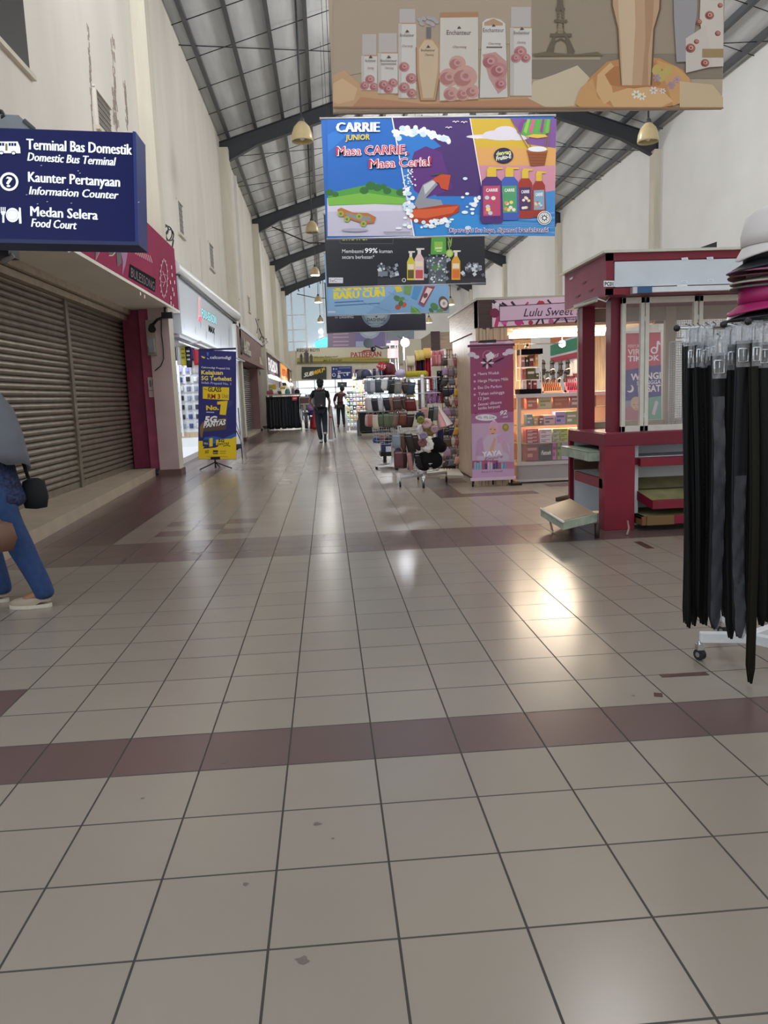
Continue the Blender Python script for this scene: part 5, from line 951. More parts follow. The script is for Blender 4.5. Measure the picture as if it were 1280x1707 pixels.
a.E(1060, 672, 9.5, 11, 'c9a48c', 16); a.E(1060, 676, 6.5, 8, 'd0a890', 14); a.R(1055, 674, 1058, 675.2, '4a3a3c'); a.R(1062, 674, 1065, 675.2, '4a3a3c'); a.R(1058, 681, 1062, 682, '9a4a4c'); a.P([(1086, 690), (1092, 668), (1097, 670), (1091, 692)], 'd5b8c4'); a.out('printed_design', t)
b = B(); b.fbox(fr, q[0][0]-.03, q[1][0]+.03, 0, q[0][1], -.05, .04, 'aluminium'); b.out('base', t); b = B(); b.fbox(fr, q[3][0]-.01, q[2][0]+.01, q[3][1], q[3][1]+.03, -.02, .01, 'cream_frame'); b.out('top_rail', t)
# ------------------------------------------------------------------ wooden cosmetics kiosk
YW = 10.3; KW = Fr((0, YW-.15, 0)); XW = 2.0; XWE = 4.6; YWB = 12.5
zf0, zf1 = dp(810, 547, YW-.15).z, dp(810, 500, YW-.15).z
t = nothing('market_kiosk', (3.2, 11.4, 0), 'warmly lit wooden cosmetics kiosk with a pale pink name board', 'kiosk')
b = B(); b.box(XW, XWE, YW-.1, YW+.12, zf0, zf1, 'wood_board'); b.box(XW, XW+.1, YW-.1, YWB, zf0-.02, zf1, 'wood_board'); b.box(XW-.02, XWE+.02, YW-.16, YWB+.04, zf1, zf1+.03, 'b9b2a6'); b.out('fascia', t)
b = B(); u0, u1 = KW.loc(797, 520)[0], KW.loc(820, 520)[0]; b.box(u0, u1, YW-.155, YW-.09, zf0-.01, zf1, 'wood_dark'); v0, v1 = KW.loc(1091, 500)[0], KW.loc(1108, 500)[0]; b.out('end_block', t); b = B(); b.box(v0, v1, YW-.17, YW-.09, zf0-.01, zf1, 'wood_dark'); b.out('end_block', t)
b = B(); b.box(XW+.1, XWE, YW+.12, YWB, zf0+.05, zf0+.1, 'f0e6d0'); b.out('ceiling_panel', t)
c0, c1 = dp(797, 800, YW-.15).x, dp(849, 800, YW-.15).x
b = B(); k = 9
for i in range(k): b.box(c0+(c1-c0)*i/k+.002, c0+(c1-c0)*(i+1)/k-.002, YW-.15-.006*(i % 2), YW+.1, 0, zf0, 'wood_light')
b.out('column', t)
b = B()
for i in range(14):
    y = YW+.14+i*(YWB-YW-.14)/14; b.box(XW+.04, XW+.09, y, y+(YWB-YW)/14-.012, .02, zf0, 'wood_light')
b.box(XW+.06, XW+.08, YW+.1, YWB, 0, .02, 'wood_dark'); b.out('side_wall', t)
b = B()
for i in range(22):
    x = XW+.1+i*.055; b.box(x, x+.045, YWB-.05, YWB-.01-.008*(i % 2), 0, 2.0, 'wood_light')
b.box(XW+.1, XW+1.3, YWB-.03, YWB, 0, 2.05, 'wood_board')
for j in range(4): b.box(XW+.1, XW+1.3, YWB-.06, YWB-.02, 2.0+.05*j, 2.04+.05*j, 'wood_board')
b.box(4.1, XWE, YWB-.05, YWB, 0, 2.1, 'wood_light'); b.out('back_wall', t)
a = Art(KW, .004); a.n = .012
a.P([(820, 545.5), (1091, 527), (1090, 487), (820, 501)], 'e6c9da')
for x0, y0, x1, y1, c, wd in ((820, 502, 838, 512, '3a2436', 5), (836, 505, 846, 512, '2c1a2c', 4), (852, 503, 860, 513, '3a2436', 4), (900, 502, 892, 512, 'b03060', 4), (912, 500, 922, 511, '3a2436', 3), (950, 498, 938, 511, 'b03060', 4), (880, 504, 872, 513, 'b8406a', 3), (826, 545, 832, 520, 'c43a72', 6), (842, 544, 836, 530, 'c43a72', 5), (872, 541, 866, 531, 'b03060', 3), (893, 541, 900, 530, '2c1a2c', 3), (905, 540, 902, 528, '2c1a2c', 3), (922, 540, 932, 530, '3a2436', 3), (945, 538, 940, 528, '2c1a2c', 3), (958, 538, 966, 528, '3a2436', 3), (968, 500, 975, 508, 'c43a72', 4), (1020, 494, 1030, 504, '3a2436', 3), (1050, 492, 1044, 503, 'b03060', 4), (1072, 491, 1080, 500, '3a2436', 3)): a.L([(x0, y0), (x1, y1)], wd, c)
for x, y, r, c in ((902, 507, 5.5, 'c23a3c'), (864, 536, 7, 'c43a84'), (840, 536, 5.5, 'd85a98'), (824, 522, 8, '7a2a4c'), (918, 536, 4.5, 'b85a86'), (828, 508, 4, 'e8e0e6'), (884, 538, 4, 'b03060'), (1000, 500, 4, 'c23a5c'), (1062, 524, 6, 'c43a84')): a.E(x, y, r, r, c, 14)
a.P([(832, 536), (1086, 521), (1085, 497), (832, 511)], 'dcbcd4'); 
for k_ in (0,): a.L([(832, 511), (1085, 497)], 1.3, '4a2a44'); a.L([(832, 536), (1086, 521)], 1.3, '4a2a44'); a.L([(832, 511), (832, 536)], 1.3, '4a2a44'); a.L([(1085, 497), (1086, 521)], 1.3, '4a2a44')
a.T(872, 528, 1012, 523, 14, 'Lulu Sweet Beauty', '33203a', .3, .004); a.T(924, 535, 1030, 531.5, 5, "'Kosmetik Viral Terkini'", '4a3050', bold=.01); a.out('name_board', t)
for y, z, m in ((YW+.25, zf0-.03, 'tube_light'), (YW+.75, zf0-.06, 'tube_light'), (YW+.5, zf0+.0, 'tube_warm')):
    t2 = nothing('tube_light', (3.2, y, z), {.25: 'glowing tube light nearest the front under the pink name board', .75: 'glowing tube light deepest inside the wooden kiosk', .5: 'warm tube light between the two white ones in the wooden kiosk'}[round(y-YW, 2)], 'tube light', 'tube lights in the wooden kiosk')
    b = B(); b.cyl((2.62, y, z), (4.0, y, z), .022, m); b.out('tube', t2); b = B(); b.box(2.55, 4.05, y-.03, y+.03, z+.025, z+.06, 'white_metal'); b.out('fitting', t2)
area('kiosk_light', (3.2, YW+.7, zf0-.1), 1.6, 120, (1, .8, .56), (0, -.15, -1), .8)
# vitrine
YV = 10.2; vx0 = dp(863, 730, YV).x; vx1 = 4.4; VZ = dp(900, 656, YV).z
mat('vit_metal', 'cfc9c6', .35, .3)
t = nothing('display_cabinet', (3.4, 10.5, 0), 'glass display cabinet with pale metal frame full of cosmetics boxes', 'display cabinet')
b = B(); b.box(vx0, vx1, YV, YV+.55, 0.02, .27, 'a8a2a2'); b.box(vx0-.01, vx1, YV-.01, YV+.56, .24, .28, 'vit_metal'); b.box(vx0-.01, vx1, YV-.01, YV+.56, .02, .05, 'vit_metal'); b.out('base', t)
b = B(); b.box(vx0-.02, vx1, YV-.02, YV+.57, VZ-.05, VZ, 'vit_metal'); b.out('top_frame', t)
for x, y in ((vx0, YV), (vx0, YV+.55), (vx0+.95, YV), (vx1-.03, YV)): b = B(); b.box(x, x+.045, y, y+.045, .28, VZ-.05, 'vit_metal'); b.out('upright', t)
b = B(); b.box(vx0+.045, vx1, YV+.005, YV+.012, .28, VZ-.05, 'glass'); b.box(vx0+.005, vx0+.012, YV+.045, YV+.55, .28, VZ-.05, 'glass'); b.out('glass_pane', t)
SH = [.29, .53, .77, .99]
for z in SH[1:]: b = B(); b.box(vx0+.03, vx1, YV+.06, YV+.52, z-.01, z, 'a38f78'); b.out('shelf', t)
b = B(); b.box(vx0, vx1, YV+.54, YV+.55, .28, VZ-.05, 'd8a98c'); b.out('back', t)
for z in (VZ-.07, .97, .75): area('cabinet_light', (vx0+.7, YV+.16, z-.01), 1.2, 6, (1, .74, .46), (0, .5, -1), .04)
def carton(px, py0, py1, wd, sh, c, lb, stripe=None, txt=None, d=.16, Yo=.1):
    fr = Fr((0, YV+Yo, 0)); u0 = fr.loc(px, py0)[0]; u1 = fr.loc(px+wd, py0)[0]; z0 = SH[sh]; z1 = z0+(py1-py0)*(YV+Yo)/1300
    tt = nothing('cosmetics_box', ((u0+u1)/2, YV+Yo, z0), lb, 'box', 'boxes in the glass cabinet')
    b = B(); b.box(u0, u1-.003, YV+Yo, YV+Yo+d, z0, z1, c); b.out('carton', tt, bevel=.003)
    b = B(); f2 = Fr((0, YV+Yo-.0015, 0)); h = z1-z0; s = stripe or 'e8d8d0'; b.add([f2.p(u0+.1*(u1-u0), z0+h*.55), f2.p(u0+.85*(u1-u0), z0+h*.55), f2.p(u0+.85*(u1-u0), z0+h*.7), f2.p(u0+.1*(u1-u0), z0+h*.7)], [(0, 1, 2, 3)], s); b.add([f2.p(u0+.1*(u1-u0), z0+h*.2), f2.p(u0+.5*(u1-u0), z0+h*.2), f2.p(u0+.5*(u1-u0), z0+h*.4), f2.p(u0+.1*(u1-u0), z0+h*.4)], [(0, 1, 2, 3)], s)
    if txt:
        b = B(); vv, ff = text_mesh(txt, .3, .02); X = [q[0] for q in vv]; k = (u1-u0)*.8/(max(X)-min(X)); b.add([f2.p(u0+.1*(u1-u0)+(x-min(X))*k, z0+h*.42+y*k*1.6) for x, y in vv], ff, 'f0f0f0')
    b.out('print', tt); return tt
sh = ['bottom', 'second', 'third', 'top']
for a_ in ((877, 752, 784, 21, 0, '8c2c38', 'tall dark red box at the corner of the bottom cabinet shelf', 'c98a78'), (900, 761, 784, 20, 0, '1a1a1e', 'square black box with white script on the bottom cabinet shelf', '1a1a1e', 'Fatosh'), (921, 752, 784, 7, 0, 'c0609c', 'slim pink box beside the black one on the bottom shelf', '7a2a5c'), (929, 752, 784, 6, 0, '93a83c', 'slim lime green box beside the pink one on the bottom shelf', '4a5a1c'), (936, 753, 784, 12, 0, 'b9a9cf', 'lilac box beside the lime green one on the bottom shelf', '6a5a9a'), (949, 755, 784, 14, 0, '8aa0c0', 'pale blue box far along the bottom shelf'), (964, 752, 784, 16, 0, 'd0a0a8', 'dusty pink box far along the bottom shelf')): carton(*a_)
for k in range(4): carton(905+k*12, 741, 755, 11, 0, ['a4b04c', 'c86aa4', 'd98a3c', 'd9b04a'][k], '%s box behind the front row of the bottom shelf' % ['olive', 'magenta', 'orange', 'gold'][k], d=.1, Yo=.3)
for j in range(4):
    tt = carton(877, 735, 741, 21, 1, 'a83038', 'flat red box, %s of the red stack on the second shelf' % ['lowest', 'second from below', 'third from below', 'topmost'][j]); tt.location.z += .048*j
for i, (px, wd, c, n_) in enumerate(((900, 20, 'd6c9d2', 'white'), (922, 11, 'a9b28c', 'grey green'), (934, 13, 'a5b24c', 'green'), (949, 20, 'c9b890', 'beige'))):
    for j in range(3): tt = carton(px, 733.5, 741, wd, 1, c, 'flat %s box, %s of its stack on the second shelf' % (n_, ['lowest', 'middle', 'topmost'][j]), '8a6a74' if i == 0 else '5a6a2c'); tt.location.z += .06*j
for a_ in ((878, 694, 713, 10, 2, '6a8a94', 'teal box near the corner on the third shelf'), (890, 697, 713, 7, 2, 'c89a3c', 'mustard box near the corner on the third shelf'), (899, 697, 713, 7, 2, '7a4030', 'dark brown box on the third shelf'), (907, 697, 713, 18, 2, 'd0b0b8', 'pale pink box with a small figure print on the third shelf', '6a5060'), (926, 692, 713, 17, 2, 'a894c8', 'lilac box with purple print on the third shelf', '4a2a8c'), (944, 692, 713, 18, 2, '8aa06c', 'sage green box on the third shelf'), (963, 694, 713, 16, 2, 'c07a5c', 'terracotta box on the third shelf')): carton(*a_)
for a_ in ((878, 663, 683, 18, 3, 'd85a40', 'scarlet and cream box at the corner of the top cabinet shelf', 'f0e0b0'), (898, 664, 683, 22, 3, 'e0d8a8', 'cream box with lime print on the top cabinet shelf', '9aa84a'), (922, 661, 683, 27, 3, 'c4652c', 'wide orange box on the top cabinet shelf', 'd98a58'), (951, 661, 683, 22, 3, 'a86a74', 'dusty rose box on the top cabinet shelf'), (974, 661, 683, 20, 3, '8a5a3c', 'brown box farthest along the top cabinet shelf')): carton(*a_)
# things on the cabinet
t = nothing('display_tower', (dp(881, 655, YV+.2).x, YV+.2, VZ), 'clear three tier display tower with black top and base on the glass cabinet', 'display tower'); fr = Fr((0, YV+.15, 0)); u0, u1 = fr.loc(867, 655)[0], fr.loc(901, 655)[0]; h = (655-581)*10.4/1300
b = B(); b.box(u0-.02, u1, YV+.1, YV+.35, VZ, VZ+.065, 'black_matte'); b.out('base', t); b = B(); b.box(u0+.01, u1+.02, YV+.1, YV+.35, VZ+h-.07, VZ+h, 'black_matte'); b.out('top', t)
b = B()
for z in (.19, .36): b.box(u0, u1, YV+.1, YV+.35, VZ+z-.01, VZ+z, 'white_metal')
for x in (u0, u1): b.box(x-.006, x+.006, YV+.1, YV+.112, VZ, VZ+h, 'white_metal'); b.box(x-.006, x+.006, YV+.34, YV+.35, VZ, VZ+h, 'white_metal')
b.out('tier', t)
for i, (r0, wd, z, h_, c, n_) in enumerate(((0, .06, .36, .13, 'a8707c', 'mauve'), (.06, .05, .36, .13, '3c3a2c', 'olive black'), (.11, .07, .36, .15, '7a3434', 'wine red'), (.19, .05, .36, .17, 'd49a4c', 'amber'), (0, .03, .19, .15, 'd08a94', 'rose'), (.04, .03, .19, .14, 'b0584c', 'brick'), (.08, .11, .19, .15, '5d5a38', 'wide olive'), (.2, .05, .19, .08, '5a4a3c', 'small brown'), (.2, .05, .27, .07, 'dfe4ee', 'white'), (.02, .05, .065, .11, 'c9c9d4', 'silver'), (.09, .05, .065, .12, '6a3a4c', 'plum'), (.16, .06, .065, .11, '8a3040', 'crimson'))):
    b = B(); b.box(u0+r0+.01, u0+r0+wd, YV+.12, YV+.22, VZ+z, VZ+z+h_, c); b.box(u0+r0+.018, u0+r0+wd-.008, YV+.119, YV+.121, VZ+z+h_*.5, VZ+z+h_*.7, 'e0d8d0'); tag(b.out('cosmetics_box'), '%s box on the %s tier of the clear display tower' % (n_, ['top', 'top', 'top', 'top', 'middle', 'middle', 'middle', 'middle', 'middle', 'bottom', 'bottom', 'bottom'][i]), 'box', 'boxes on the display tower')
b = B(); p = dp(877, 578, YV+.2); b.ball((p.x, p.y, VZ+h+.02), .03, 'e8dcd8'); b.ball((p.x+.01, p.y-.02, VZ+h+.055), .02, '4a4440'); tag(b.out('figurine'), 'tiny figurine on top of the black display tower', 'figurine')
for i, (px, wd, h_, c, c2, n_) in enumerate(((907, 32, 18, 'e6b48c', '6a3a20', 'peach lipstick organiser'), (946, 28, 19, 'c4607a', '5a1428', 'crimson lipstick organiser'), (974, 14, 17, 'd49a4c', '8a5a1c', 'amber lipstick organiser'))):
    fr = Fr((0, YV+.2, 0)); u0 = fr.loc(px, 655)[0]; u1 = u0+wd*10.4/1300; t = nothing('lipstick_stand', ((u0+u1)/2, YV+.25, VZ), n_+' standing on the glass cabinet', 'lipstick stand')
    b = B(); b.box(u0, u1, YV+.16, YV+.34, VZ, VZ+.03, c); b.box(u0, u1, YV+.24, YV+.34, VZ, VZ+.08, c); b.box(u0, u1, YV+.3, YV+.34, VZ, VZ+h_*.0072, c); b.out('stepped_base', t)
    for j in range(3):
        b = B()
        for q in range(max(4, int(wd/4))): x = u0+.012+q*(u1-u0-.02)/max(4, int(wd/4)); b.cyl((x, YV+.2+j*.07, VZ+[.03, .08, h_*.0072][j]), (x, YV+.2+j*.07, VZ+[.03, .08, h_*.0072][j]+.05), .008, c2, n=6)
        b.out('lipstick_row', t)
for i, (px, py) in enumerate(((905, 613), (920, 613), (934, 614), (946, 612), (903, 628), (912, 628), (922, 628), (931, 628), (942, 628))):
    p = dp(px, py, 12.0); t = nothing('sandal', tuple(p), 'black strapped sandal hanging at the back of the wooden kiosk, %s of the %s row' % (ORD[i] if i < 4 else ORD[i-4], 'upper' if i < 4 else 'lower'), 'sandal', 'sandals hung in the wooden kiosk'); s = 1 if i < 4 else .75
    b = B(); b.lathe([(0, -.12*s), (.03*s, -.115*s), (.042*s, -.07*s), (.03*s, .02*s), (.034*s, .1*s), (0, .13*s)], p, '1a1a1d', 10, .35); b.out('sole', t); b = B(); b.tube([p+Vector((-.04*s, -.03, -.04)), p+Vector((0, -.06, -.02)), p+Vector((.04*s, -.03, -.04))], .009, 'c9c9cc' if i % 2 else '1a1a1d', 5); b.tube([p+Vector((-.035*s, -.02, .06)), p+Vector((0, -.05, .08)), p+Vector((.035*s, -.02, .06))], .008, '1a1a1d', 5); b.out('strap', t)
for i, (px, py) in enumerate(((950, 616), (960, 612))):
    p = dp(px, py, 12.2); b = B(); b.lathe([(.02, .12), (.05, .1), (.055, -.02), (.07, -.1), (0, -.12)], p, 'cfd2da', 10, .6); b.box(p.x-.06, p.x+.06, p.y-.05, p.y+.05, p.z-.16, p.z-.1, '6a2a3a'); tag(b.out('hanging_bag'), ['pale drawstring bag', 'pale drawstring bag beside the kiosk post'][i]+' hung past the black sandals', 'bag')
b = B(); b.tube([(2.9, 12.0, 1.95), (3.75, 12.2, 1.95)], .01, 'chrome'); tag(b.out('hanging_rail'), 'chrome rail the sandals hang from in the wooden kiosk', 'rail')
# neighbour shop with striped fascia, behind the wooden kiosk
t = nothing('striped_shop_front', (5.4, 15.5, 1.7), 'white shop front with orange, green and red stripes behind the wooden kiosk', 'shop front')
b = B(); b.hexa([(5.3, 18.2, 1.2), (4.95, 13.4, 1.2), (5.1, 13.4, 1.2), (5.5, 18.2, 1.2), (5.3, 18.2, 2.75), (4.95, 13.4, 2.75), (5.1, 13.4, 2.75), (5.5, 18.2, 2.75)], 'f0f2f2'); b.out('fascia', t)
b = B()
for z0, z1, c in ((2.3, 2.43, 'd9763c'), (2.02, 2.26, '1f8a62'), (1.85, 1.97, 'c4304c')): b.hexa([(5.29, 18.2, z0), (4.94, 13.4, z0), (4.95, 13.4, z0), (5.3, 18.2, z0), (5.29, 18.2, z1), (4.94, 13.4, z1), (4.95, 13.4, z1), (5.3, 18.2, z1)], c)
b.out('stripe', t); b = B(); b.hexa([(5.3, 18.2, 0), (4.95, 13.4, 0), (5.1, 13.4, 0), (5.5, 18.2, 0), (5.3, 18.2, 1.2), (4.95, 13.4, 1.2), (5.1, 13.4, 1.2), (5.5, 18.2, 1.2)], 'c9c2c0'); b.out('lower_wall', t)
b = B(); p = dp(937, 573, 13.6); b.ball(p, .06, 'bulb'); b.tube([p+Vector((0, 0, .05)), p+Vector((0, 0, .2)), (4.98, p.y+.1, p.z+.2)], .01, 'white_metal'); tag(b.out('bulb_lamp'), 'glowing bulb before the striped shop front', 'bulb'); point('stripe_glow', p+Vector((0, -.1, -.1)), .06, 26)
b = B(); p = dp(975, 626, 10.6); b.ball(p, .05, 'bulb'); b.tube([p, (p.x, p.y+.05, zf0)], .008, 'white_metal'); tag(b.out('bulb_lamp'), 'glowing bulb beside the dark red post of the red kiosk', 'bulb'); point('kiosk_bulb', p+Vector((0, -.12, 0)), .05, 22, (1, .84, .6))
# pink roll-up banner leaning on the column
PB = Fr((0, 10.02, 0)); q = [PB.loc(*p) for p in ((787, 799.5), (857, 797), (855, 566), (783, 569))]
t = nothing('banner_stand', ((q[0][0]+q[1][0])/2, 10.02, 0), 'tall pink perfume banner hung in front of the wooden kiosk column', 'banner')
mat('banner_pink', 'c07f9f', .45)
b = B(); b.prism(PB, q, -.006, 0, 'banner_pink'); b.out('banner', t)
a = Art(PB, .003)
a.P([(783, 569), (855, 566), (856, 700), (785, 702)], '96466e'); a.P([(783, 571), (856, 568), (856, 577), (783, 580)], 'cfb0c4'); a.P([(838, 620), (856, 600), (856, 690), (842, 690)], '9c4562'); a.P([(785, 690), (856, 686), (856, 720), (786, 722)], 'a86a94'); a.P([(786, 706), (856, 704), (857, 770), (787, 772)], 'c9a6c4')
for x, y, r in ((786, 591, 7), (794, 595, 5), (850, 586, 8), (842, 590, 5), (816, 574, 6), (848, 572, 7), (800, 572, 4)): a.E(x, y, r, r*.6, 'd9cbdc', 14)
a.P([(800, 567.5), (827, 566), (827, 571), (796, 572)], '2a2228')
a.ring(813, 593, 8, 8.7, 'cfa6c0'); a.P([(809, 592), (818, 586), (824, 592), (820, 602), (812, 600)], 'e6dfe8')
for k in range(8): a.E(812+7*math.cos(k*.8), 605+6*math.sin(k*.8), 4.4, 1.7, '2f1a2c' if k % 2 else 'e2d2dc', 8, k*.8)
a.E(832, 600, 10, 1.6, '2f1a2c', 12, -.45); a.T(818, 598, 831, 594, 8, 'Yes', 'ece6ee', .35, .0)
a.T(796.5, 625.5, 832, 623.5, 5, 'Meera Wuduk', 'ecd2e2', bold=.01); a.T(796.5, 637.5, 847.5, 634, 5, 'Harga Mampu Milik', 'ecd2e2', bold=.01); a.T(796.5, 648.5, 836, 646, 5, 'Eau De Parfum', 'ecd2e2', bold=.01); a.T(797, 659, 840.5, 656, 5, 'Tahan sehingga', 'ecd2e2', bold=.01); a.T(797, 667, 815, 665.5, 5, '12 Jam', 'ecd2e2', bold=.01); a.T(796.5, 676.5, 836, 672.5, 5, 'Sesuai dibawa', 'ecd2e2', bold=.01); a.T(797, 683, 833, 679.5, 5, 'ketika berpusti', 'ecd2e2', bold=.01)
for y in (625, 636, 648, 658, 676): a.E(791, y, 1.9, 1.9, 'd9a8c8', 10)
a.E(810, 696, 18, 5.5, 'e9e2ec', 22); a.P([(824, 700), (829, 705), (820, 701)], 'e9e2ec'); a.T(796, 698, 824, 697.5, 5, 'Wa. Wa. Line', '5a4458', .3, 0); a.T(833, 692, 845, 690, 7, '92', 'ece4ee', .2, .03); a.T(838, 697, 846, 696, 4, 'ml', 'ece4ee', .2); a.L([(834, 699), (850, 698.5)], .8, '7a5a78'); a.P([(790, 688), (796, 688), (793, 691)], '8c1f4c')
a.E(842.5, 712.5, 5.5, 6.5, '9a8c3a', 16); a.E(842.5, 711.5, 3, 3, 'b5a850', 10)
a.E(823, 713, 8.8, 11.5, 'd9aac4', 18); a.E(821.5, 718.5, 6, 8.5, 'd8a690', 16); a.R(816.5, 715, 819, 716, '4a2c34'); a.R(823, 715.5, 826, 716.5, '4a2c34'); a.R(819, 722, 823.5, 723.2, 'a04a56'); a.P([(812, 726), (834, 722), (850, 745), (848, 768), (795, 770), (796, 748)], 'cdb6cc'); a.P([(815, 752), (823, 730), (827, 732), (821, 756)], 'd3a394'); a.P([(827, 727), (838, 722), (840, 736), (829, 740)], 'cfa0c6'); a.P([(795, 735), (803, 728), (808, 760), (792, 760)], 'bd98b8'); a.P([(834, 738), (842, 732), (850, 760), (838, 752)], 'c9a4bd')
a.T(803, 761, 836, 758, 8, 'YAYA', 'f2ecf4', bold=.03); a.T(807, 768, 838, 763, 5.5, 'Empire', '5a3450', .35, 0); a.P([(787, 768), (830, 767), (829, 779), (787, 780)], 'a8527c')
random.seed(5)
for k in range(12): x = 790+k*4.5; a.R(x, 773-random.random()*4, x+3.6, 783, random.choice(['8f3a54', 'c9b8cc', '6aa0c4', '4a4a7a', 'b85a6a', '7fb6c8', 'd0c8d4']))
a.P([(787, 783), (857, 781), (857, 797), (787, 799.4)], 'c9a2c6'); a.T(802, 788, 838, 786.5, 3, 'Beauty is in Yourself', '5a3c60', .3, 0); a.out('printed_design', t)
b = B(); b.fbox(PB, q[3][0]-.03, q[2][0]+.02, q[3][1]-.075, q[3][1]-.045, -.02, .012, '6a2848'); b.out('top_bar', t); b = B(); b.fbox(PB, q[0][0]-.02, q[1][0]+.02, q[0][1]-.02, q[0][1]+.02, -.02, .01, 'd9bcd2'); b.out('bottom_bar', t)
b = B(); b.box(q[1][0]-.05, q[1][0]+.1, 10.0, 10.2, 0, .03, 'black_plastic'); b.tube([(q[1][0]-.02, 10.1, .03), (q[1][0]-.02, 10.05, q[1][1])], .012, 'black_plastic'); b.tube([(q[0][0]+.02, 10.1, 0), (q[0][0]+.02, 10.05, q[0][1])], .012, 'black_plastic'); b.tube([((q[0][0]+q[1][0])/2, 10.04, .02), ((q[0][0]+q[1][0])/2, 10.04, q[3][1]-.06)], .012, 'black_plastic'); b.out('foot', t)
# ------------------------------------------------------------------ spinner rack with three tiers of pouches
def pouch(p, w, h, d, c, label, group, ang=0, strap=True, name='pouch', cat='pouch', trim=None):
    rj = random.Random(label); w *= .85+.3*rj.random(); h *= .88+.22*rj.random(); ang += rj.uniform(-.3, .3); p = Vector(p)+Vector((0, 0, rj.uniform(-.012, .012))); sk = rj.uniform(-.05, .05)
    """a soft zipped pouch hanging by its strap; p is the top centre"""
    t = nothing(name, tuple(p), label, cat, group); n = Vector((math.sin(ang), -math.cos(ang), 0)); e = Vector((math.cos(ang), math.sin(ang), 0)); b = B()
    vs = []; prof = [(0, .3), (.06, .8), (.3, 1), (.75, 1.06), (.95, .85), (1, .35)]; m = 10
    for z, k in prof:
        for i in range(m):
            a_ = 2*math.pi*i/m; cx = math.copysign(abs(math.cos(a_))**.5, math.cos(a_)); cy = math.copysign(abs(math.sin(a_))**.6, math.sin(a_)); vs.append(p+e*(cx*w/2*(.9+.1*k)+sk*z)+n*(cy*d/2*k)-Vector((0, 0, h*z)))
    b.add(vs, [(i*m+k, i*m+(k+1) % m, (i+1)*m+(k+1) % m, (i+1)*m+k) for i in range(len(prof)-1) for k in range(m)]+[tuple(range(m)), tuple(range(5*m, 6*m))[::-1]], c, True); b.out('body', t)
    if strap: b = B(); b.tube([p-e*w*.4, p-e*w*.25+Vector((0, 0, .035)), p+Vector((0, 0, .05)), p+e*w*.25+Vector((0, 0, .035)), p+e*w*.4], .004, trim or 'c9c9cc', 4); b.out('strap', t)
    b = B(); b.tube([p+n*d*.42-e*w*.4-Vector((0, 0, .03)), p+n*d*.46-e*w*.0-Vector((0, 0, .03)), p+n*d*.42+e*w*.4-Vector((0, 0, .03))], .004, trim or 'b8b8ba', 4); b.out('zip', t); return t
XA, YA_ = 1.0, 13.15; zA = lambda y: EYE+(661.5-y)*YA_/1290
t = nothing('spinner_rack', (XA, YA_, 0), 'white spinner rack with three tiers of hanging pouches and hats on top', 'display rack')
b = B(); b.tube([(XA+.08, YA_, .05), (XA+.08, YA_, 1.55)], .03, 'white_metal', 8); b.lathe([(.1, .04), (.05, .1), (.03, .2)], (XA+.08, YA_, 0), 'white_metal', 10); b.out('pole', t)
b = B()
for k in range(4): d = Vector((math.cos(k*1.571+.1), math.sin(k*1.571+.1), 0)); b.cyl(Vector((XA+.08, YA_, .05))+d*.03, Vector((XA+.08, YA_, .03))+d*.3, .022, 'white_metal'); b.cyl(Vector((XA+.08, YA_, 0))+d*.29, Vector((XA+.08, YA_, .05))+d*.29, .025, 'black_rubber')
b.out('foot', t)
for z in (zA(635), zA(663), zA(690), zA(714)):
    b = B(); R_ = .36; b.tube([(XA+R_*math.cos(2*math.pi*k/24), YA_+R_*math.sin(2*math.pi*k/24), z+.05) for k in range(25)], .007, 'white_metal', 5)
    for k in range(8): b.tube([(XA+.08, YA_, z+.05), (XA+R_*math.cos(k*.785), YA_+R_*math.sin(k*.785), z+.05)], .005, 'white_metal', 4)
    b.out('ring', t)
b = B(); zb, zt = zA(740), zA(713)
for k in range(20): a_ = 2*math.pi*k/20; b.tube([(XA+.24*math.cos(a_), YA_+.24*math.sin(a_), zb), (XA+.26*math.cos(a_), YA_+.26*math.sin(a_), zt)], .004, 'white_metal', 4)
for j in range(6): z = zb+(zt-zb)*j/5; b.tube([(XA+.25*math.cos(2*math.pi*k/20), YA_+.25*math.sin(2*math.pi*k/20), z) for k in range(21)], .004, 'white_metal', 4)
b.out('wire_basket', t)
TA = [('a9b4c8 8d98ac c9cfda 4a545c e2e6ea 3f4a4e 5a5f60 d8c09a 2d2c2c 423a36', 636, .2, ['pale blue', 'steel blue', 'silver', 'slate', 'white', 'dark green grey', 'charcoal', 'sand', 'black', 'espresso'], 'top'), ('c9b4b4 d8d6d8 2a2c36 c8ccd6 20222c 96685a 9a6c5c 8e6254 5f6a7c 4a5668', 664, .225, ['rose beige', 'cream white', 'ink', 'pale grey', 'jet black', 'light brown', 'tan brown', 'hazel brown', 'blue grey', 'denim blue'], 'middle'), ('e0b8b4 b8706c d9d2c4 5e6a56 667058 5a6652 626c58 3c4656 2c3444 8a8078', 691, .22, ['blush', 'coral', 'ivory', 'moss green', 'sage green', 'forest green', 'olive green', 'dusk blue', 'midnight blue', 'taupe'], 'lowest')]
for cs_, py, h, nm, tier in TA:
    for k, c in enumerate(cs_.split()):
        a_ = math.radians(-158+k*15.5); p = Vector((XA+.36*math.cos(a_), YA_+.36*math.sin(a_), zA(py)))
        pouch(p, .13, h, .07, c, '%s pouch on the %s tier of the white spinner rack' % (nm[k], tier), 'pouches on the white spinner rack', a_+math.pi/2)
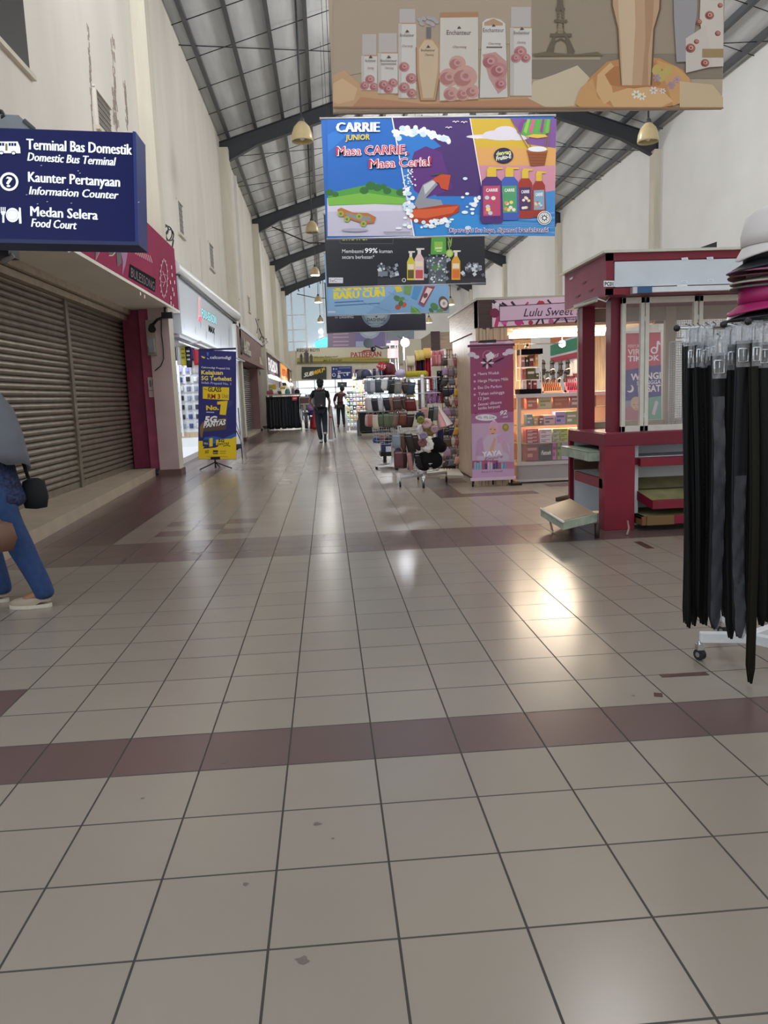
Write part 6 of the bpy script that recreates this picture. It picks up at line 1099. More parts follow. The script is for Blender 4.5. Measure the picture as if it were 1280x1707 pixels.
def brimhat(p, r, h, c, label, name='hat', brim=.0, cap=False, group=None):
    t = nothing(name, tuple(p), label, name, group); b = B(); b.lathe([(r*1.0, 0), (r*.98, h*.35), (r*.85, h*.8), (r*.55, h*1.0), (0, h*1.04)], p, c, 18); b.out('crown', t, solid=.004)
    b = B()
    if cap: b.sheet(lambda u, v: p+Vector(((math.cos(math.pi+(u-.5)*2.2)*(r+v*brim*(1-(2*u-1)**2*.6))), math.sin(math.pi+(u-.5)*2.2)*(r+v*brim*.5), -.02*v)), 10, 4, c); b.out('brim', t, solid=.006)
    else: b.lathe([(r*.98, .01), (r+brim, -.03), (r+brim, -.034), (r*.98, 0)], p, c, 18); b.out('brim', t)
    return t
zt = zA(634)+.06
brimhat(Vector((dp(649, 633, 13.1).x, 13.1, zt)), .12, .2, '5e1420', 'maroon bucket hat on top of the white spinner rack', brim=.03)
for i, (px, c, lb) in enumerate(((611, '39405c', 'navy blue cap'), (604, '6c6a6c', 'grey cap'))): brimhat(Vector((dp(px, 637, 13.15+.15*i).x, 13.1+.2*i, zt-.04)), .1, .14, c, lb+' on the edge of the white spinner rack', 'cap', .07, True)
for i, (px, c) in enumerate(((624, '28304e'), (629, 'd2d6e0'), (633, '2f3a66'), (637, '303a5c'))): pouch(Vector((dp(px, 618, 13.0).x, 13.0+.05*(i % 2), zA(618))), .05, .16, .05, c, ['dark navy', 'silver white', 'royal blue', 'slate blue'][i]+' slim pouch standing on top of the white spinner rack', None, strap=False)
t = nothing('price_sign', (dp(635, 612, 13).x, 13.0, 1.75), 'red diamond price sign above the white spinner rack', 'price sign'); fr = Fr((0, 12.95, 0)); b = B(); b.prism(fr, [fr.loc(*p) for p in ((627, 611), (633, 602), (645, 607), (641, 617), (632, 616))], -.008, 0, 'c4283a'); b.out('card', t)
a = Art(fr); a.T(628.5, 610.5, 634, 612, 3.5, 'RM', 'f4e4e4', .1, .02); a.T(635.5, 613, 643, 614.5, 6, '15', 'f8eeee', .1, .02); a.out('lettering', t); b = B(); b.tube([fr.p(*fr.loc(636, 616), -.01), fr.p(*fr.loc(637, 634), -.01)], .005, 'white_metal', 4); b.out('stick', t)
for i, (px, py, c, lb) in enumerate(((628, 734, '3a5a9a', 'blue'), (638, 730, 'b07a80', 'dusty pink'), (646, 733, '2c3556', 'navy'), (653, 731, '6a6e74', 'grey'))): b = B(); p = dp(px, py, 13.1); b.lathe([(0, -.05), (.06, -.04), (.075, 0), (.05, .05), (0, .06)], p, c, 10); tag(b.out('cloth_roll'), lb+' rolled cloth in the wire basket of the spinner rack', 'cloth', 'rolls in the wire basket')
t = nothing('low_crate', (1.05, 14.2, 0), 'low black crate with blue goods behind the foot of the white spinner rack', 'crate'); b = B(); b.box(.95, 1.55, 14.4, 14.8, .12, .2, 'black_plastic'); b.box(.98, 1.5, 14.42, 14.8, .2, .45, '2b3358'); b.box(1.0, 1.06, 14.45, 14.5, 0, .12, 'black_plastic'); b.box(1.45, 1.5, 14.45, 14.5, 0, .12, 'black_plastic'); b.box(1.05, 1.2, 14.4, 14.42, .2, .3, 'c9ccd8'); b.out('body', t)
# ------------------------------------------------------------------ rolling rack with wallets and hair ornaments
XB_, YB_ = 1.3, 10.55; zB = lambda y: EYE+(655.5-y)*10.35/1290
t = nothing('rolling_rack', (XB_, YB_, 0), 'white rolling rack crowded with wallets and hair scrunchies, on castor wheels', 'display rack')
b = B(); b.tube([(XB_, YB_, .16), (XB_, YB_, 1.5)], .024, 'white_metal', 8); b.out('pole', t)
b = B(); ft = [fl(667, 812), fl(706, 814), fl(744, 803)]
for p in ft+[fl(697, 800)]:
    d = Vector((p.x, p.y, .13)); c_ = Vector((XB_, YB_, .14)); b.tube([c_, d], .028, 'white_metal', 4)
b.out('base_arm', t)
for p in ft+[fl(697, 800)]:
    b = B(); b.cyl((p.x-.012, p.y, .035), (p.x+.012, p.y, .035), .034, 'black_rubber', n=12); b.tube([(p.x, p.y, .05), (p.x, p.y, .12)], .012, 'chrome'); b.out('castor', t)
b = B()
for j, (r, z) in enumerate(((.16, .2), (.2, .25), (.23, .31))): b.tube([(XB_+r*1.2*math.cos(2*math.pi*k/18), YB_+r*math.sin(2*math.pi*k/18), z) for k in range(19)], .006, 'white_metal', 5)
for k in range(18): c, s = math.cos(2*math.pi*k/18), math.sin(2*math.pi*k/18); b.tube([(XB_+.19*c, YB_+.16*s, .2), (XB_+.27*c, YB_+.23*s, .31)], .004, 'white_metal', 4)
b.out('wire_basket', t)
for y in (634, 660, 688, 722, 752): b = B(); z = zB(y)+.05; b.tube([(XB_+.24*math.cos(2*math.pi*k/18), YB_+.2*math.sin(2*math.pi*k/18), z) for k in range(19)], .006, 'white_metal', 5); [b.tube([(XB_, YB_, z), (XB_+.24*math.cos(k*1.57), YB_+.2*math.sin(k*1.57), z)], .005, 'white_metal', 4) for k in range(4)]; b.out('ring', t)
wl = [(657, 637, .1, .15, '23251f', 'black green pouch high'), (664, 637, .09, .15, '8d8c88', 'pale grey pouch high'), (676, 637, .17, .16, '4a3a40', 'wide plum brown pouch high'), (687, 638, .1, .15, '3c4a5a', 'steel blue pouch high'), (680, 653, .13, .07, 'd8c268', 'yellow fringed pouch'), (661, 664, .11, .16, '4a3834', 'dark taupe pouch, second row'), (672, 663, .1, .17, '5a4640', 'brown pouch, second row'), (683, 664, .17, .17, '6a1a20', 'maroon pouch, second row'), (662, 689, .09, .16, '8a6a60', 'rose brown wallet, third row'), (672, 690, .12, .17, '6e3a28', 'chestnut wallet, third row'), (684, 691, .13, .16, '3e2420', 'dark chestnut wallet, third row'), (660, 724, .12, .2, '8f98a6', 'pale blue wallet, fourth row'), (670, 722, .11, .22, '6e4c34', 'brown wallet, fourth row'), (680, 722, .12, .23, '241a18', 'black brown wallet, fourth row'), (690, 724, .1, .22, '3a2c28', 'dark wallet, fourth row'), (664, 752, .14, .23, '6a3a40', 'wine wallet, lowest row'), (674, 752, .07, .23, '2e1c20', 'black cherry wallet, lowest row'), (681, 753, .06, .22, 'b8807c', 'dusty pink wallet, lowest row'), (688, 754, .07, .23, '5c606a', 'grey wallet, lowest row'), (694, 755, .07, .23, '15151a', 'black wallet, lowest row')]
for i, (px, py, w_d, h, c, lb) in enumerate(wl): p = dp(px, py, 10.3-.05*(i % 2)); pouch(p, w_d, h, .05, c, lb+' of the rolling rack', 'wallets on the rolling rack', -.35+.02*i, name='wallet' if i > 7 else 'pouch', cat='wallet' if i > 7 else 'pouch')
def ruffle(p, r, c, label, name='scrunchie', seedv=1, cat='scrunchie', parts=True):
    random.seed(seedv); t = nothing(name, tuple(p), label, cat, 'scrunchies on the rolling rack'); b = B()
    n_, m = 22, 9; vs = []
    for i in range(n_):
        a_ = 2*math.pi*i/n_; 
        for k in range(m): q = 2*math.pi*k/m; rr = r*.42*(1+.28*math.sin(a_*9+k)+.12*random.random()); vs.append(p+Vector(((r*.6+rr*math.cos(q))*math.cos(a_), rr*.6*math.sin(q), (r*.6+rr*math.cos(q))*math.sin(a_))))
    b.add(vs, [(i*m+k, i*m+(k+1) % m, ((i+1) % n_)*m+(k+1) % m, ((i+1) % n_)*m+k) for i in range(n_) for k in range(m)], c, True); b.out('ruffle', t); b = B(); b.ball(p, (r*.35, r*.25, r*.35), c, 8, 6); b.out('knot', t); return t
for i, (px, py, r, c, lb) in enumerate(((703, 717, .07, 'e2dade', 'white scrunchie high'), (716, 716, .085, '8c7424', 'gold scrunchie'), (711, 706, .07, 'd8b4b0', 'blush scrunchie'), (712, 742, .085, 'f2efe8', 'large ivory scrunchie'), (704, 738, .06, '8a5a5c', 'brick rose scrunchie'), (724, 716, .05, 'b08a9a', 'mauve scrunchie'), (706, 726, .05, '9a86a8', 'lilac scrunchie'), (700, 694, .06, '20263c', 'ink blue scrunchie'), (701, 700, .05, '7a7c2e', 'olive scrunchie'))): ruffle(dp(px, py, 10.25-.02*i), r, c, lb+' on the rolling rack', seedv=i)
for i, (px, py, r, lb) in enumerate(((707, 769, .13, 'large black fluffy ornament low on the rolling rack'), (723, 767, .12, 'black fluffy ornament low beside the basket of the rolling rack'), (727, 742, .11, 'black fluffy ornament beside the ivory scrunchie'), (735, 745, .08, 'small black fluffy ornament at the outer edge of the rolling rack'))): b = B(); b.ball(dp(px, py, 10.4), (r, r*.7, r), 'fur_black', 16, 12); tag(b.out('fluffy_ornament'), lb, 'ornament')
pouch(dp(708, 678, 10.3), .1, .17, .04, 'd09a90', 'salmon socks card on the rolling rack', None, name='sock_card', cat='socks'); pouch(dp(719, 678, 10.3), .07, .2, .04, '20201e', 'black glove card on the rolling rack', None, name='glove_card', cat='gloves'); pouch(dp(726, 677, 10.35), .08, .2, .04, '74807c', 'grey green glove card on the rolling rack', None, name='glove_card', cat='gloves')
t = nothing('sleeve_pack', tuple(dp(738, 696, 10.5)), 'white and pink cone shaped pack sticking out from the rolling rack', 'pack'); b = B(); b.cyl(dp(727, 678, 10.5), dp(743, 712, 10.45), .035, 'e9d9d6', .11, n=12); b.out('pack_body', t); b = B(); b.cyl(dp(728, 683, 10.4), dp(738, 712, 10.36), .025, 'e0a8aa', .06, n=8); b.out('inner_cloth', t)
t = nothing('folded_scarf', tuple(dp(732, 725, 10.7)), 'navy blue folded scarf hanging low at the outer side of the rolling rack', 'scarf'); b = B(); p = dp(732, 712, 10.7); b.box(p.x-.05, p.x+.05, 10.67, 10.72, p.z-.28, p.z, '202a66'); b.box(p.x-.05, p.x-.035, 10.665, 10.67, p.z-.28, p.z, 'c9c2d4'); b.out('cloth', t, bevel=.01)
t = nothing('bolster', tuple(dp(694, 625, 10.6)), 'yellow fluffy roll lying on top of the rolling rack', 'roll cushion'); p0, p1 = dp(681, 625, 10.6), dp(708, 624, 10.6); b = B(); mat('yellow_fluff', 'c2b236', .9, bump=(80, .8)); b.cyl(p0, p1, .05, 'yellow_fluff', n=14); b.ball(p0, .05, 'yellow_fluff'); b.ball(p1, .05, 'yellow_fluff'); b.out('cushion', t)
b = B(); b.lathe([(0, 0), (.06, .01), (.08, .06), (.05, .11), (0, .12)], dp(668, 630, 10.7), 'cdbfe0', 12); tag(b.out('plush_toy'), 'small lilac plush beside the yellow roll', 'plush')
# ------------------------------------------------------------------ scarf stand behind
t = nothing('scarf_stand', (1.75, 12.9, 0), 'tall white stand of scarves behind the rolling rack', 'scarf stand'); b = B()
xa, xb, zz = dp(677, 592, 12.9).x, dp(742, 592, 12.9).x, dp(700, 584, 12.9).z
b.tube([(xa, 12.9, 1.8), (xb, 12.9, zz)], .012, 'white_metal'); b.tube([(dp(718, 600, 12.9).x, 12.92, .0), (dp(718, 600, 12.9).x, 12.92, zz)], .018, 'white_metal'); b.tube([(xa, 12.9, 0), (xa, 12.9, 1.8)], .012, 'white_metal'); b.tube([(xb, 12.9, 0), (xb, 12.9, zz)], .014, 'white_metal'); b.out('frame', t)
def scarf(x0, x1, y0, y1, Y, c, lb, fringe=None, pat=None):
    a0, a1 = dp(x0, y0, Y), dp(x1, y1, Y); t = nothing('scarf', (a0.x, Y, a1.z), lb, 'scarf', 'scarves on the tall stand'); w_d = a1.x-a0.x; h = a0.z-a1.z; b = B(); ph = x0
    b.sheet(lambda u, v: Vector((a0.x+w_d*u, Y+.025*math.sin(u*14+ph)+.01*math.sin(v*6), a0.z-h*v)), 12, 6, c); b.out('cloth', t, solid=.008)
    if fringe:
        b = B()
        for k in range(10): b.tube([(a0.x+w_d*k/9, Y-.02, a0.z+.03), (a0.x+w_d*k/9+.01, Y-.045, a0.z-.06), (a0.x+w_d*k/9, Y-.05, a0.z-.13)], .011, fringe, 4)
        b.out('fringe', t)
    if pat:
        b = B(); random.seed(int(x0))
        for k in range(40): u, v = random.random(), random.random(); q = Vector((a0.x+w_d*u, Y+.025*math.sin(u*14+ph)+.01*math.sin(v*6)-.007, a0.z-h*v)); s = w_d*.06; b.add([q+Vector((-s, 0, -s)), q+Vector((s, 0, -s)), q+Vector((s, 0, s)), q+Vector((-s, 0, s))], [(0, 1, 2, 3)], pat)
        b.out('print', t)
scarf(692, 700, 588, 620, 12.75, '5a1020', 'dark red scarf with yellow fringe', 'e6cf6e'); scarf(698, 708, 587, 622, 12.72, '14142a', 'midnight blue scarf with yellow fringe', 'e8d277'); scarf(706, 718, 584, 632, 12.7, 'a01c34', 'crimson scarf with yellow fringe', 'f0c468')
scarf(678, 690, 597, 622, 12.7, 'e2c3b2', 'pale peach scarf with cream fringe', 'e9e0c0', 'cf9a8c'); scarf(672, 678, 600, 626, 12.75, 'ded8c8', 'ivory scarf beside the pale peach scarf'); scarf(719, 739, 585, 610, 12.8, 'd88c94', 'pink crumpled cloth hung beside the wooden kiosk'); scarf(716, 723, 628, 651, 12.4, 'b02030', 'red scarf with white figures on the tall stand', None, 'f0e0e0'); scarf(721, 729, 630, 652, 12.35, 'd6d8dc', 'white scarf with black stripes', None, '202024'); scarf(728, 740, 618, 660, 12.3, '1d1a1e', 'black scarf with white dots', None, 'e4dcdc'); scarf(733, 741, 655, 672, 12.25, 'a82430', 'short red dotted scarf on the tall stand', None, 'e8c8c0'); scarf(712, 733, 652, 672, 12.3, '9a6a98', 'purple gathered scarf on the tall stand', None, 'c09abf'); scarf(696, 712, 633, 690, 12.3, '8a7a78', 'taupe printed scarf at the end of the rolling rack', None, '4a3c44'); scarf(722, 736, 592, 608, 12.78, 'e0a0a4', 'rose cloth just behind the pink crumpled cloth')
# wall of small bags beside the wooden kiosk
t = nothing('grid_wall', (1.98, 12.2, 0), 'wire grid wall of small bags at the side of the wooden kiosk', 'grid wall'); b = B()
gx0, gx1 = dp(738, 700, 12.2).x, dp(766, 700, 12.2).x
for k in range(7): x = gx0+(gx1-gx0)*k/6; b.tube([(x, 12.2, 0), (x, 12.2, 1.85)], .005, 'steel_rod', 4)
for k in range(16): b.tube([(gx0, 12.2, .1+k*.115), (gx1, 12.2, .1+k*.115)], .005, 'steel_rod', 4)
b.out('grid', t)
random.seed(11)
gc = ['5a4a42', '8a7a74', '2a2a5e', 'b090b8', 'd8a48a', 'c8b6ac', '46383c', 'd4a13a', '7a6870', '2d2a2e', '9a5a5e', '6a6a78']; gn = ['brown', 'stone', 'indigo', 'lavender', 'apricot', 'cream', 'dark', 'amber', 'mauve grey', 'black', 'rosewood', 'blue grey']
for r in range(11):
    for k in range(3): c = (r*3+k*5) % 12; p = Vector((gx0+.05+k*(gx1-gx0-.08)/2.2, 12.13, 1.78-r*.155)); pouch(p, .1+.03*random.random(), .11+.03*random.random(), .06, gc[c], '%s little bag on the wire grid wall, %s row down, %s' % (gn[c], ORD[r], ['outer column', 'middle column', 'column next to the kiosk'][k]), 'little bags on the wire grid wall')
t = nothing('cat_print_bag', tuple(dp(750, 775, 11.9)), 'leopard brown cushion bag on the floor below the wire grid wall', 'bag'); b = B(); b.lathe([(0, 0), (.14, .01), (.17, .1), (.12, .22), (0, .25)], fl(745, 783), '5a4634', 14, .6); b.out('bag_body', t); b = B(); [b.ball(fl(745, 783)+Vector((.15*math.cos(k*.7), -.1*abs(math.sin(k*1.1)), .05+.02*(k % 6))), .018, '2a1c14', 6, 4) for k in range(9)]; b.out('print', t)
b = B(); b.hexa([(x, y, 0) for x, y in ((1.35, 11.6), (1.95, 11.2), (2.05, 12.3), (1.45, 12.6))]+[(x, y, .035) for x, y in ((1.35, 11.6), (1.95, 11.2), (2.05, 12.3), (1.45, 12.6))], 'cabfae'); tag(b.out('floor_platform'), 'low pale platform under the wire grid wall', 'platform')
# flags, lamp and fan poles
t = nothing('flag_stand', (1.25, 14.5, 0), 'white pole stand flying red and white striped flags', 'flag stand'); fx = dp(651, 640, 14.5).x; b = B()
for px in (651, 660, 664): x = dp(px, 620, 14.5).x; b.tube([(x, 14.5, 0), (x, 14.5, dp(px, 575, 14.5).z)], .012, 'white_metal', 6)
b.out('pole', t)
for i, (x0, x1, y0, y1) in enumerate(((644, 664, 568, 576), (646, 664, 581, 589), (646, 664, 589, 597))):
    fr = Fr((0, 14.45-.02*i, 0)); a = Art(fr); a.n = .003; b = B(); b.prism(fr, [fr.loc(x0, y1), fr.loc(x1, y1-1), fr.loc(x1, y0-1), fr.loc(x0, y0)], -.004, .002, 'f1eeee'); f = b.out('flag', t)
    for k in range(4): h = (y1-y0)/8; a.P([(x0, y0+h*(2*k)), (x1, y0-1+h*(2*k)), (x1, y0-1+h*(2*k+1)), (x0, y0+h*(2*k+1))], 'b82638')
    if i == 0: a.R(x0, y0, x0+7, y0+4, '23285c')
    a.out('stripe', f)
b = B(); fr = Fr((0, 14.4, 0)); b.prism(fr, [fr.loc(*p) for p in ((653, 612), (658, 612), (658, 598), (653, 598))], -.05, 0, '2a1e1a'); b.out('control_box', t)
t = nothing('wall_fan', tuple(dp(614, 572, 14.5)), 'black round fan on a curved arm beside the striped flags', 'fan'); c = dp(613.5, 572, 14.4); b = B(); b.cyl(c+Vector((0, .05, 0)), c+Vector((0, -.05, 0)), .085, '1b2326', n=20); b.out('fan_head', t); b = B(); b.tube([c+Vector((0, .05, -.04)), dp(622, 581, 14.5), dp(626, 577, 14.5), dp(636, 581, 14.5), dp(644, 580, 14.5), (fx, 14.5, dp(651, 579, 14.5).z)], .014, 'black_plastic'); b.ball(dp(622, 582, 14.5), .05, 'black_plastic'); b.out('arm', t)
t = nothing('bulb_lamp', tuple(dp(675, 572, 13.8)), 'glaring white bulb on a thin pole above the scarves', 'bulb'); p = dp(675, 571, 13.8); b = B(); b.ball(p, .075, 'bulb'); b.out('bulb', t); b = B(); b.tube([(p.x-.02, 13.85, 0), (p.x-.02, 13.85, p.z+.1)], .012, 'white_metal'); b.out('pole', t); point('bulb_glow', p+Vector((-.05, -.15, .0)), .08, 60, (.92, .96, 1))
# ------------------------------------------------------------------ bright rack and dark crate farther back
t = nothing('accessory_rack', (1.35, 27.2, 0), 'brightly lit white rack of small accessories past the spinner rack', 'display rack'); xa, xb = dp(577, 700, 27.5).x, dp(612, 700, 27.5).x; b = B(); z1 = dp(600, 622, 27.5).z
for k in range(10): x = xa+(xb-xa)*k/9; b.tube([(x, 27.5, .15), (x, 27.5, z1 if k > 3 else 1.3)], .008, 'white_metal', 4)
for k in range(14): b.tube([(xa if k < 8 else xa+.33, 27.5, .2+k*.13), (xb, 27.5, .2+k*.13)], .008, 'white_metal', 4)
b.out('grid', t); b = B(); [b.tube([(x, 27.3, 0), (x, 27.5, .2)], .02, 'white_metal') for x in (xa+.1, xb-.05)]; b.box(xa, xa+.35, 27.2, 27.6, .0, .06, 'white_metal'); b.out('foot', t)
random.seed(21); hc = [('f2f4f6', 'white'), ('e9eef2', 'ice white'), ('dfe6ea', 'pearl white'), ('d9e8d4', 'mint'), ('f0cf6a', 'yellow'), ('e58a3c', 'orange'), ('cfd8ec', 'pale blue'), ('e9a8b4', 'pink'), ('2a3038', 'black'), ('c8d86a', 'lime'), ('9ab0c4', 'blue grey')]
for r in range(12):
    for k in range(6):
        z = z1-.12-r*.145; x = xa+.08+k*(xb-xa-.12)/5.3
        if r < 4 and k < 2: continue
        c, nme = hc[(r*5+k*k+random.randint(0, 2)) % 11]; b = B(); b.box(x-.045, x+.045, 27.4, 27.44, z-.11, z, c); b.ball((x, 27.4, z-.055), (.035, .02, .035), hc[(r+k*3) % 11][0], 8, 5); tag(b.out('accessory_pack'), '%s accessory pack on the brightly lit rack, %s row down, %s from the aisle' % (nme, ORD[r], ORD[k]), 'packet', 'packs on the brightly lit rack')
area('rack_light', (1.2, 26.4, 2.3), 1.2, 60, (.95, .98, 1), (0, .5, -1))
t = nothing('storage_chest', (1.6, 25.4, 0), 'black storage chest on a pale plinth behind the spinner rack', 'chest'); x0, x1 = dp(600, 710, 25).x, 2.3; b = B(); b.box(x0, x1, 25, 26.4, .12, dp(610, 688, 25).z, '0f1112'); b.out('body', t); b = B(); b.box(x0-.02, x1, 24.95, 26.4, dp(610, 688, 25).z, dp(610, 688, 25).z+.04, '6f7a70'); b.out('lid', t); b = B(); b.box(x0+.04, x1, 24.9, 26.4, .0, .06, 'a9a294'); b.box(x0-.1, x0-.02, 24.8, 24.9, .0, .5, '59605a'); b.out('plinth', t)
# second wooden kiosk behind, wall pictures, far stalls on that side
t = nothing('market_kiosk', (3.3, 19, 0), 'farther wooden kiosk with a dark plank end, beyond the scarf stand', 'kiosk'); fr = Fr((0, 18, 0)); b = B()
q = fr.loc(720, 583), fr.loc(757, 553); b.box(q[0][0], q[1][0]+.3, 18, 20, q[0][1], q[1][1], 'wood_board'); b.out('fascia', t); b = B(); w2 = fr.loc(733, 570)[0]; b.box(q[0][0]-.02, w2, 17.96, 18.02, q[0][1]-.02, q[1][1]+.02, 'wood_dark'); b.out('end_block', t)
b = B(); [b.box(fr.loc(738, 600)[0]+i*.06, fr.loc(738, 600)[0]+i*.06+.05, 18.05, 18.12, 0, q[0][1], 'wood_light') for i in range(5)]; b.box(q[1][0]+.1, q[1][0]+.5, 18.1, 18.3, 0, q[0][1], 'e8e4de'); b.out('column', t)
t = nothing('market_kiosk', (4, 33, 0), 'pale far kiosk with a cream fascia, beyond the dark indigo banner', 'kiosk'); b = B(); b.box(3.2, 8, 31, 34, 0, 1.0, 'cfc6b8'); b.out('counter', t); b = B(); b.box(3.1, 8.1, 30.9, 34, 2.5, 3.4, 'd8d0bc'); b.out('fascia', t); b = B(); [b.box(x, x+.12, 31, 31.12, 1, 2.5, 'e2dcd0') for x in (3.2, 5, 7.8)]; b.out('post', t)
a = Art(Fr((0, 30.9, 0))); a.R(723, 570, 731, 576, '3a3a78'); a.L([(724, 573), (730, 573)], .6, '9aa0c8'); a.out('label', t)
fr = Fr((XR-.02, 0, 0), (0, -1, 0)); b = B(); b.box(XR-.06, XR, 57.5, 60.3, 3.4, 6.2, '8f9487'); wv_ = struct(b, 'window_9'); b = B(); b.box(XR-.07, XR-.05, 58.2, 59.6, 3.6, 5.6, 'aab58a'); b.box(XR-.09, XR-.05, 57.4, 60.4, 3.3, 3.4, '6a6e70'); struct(b, 'window_frame', wv_)
# ------------------------------------------------------------------ belt rack close to the camera
bc = fl(1232, 1060, .1); XC, YC = bc.x+.02, bc.y-.05
t = nothing('belt_rack', (XC, YC, 0), 'white wheeled rack of packed black belts, hats piled on top', 'belt rack')
b = B(); b.tube([(XC, YC, .1), (XC, YC, 1.5)], .022, 'white_metal', 10); b.out('pole', t)
ends = [fl(1166, 1100), fl(1292, 1112), fl(1330, 1070), fl(1205, 1060)]
b = B()
for p in ends: d = (Vector((p.x, p.y, 0))-Vector((XC, YC, 0))); nn = Vector((-d.y, d.x, 0)).normalized()*.02; e = Vector((p.x, p.y, 0)); c0 = Vector((XC, YC, 0)); zz = Vector((0, 0, .085)); z2 = Vector((0, 0, .13)); b.hexa([c0-nn+zz, e-nn+zz, e+nn+zz, c0+nn+zz, c0-nn+z2, e-nn+z2, e+nn+z2, c0+nn+z2], 'white_metal')
b.out('base_arm', t, bevel=.004)
for p in ends:
    b = B(); b.cyl((p.x-.011, p.y-.005, .027), (p.x+.011, p.y+.005, .027), .026, 'black_rubber', n=16); b.cyl((p.x-.014, p.y-.006, .027), (p.x+.014, p.y+.006, .027), .012, 'chrome', n=10); b.tube([(p.x, p.y, .04), (p.x, p.y, .09)], .01, 'chrome'); b.box(p.x-.016, p.x+.016, p.y-.016, p.y+.016, .05, .075, 'chrome'); b.out('castor', t)
ZH = dp(1140, 553, 3.1).z
tips = [(1128, 547, 3.1), (1206, 541, 2.95), (1247, 536, 2.85), (1266, 540, 2.9), (1290, 545, 2.95), (1330, 550, 3.1), (1180, 545, 3.35), (1330, 545, 3.4)]
for x, y, Y in tips: p = dp(x, y, Y); b = B(); b.tube([(XC, YC, p.z), p], .006, 'chrome', 6); b.ball(p, .014, 'black_plastic', 10, 8); b.out('hook_arm', t)
b = B(); b.cyl((XC, YC, 1.5), (XC, YC, 1.53), .13, 'white_metal', n=18); b.out('top_plate', t)
mat('belt_black', '050506', .55, spec=.25); mat('belt_grey', '15151a', .5, spec=.3); mat('belt_olive', '17150a', .6, spec=.2)
def belt(px, pw, y0, y1, Y, m, label, sleeve=None, lean=0, holes=False, pack=True):
    p = dp(px, y0, Y); w_d = pw*Y/1288; e = dp(px+lean, y1, Y+.02); L_ = p.z-e.z; t = nothing('belt', tuple(p), label, 'belt', 'belts on the white wheeled rack')
    dx = e.x-p.x; b = B(); ph = px
    def S(off, wk, zk=0): return lambda u, v: Vector((p.x+dx*v+(u-.5)*w_d*wk*(1 if v < .965 else max(.25, 1-(v-.965)*21)), Y+off+.012*math.sin(v*5+ph)+.02*v, p.z-zk-(L_-zk)*v))
    b.sheet(S(0, 1), 2, 22, m); b.out('strap', t, solid=.006)
    b = B(); b.sheet(S(.018, .96), 2, 18, m); b.out('strap_back', t, solid=.005)
    if pack: b = B(); b.box(p.x-w_d*.62, p.x+w_d*.62, Y-.018, Y+.03, p.z-.012, p.z+.06, 'clear_plastic'); b.sheet(lambda u, v: Vector((p.x+(u-.5)*w_d*1.35, Y-.014-.007*math.sin(u*9)*math.sin(v*8+ph), p.z+.07-v*.17)), 8, 9, 'clear_plastic'); b.out('plastic_pack', t)
    b = B(); b.tube([p+Vector((-w_d*.45, -.012, -.03)), p+Vector((w_d*.45, -.012, -.03)), p+Vector((w_d*.45, -.012, -.08)), p+Vector((-w_d*.45, -.012, -.08)), p+Vector((-w_d*.45, -.012, -.03))], .004, 'chrome', 5); b.tube([p+Vector((0, -.012, -.03)), p+Vector((0, -.014, -.08))], .003, 'chrome', 5); b.out('buckle', t)
    b = B(); b.tube([p+Vector((0, .005, -.01)), p+Vector((0, .005, .05)), p+Vector((.012, .01, .065)), p+Vector((0, .015, .075))], .003, 'black_plastic', 5); b.out('hook', t)
    if sleeve: b = B(); b.sheet(lambda u, v: S(-.011-.004*math.sin(u*7+v*40), 1.06, .12+sleeve)(u, v), 4, 26, 'dull_plastic'); b.out('plastic_sleeve', t)
    if holes: b = B(); [b.cyl(p+Vector((dx*k/40, -.008, -.25-k*.02)), p+Vector((dx*k/40, -.011, -.25-k*.02)), .0022, 'chrome', n=6) for k in range(30)]; b.out('stud', t)
bl = [(1145, 6, 570, 1040, 3.16, 'belt_black', 'narrow black belt at the outer edge', None, -2), (1150, 9, 572, 1046, 3.12, 'belt_black', 'black belt second from the outer edge', None, -3), (1157, 10, 572, 1043, 3.14, 'belt_black', 'black belt third from the outer edge', None, 0), (1164, 10, 570, 1030, 3.1, 'belt_black', 'black belt fourth from the outer edge', None, 2), (1171, 10, 572, 1042, 3.12, 'belt_black', 'studded black belt beside the first grey sleeve', None, 2, True), (1178, 9, 568, 1044, 3.14, 'belt_black', 'black belt tight against the first grey sleeve', None, 1), (1197, 19, 588, 1050, 2.99, 'belt_grey', 'belt in a wrinkled grey sleeve, nearest the outer edge', .05, -3), (1218, 14, 574, 1064, 3.0, 'belt_black', 'black belt between the two grey sleeved belts', None, -1), (1222, 12, 570, 1058, 3.05, 'belt_black', 'black belt behind the gap of the grey sleeves', None, -2), (1237, 19, 568, 1062, 2.93, 'belt_grey', 'belt in a wrinkled grey sleeve, deeper in the rack', .4, -6), (1254, 14, 570, 1070, 3.0, 'belt_black', 'black belt beside the long olive one', None, -1), (1259, 13, 566, 1141, 2.9, 'belt_olive', 'long olive brown belt hanging lowest, nearly to the floor', None, -5), (1272, 16, 570, 1045, 2.96, 'belt_black', 'black belt past the long olive one', None, 1), (1284, 16, 570, 1040, 2.98, 'belt_black', 'black belt at the picture edge of the rack', None, 0), (1210, 12, 566, 1030, 3.2, 'belt_black', 'black belt at the back behind the first grey sleeve', None, 0), (1240, 12, 566, 1030, 3.22, 'belt_black', 'black belt at the back behind the second grey sleeve', None, 0), (1190, 12, 566, 1025, 3.22, 'belt_black', 'black belt at the back behind the studded one', None, 0)]
for q in bl: belt(q[0], q[1], q[2], q[3], q[4], q[5], q[6]+' of the belt rack', q[7], q[8], len(q) > 9)
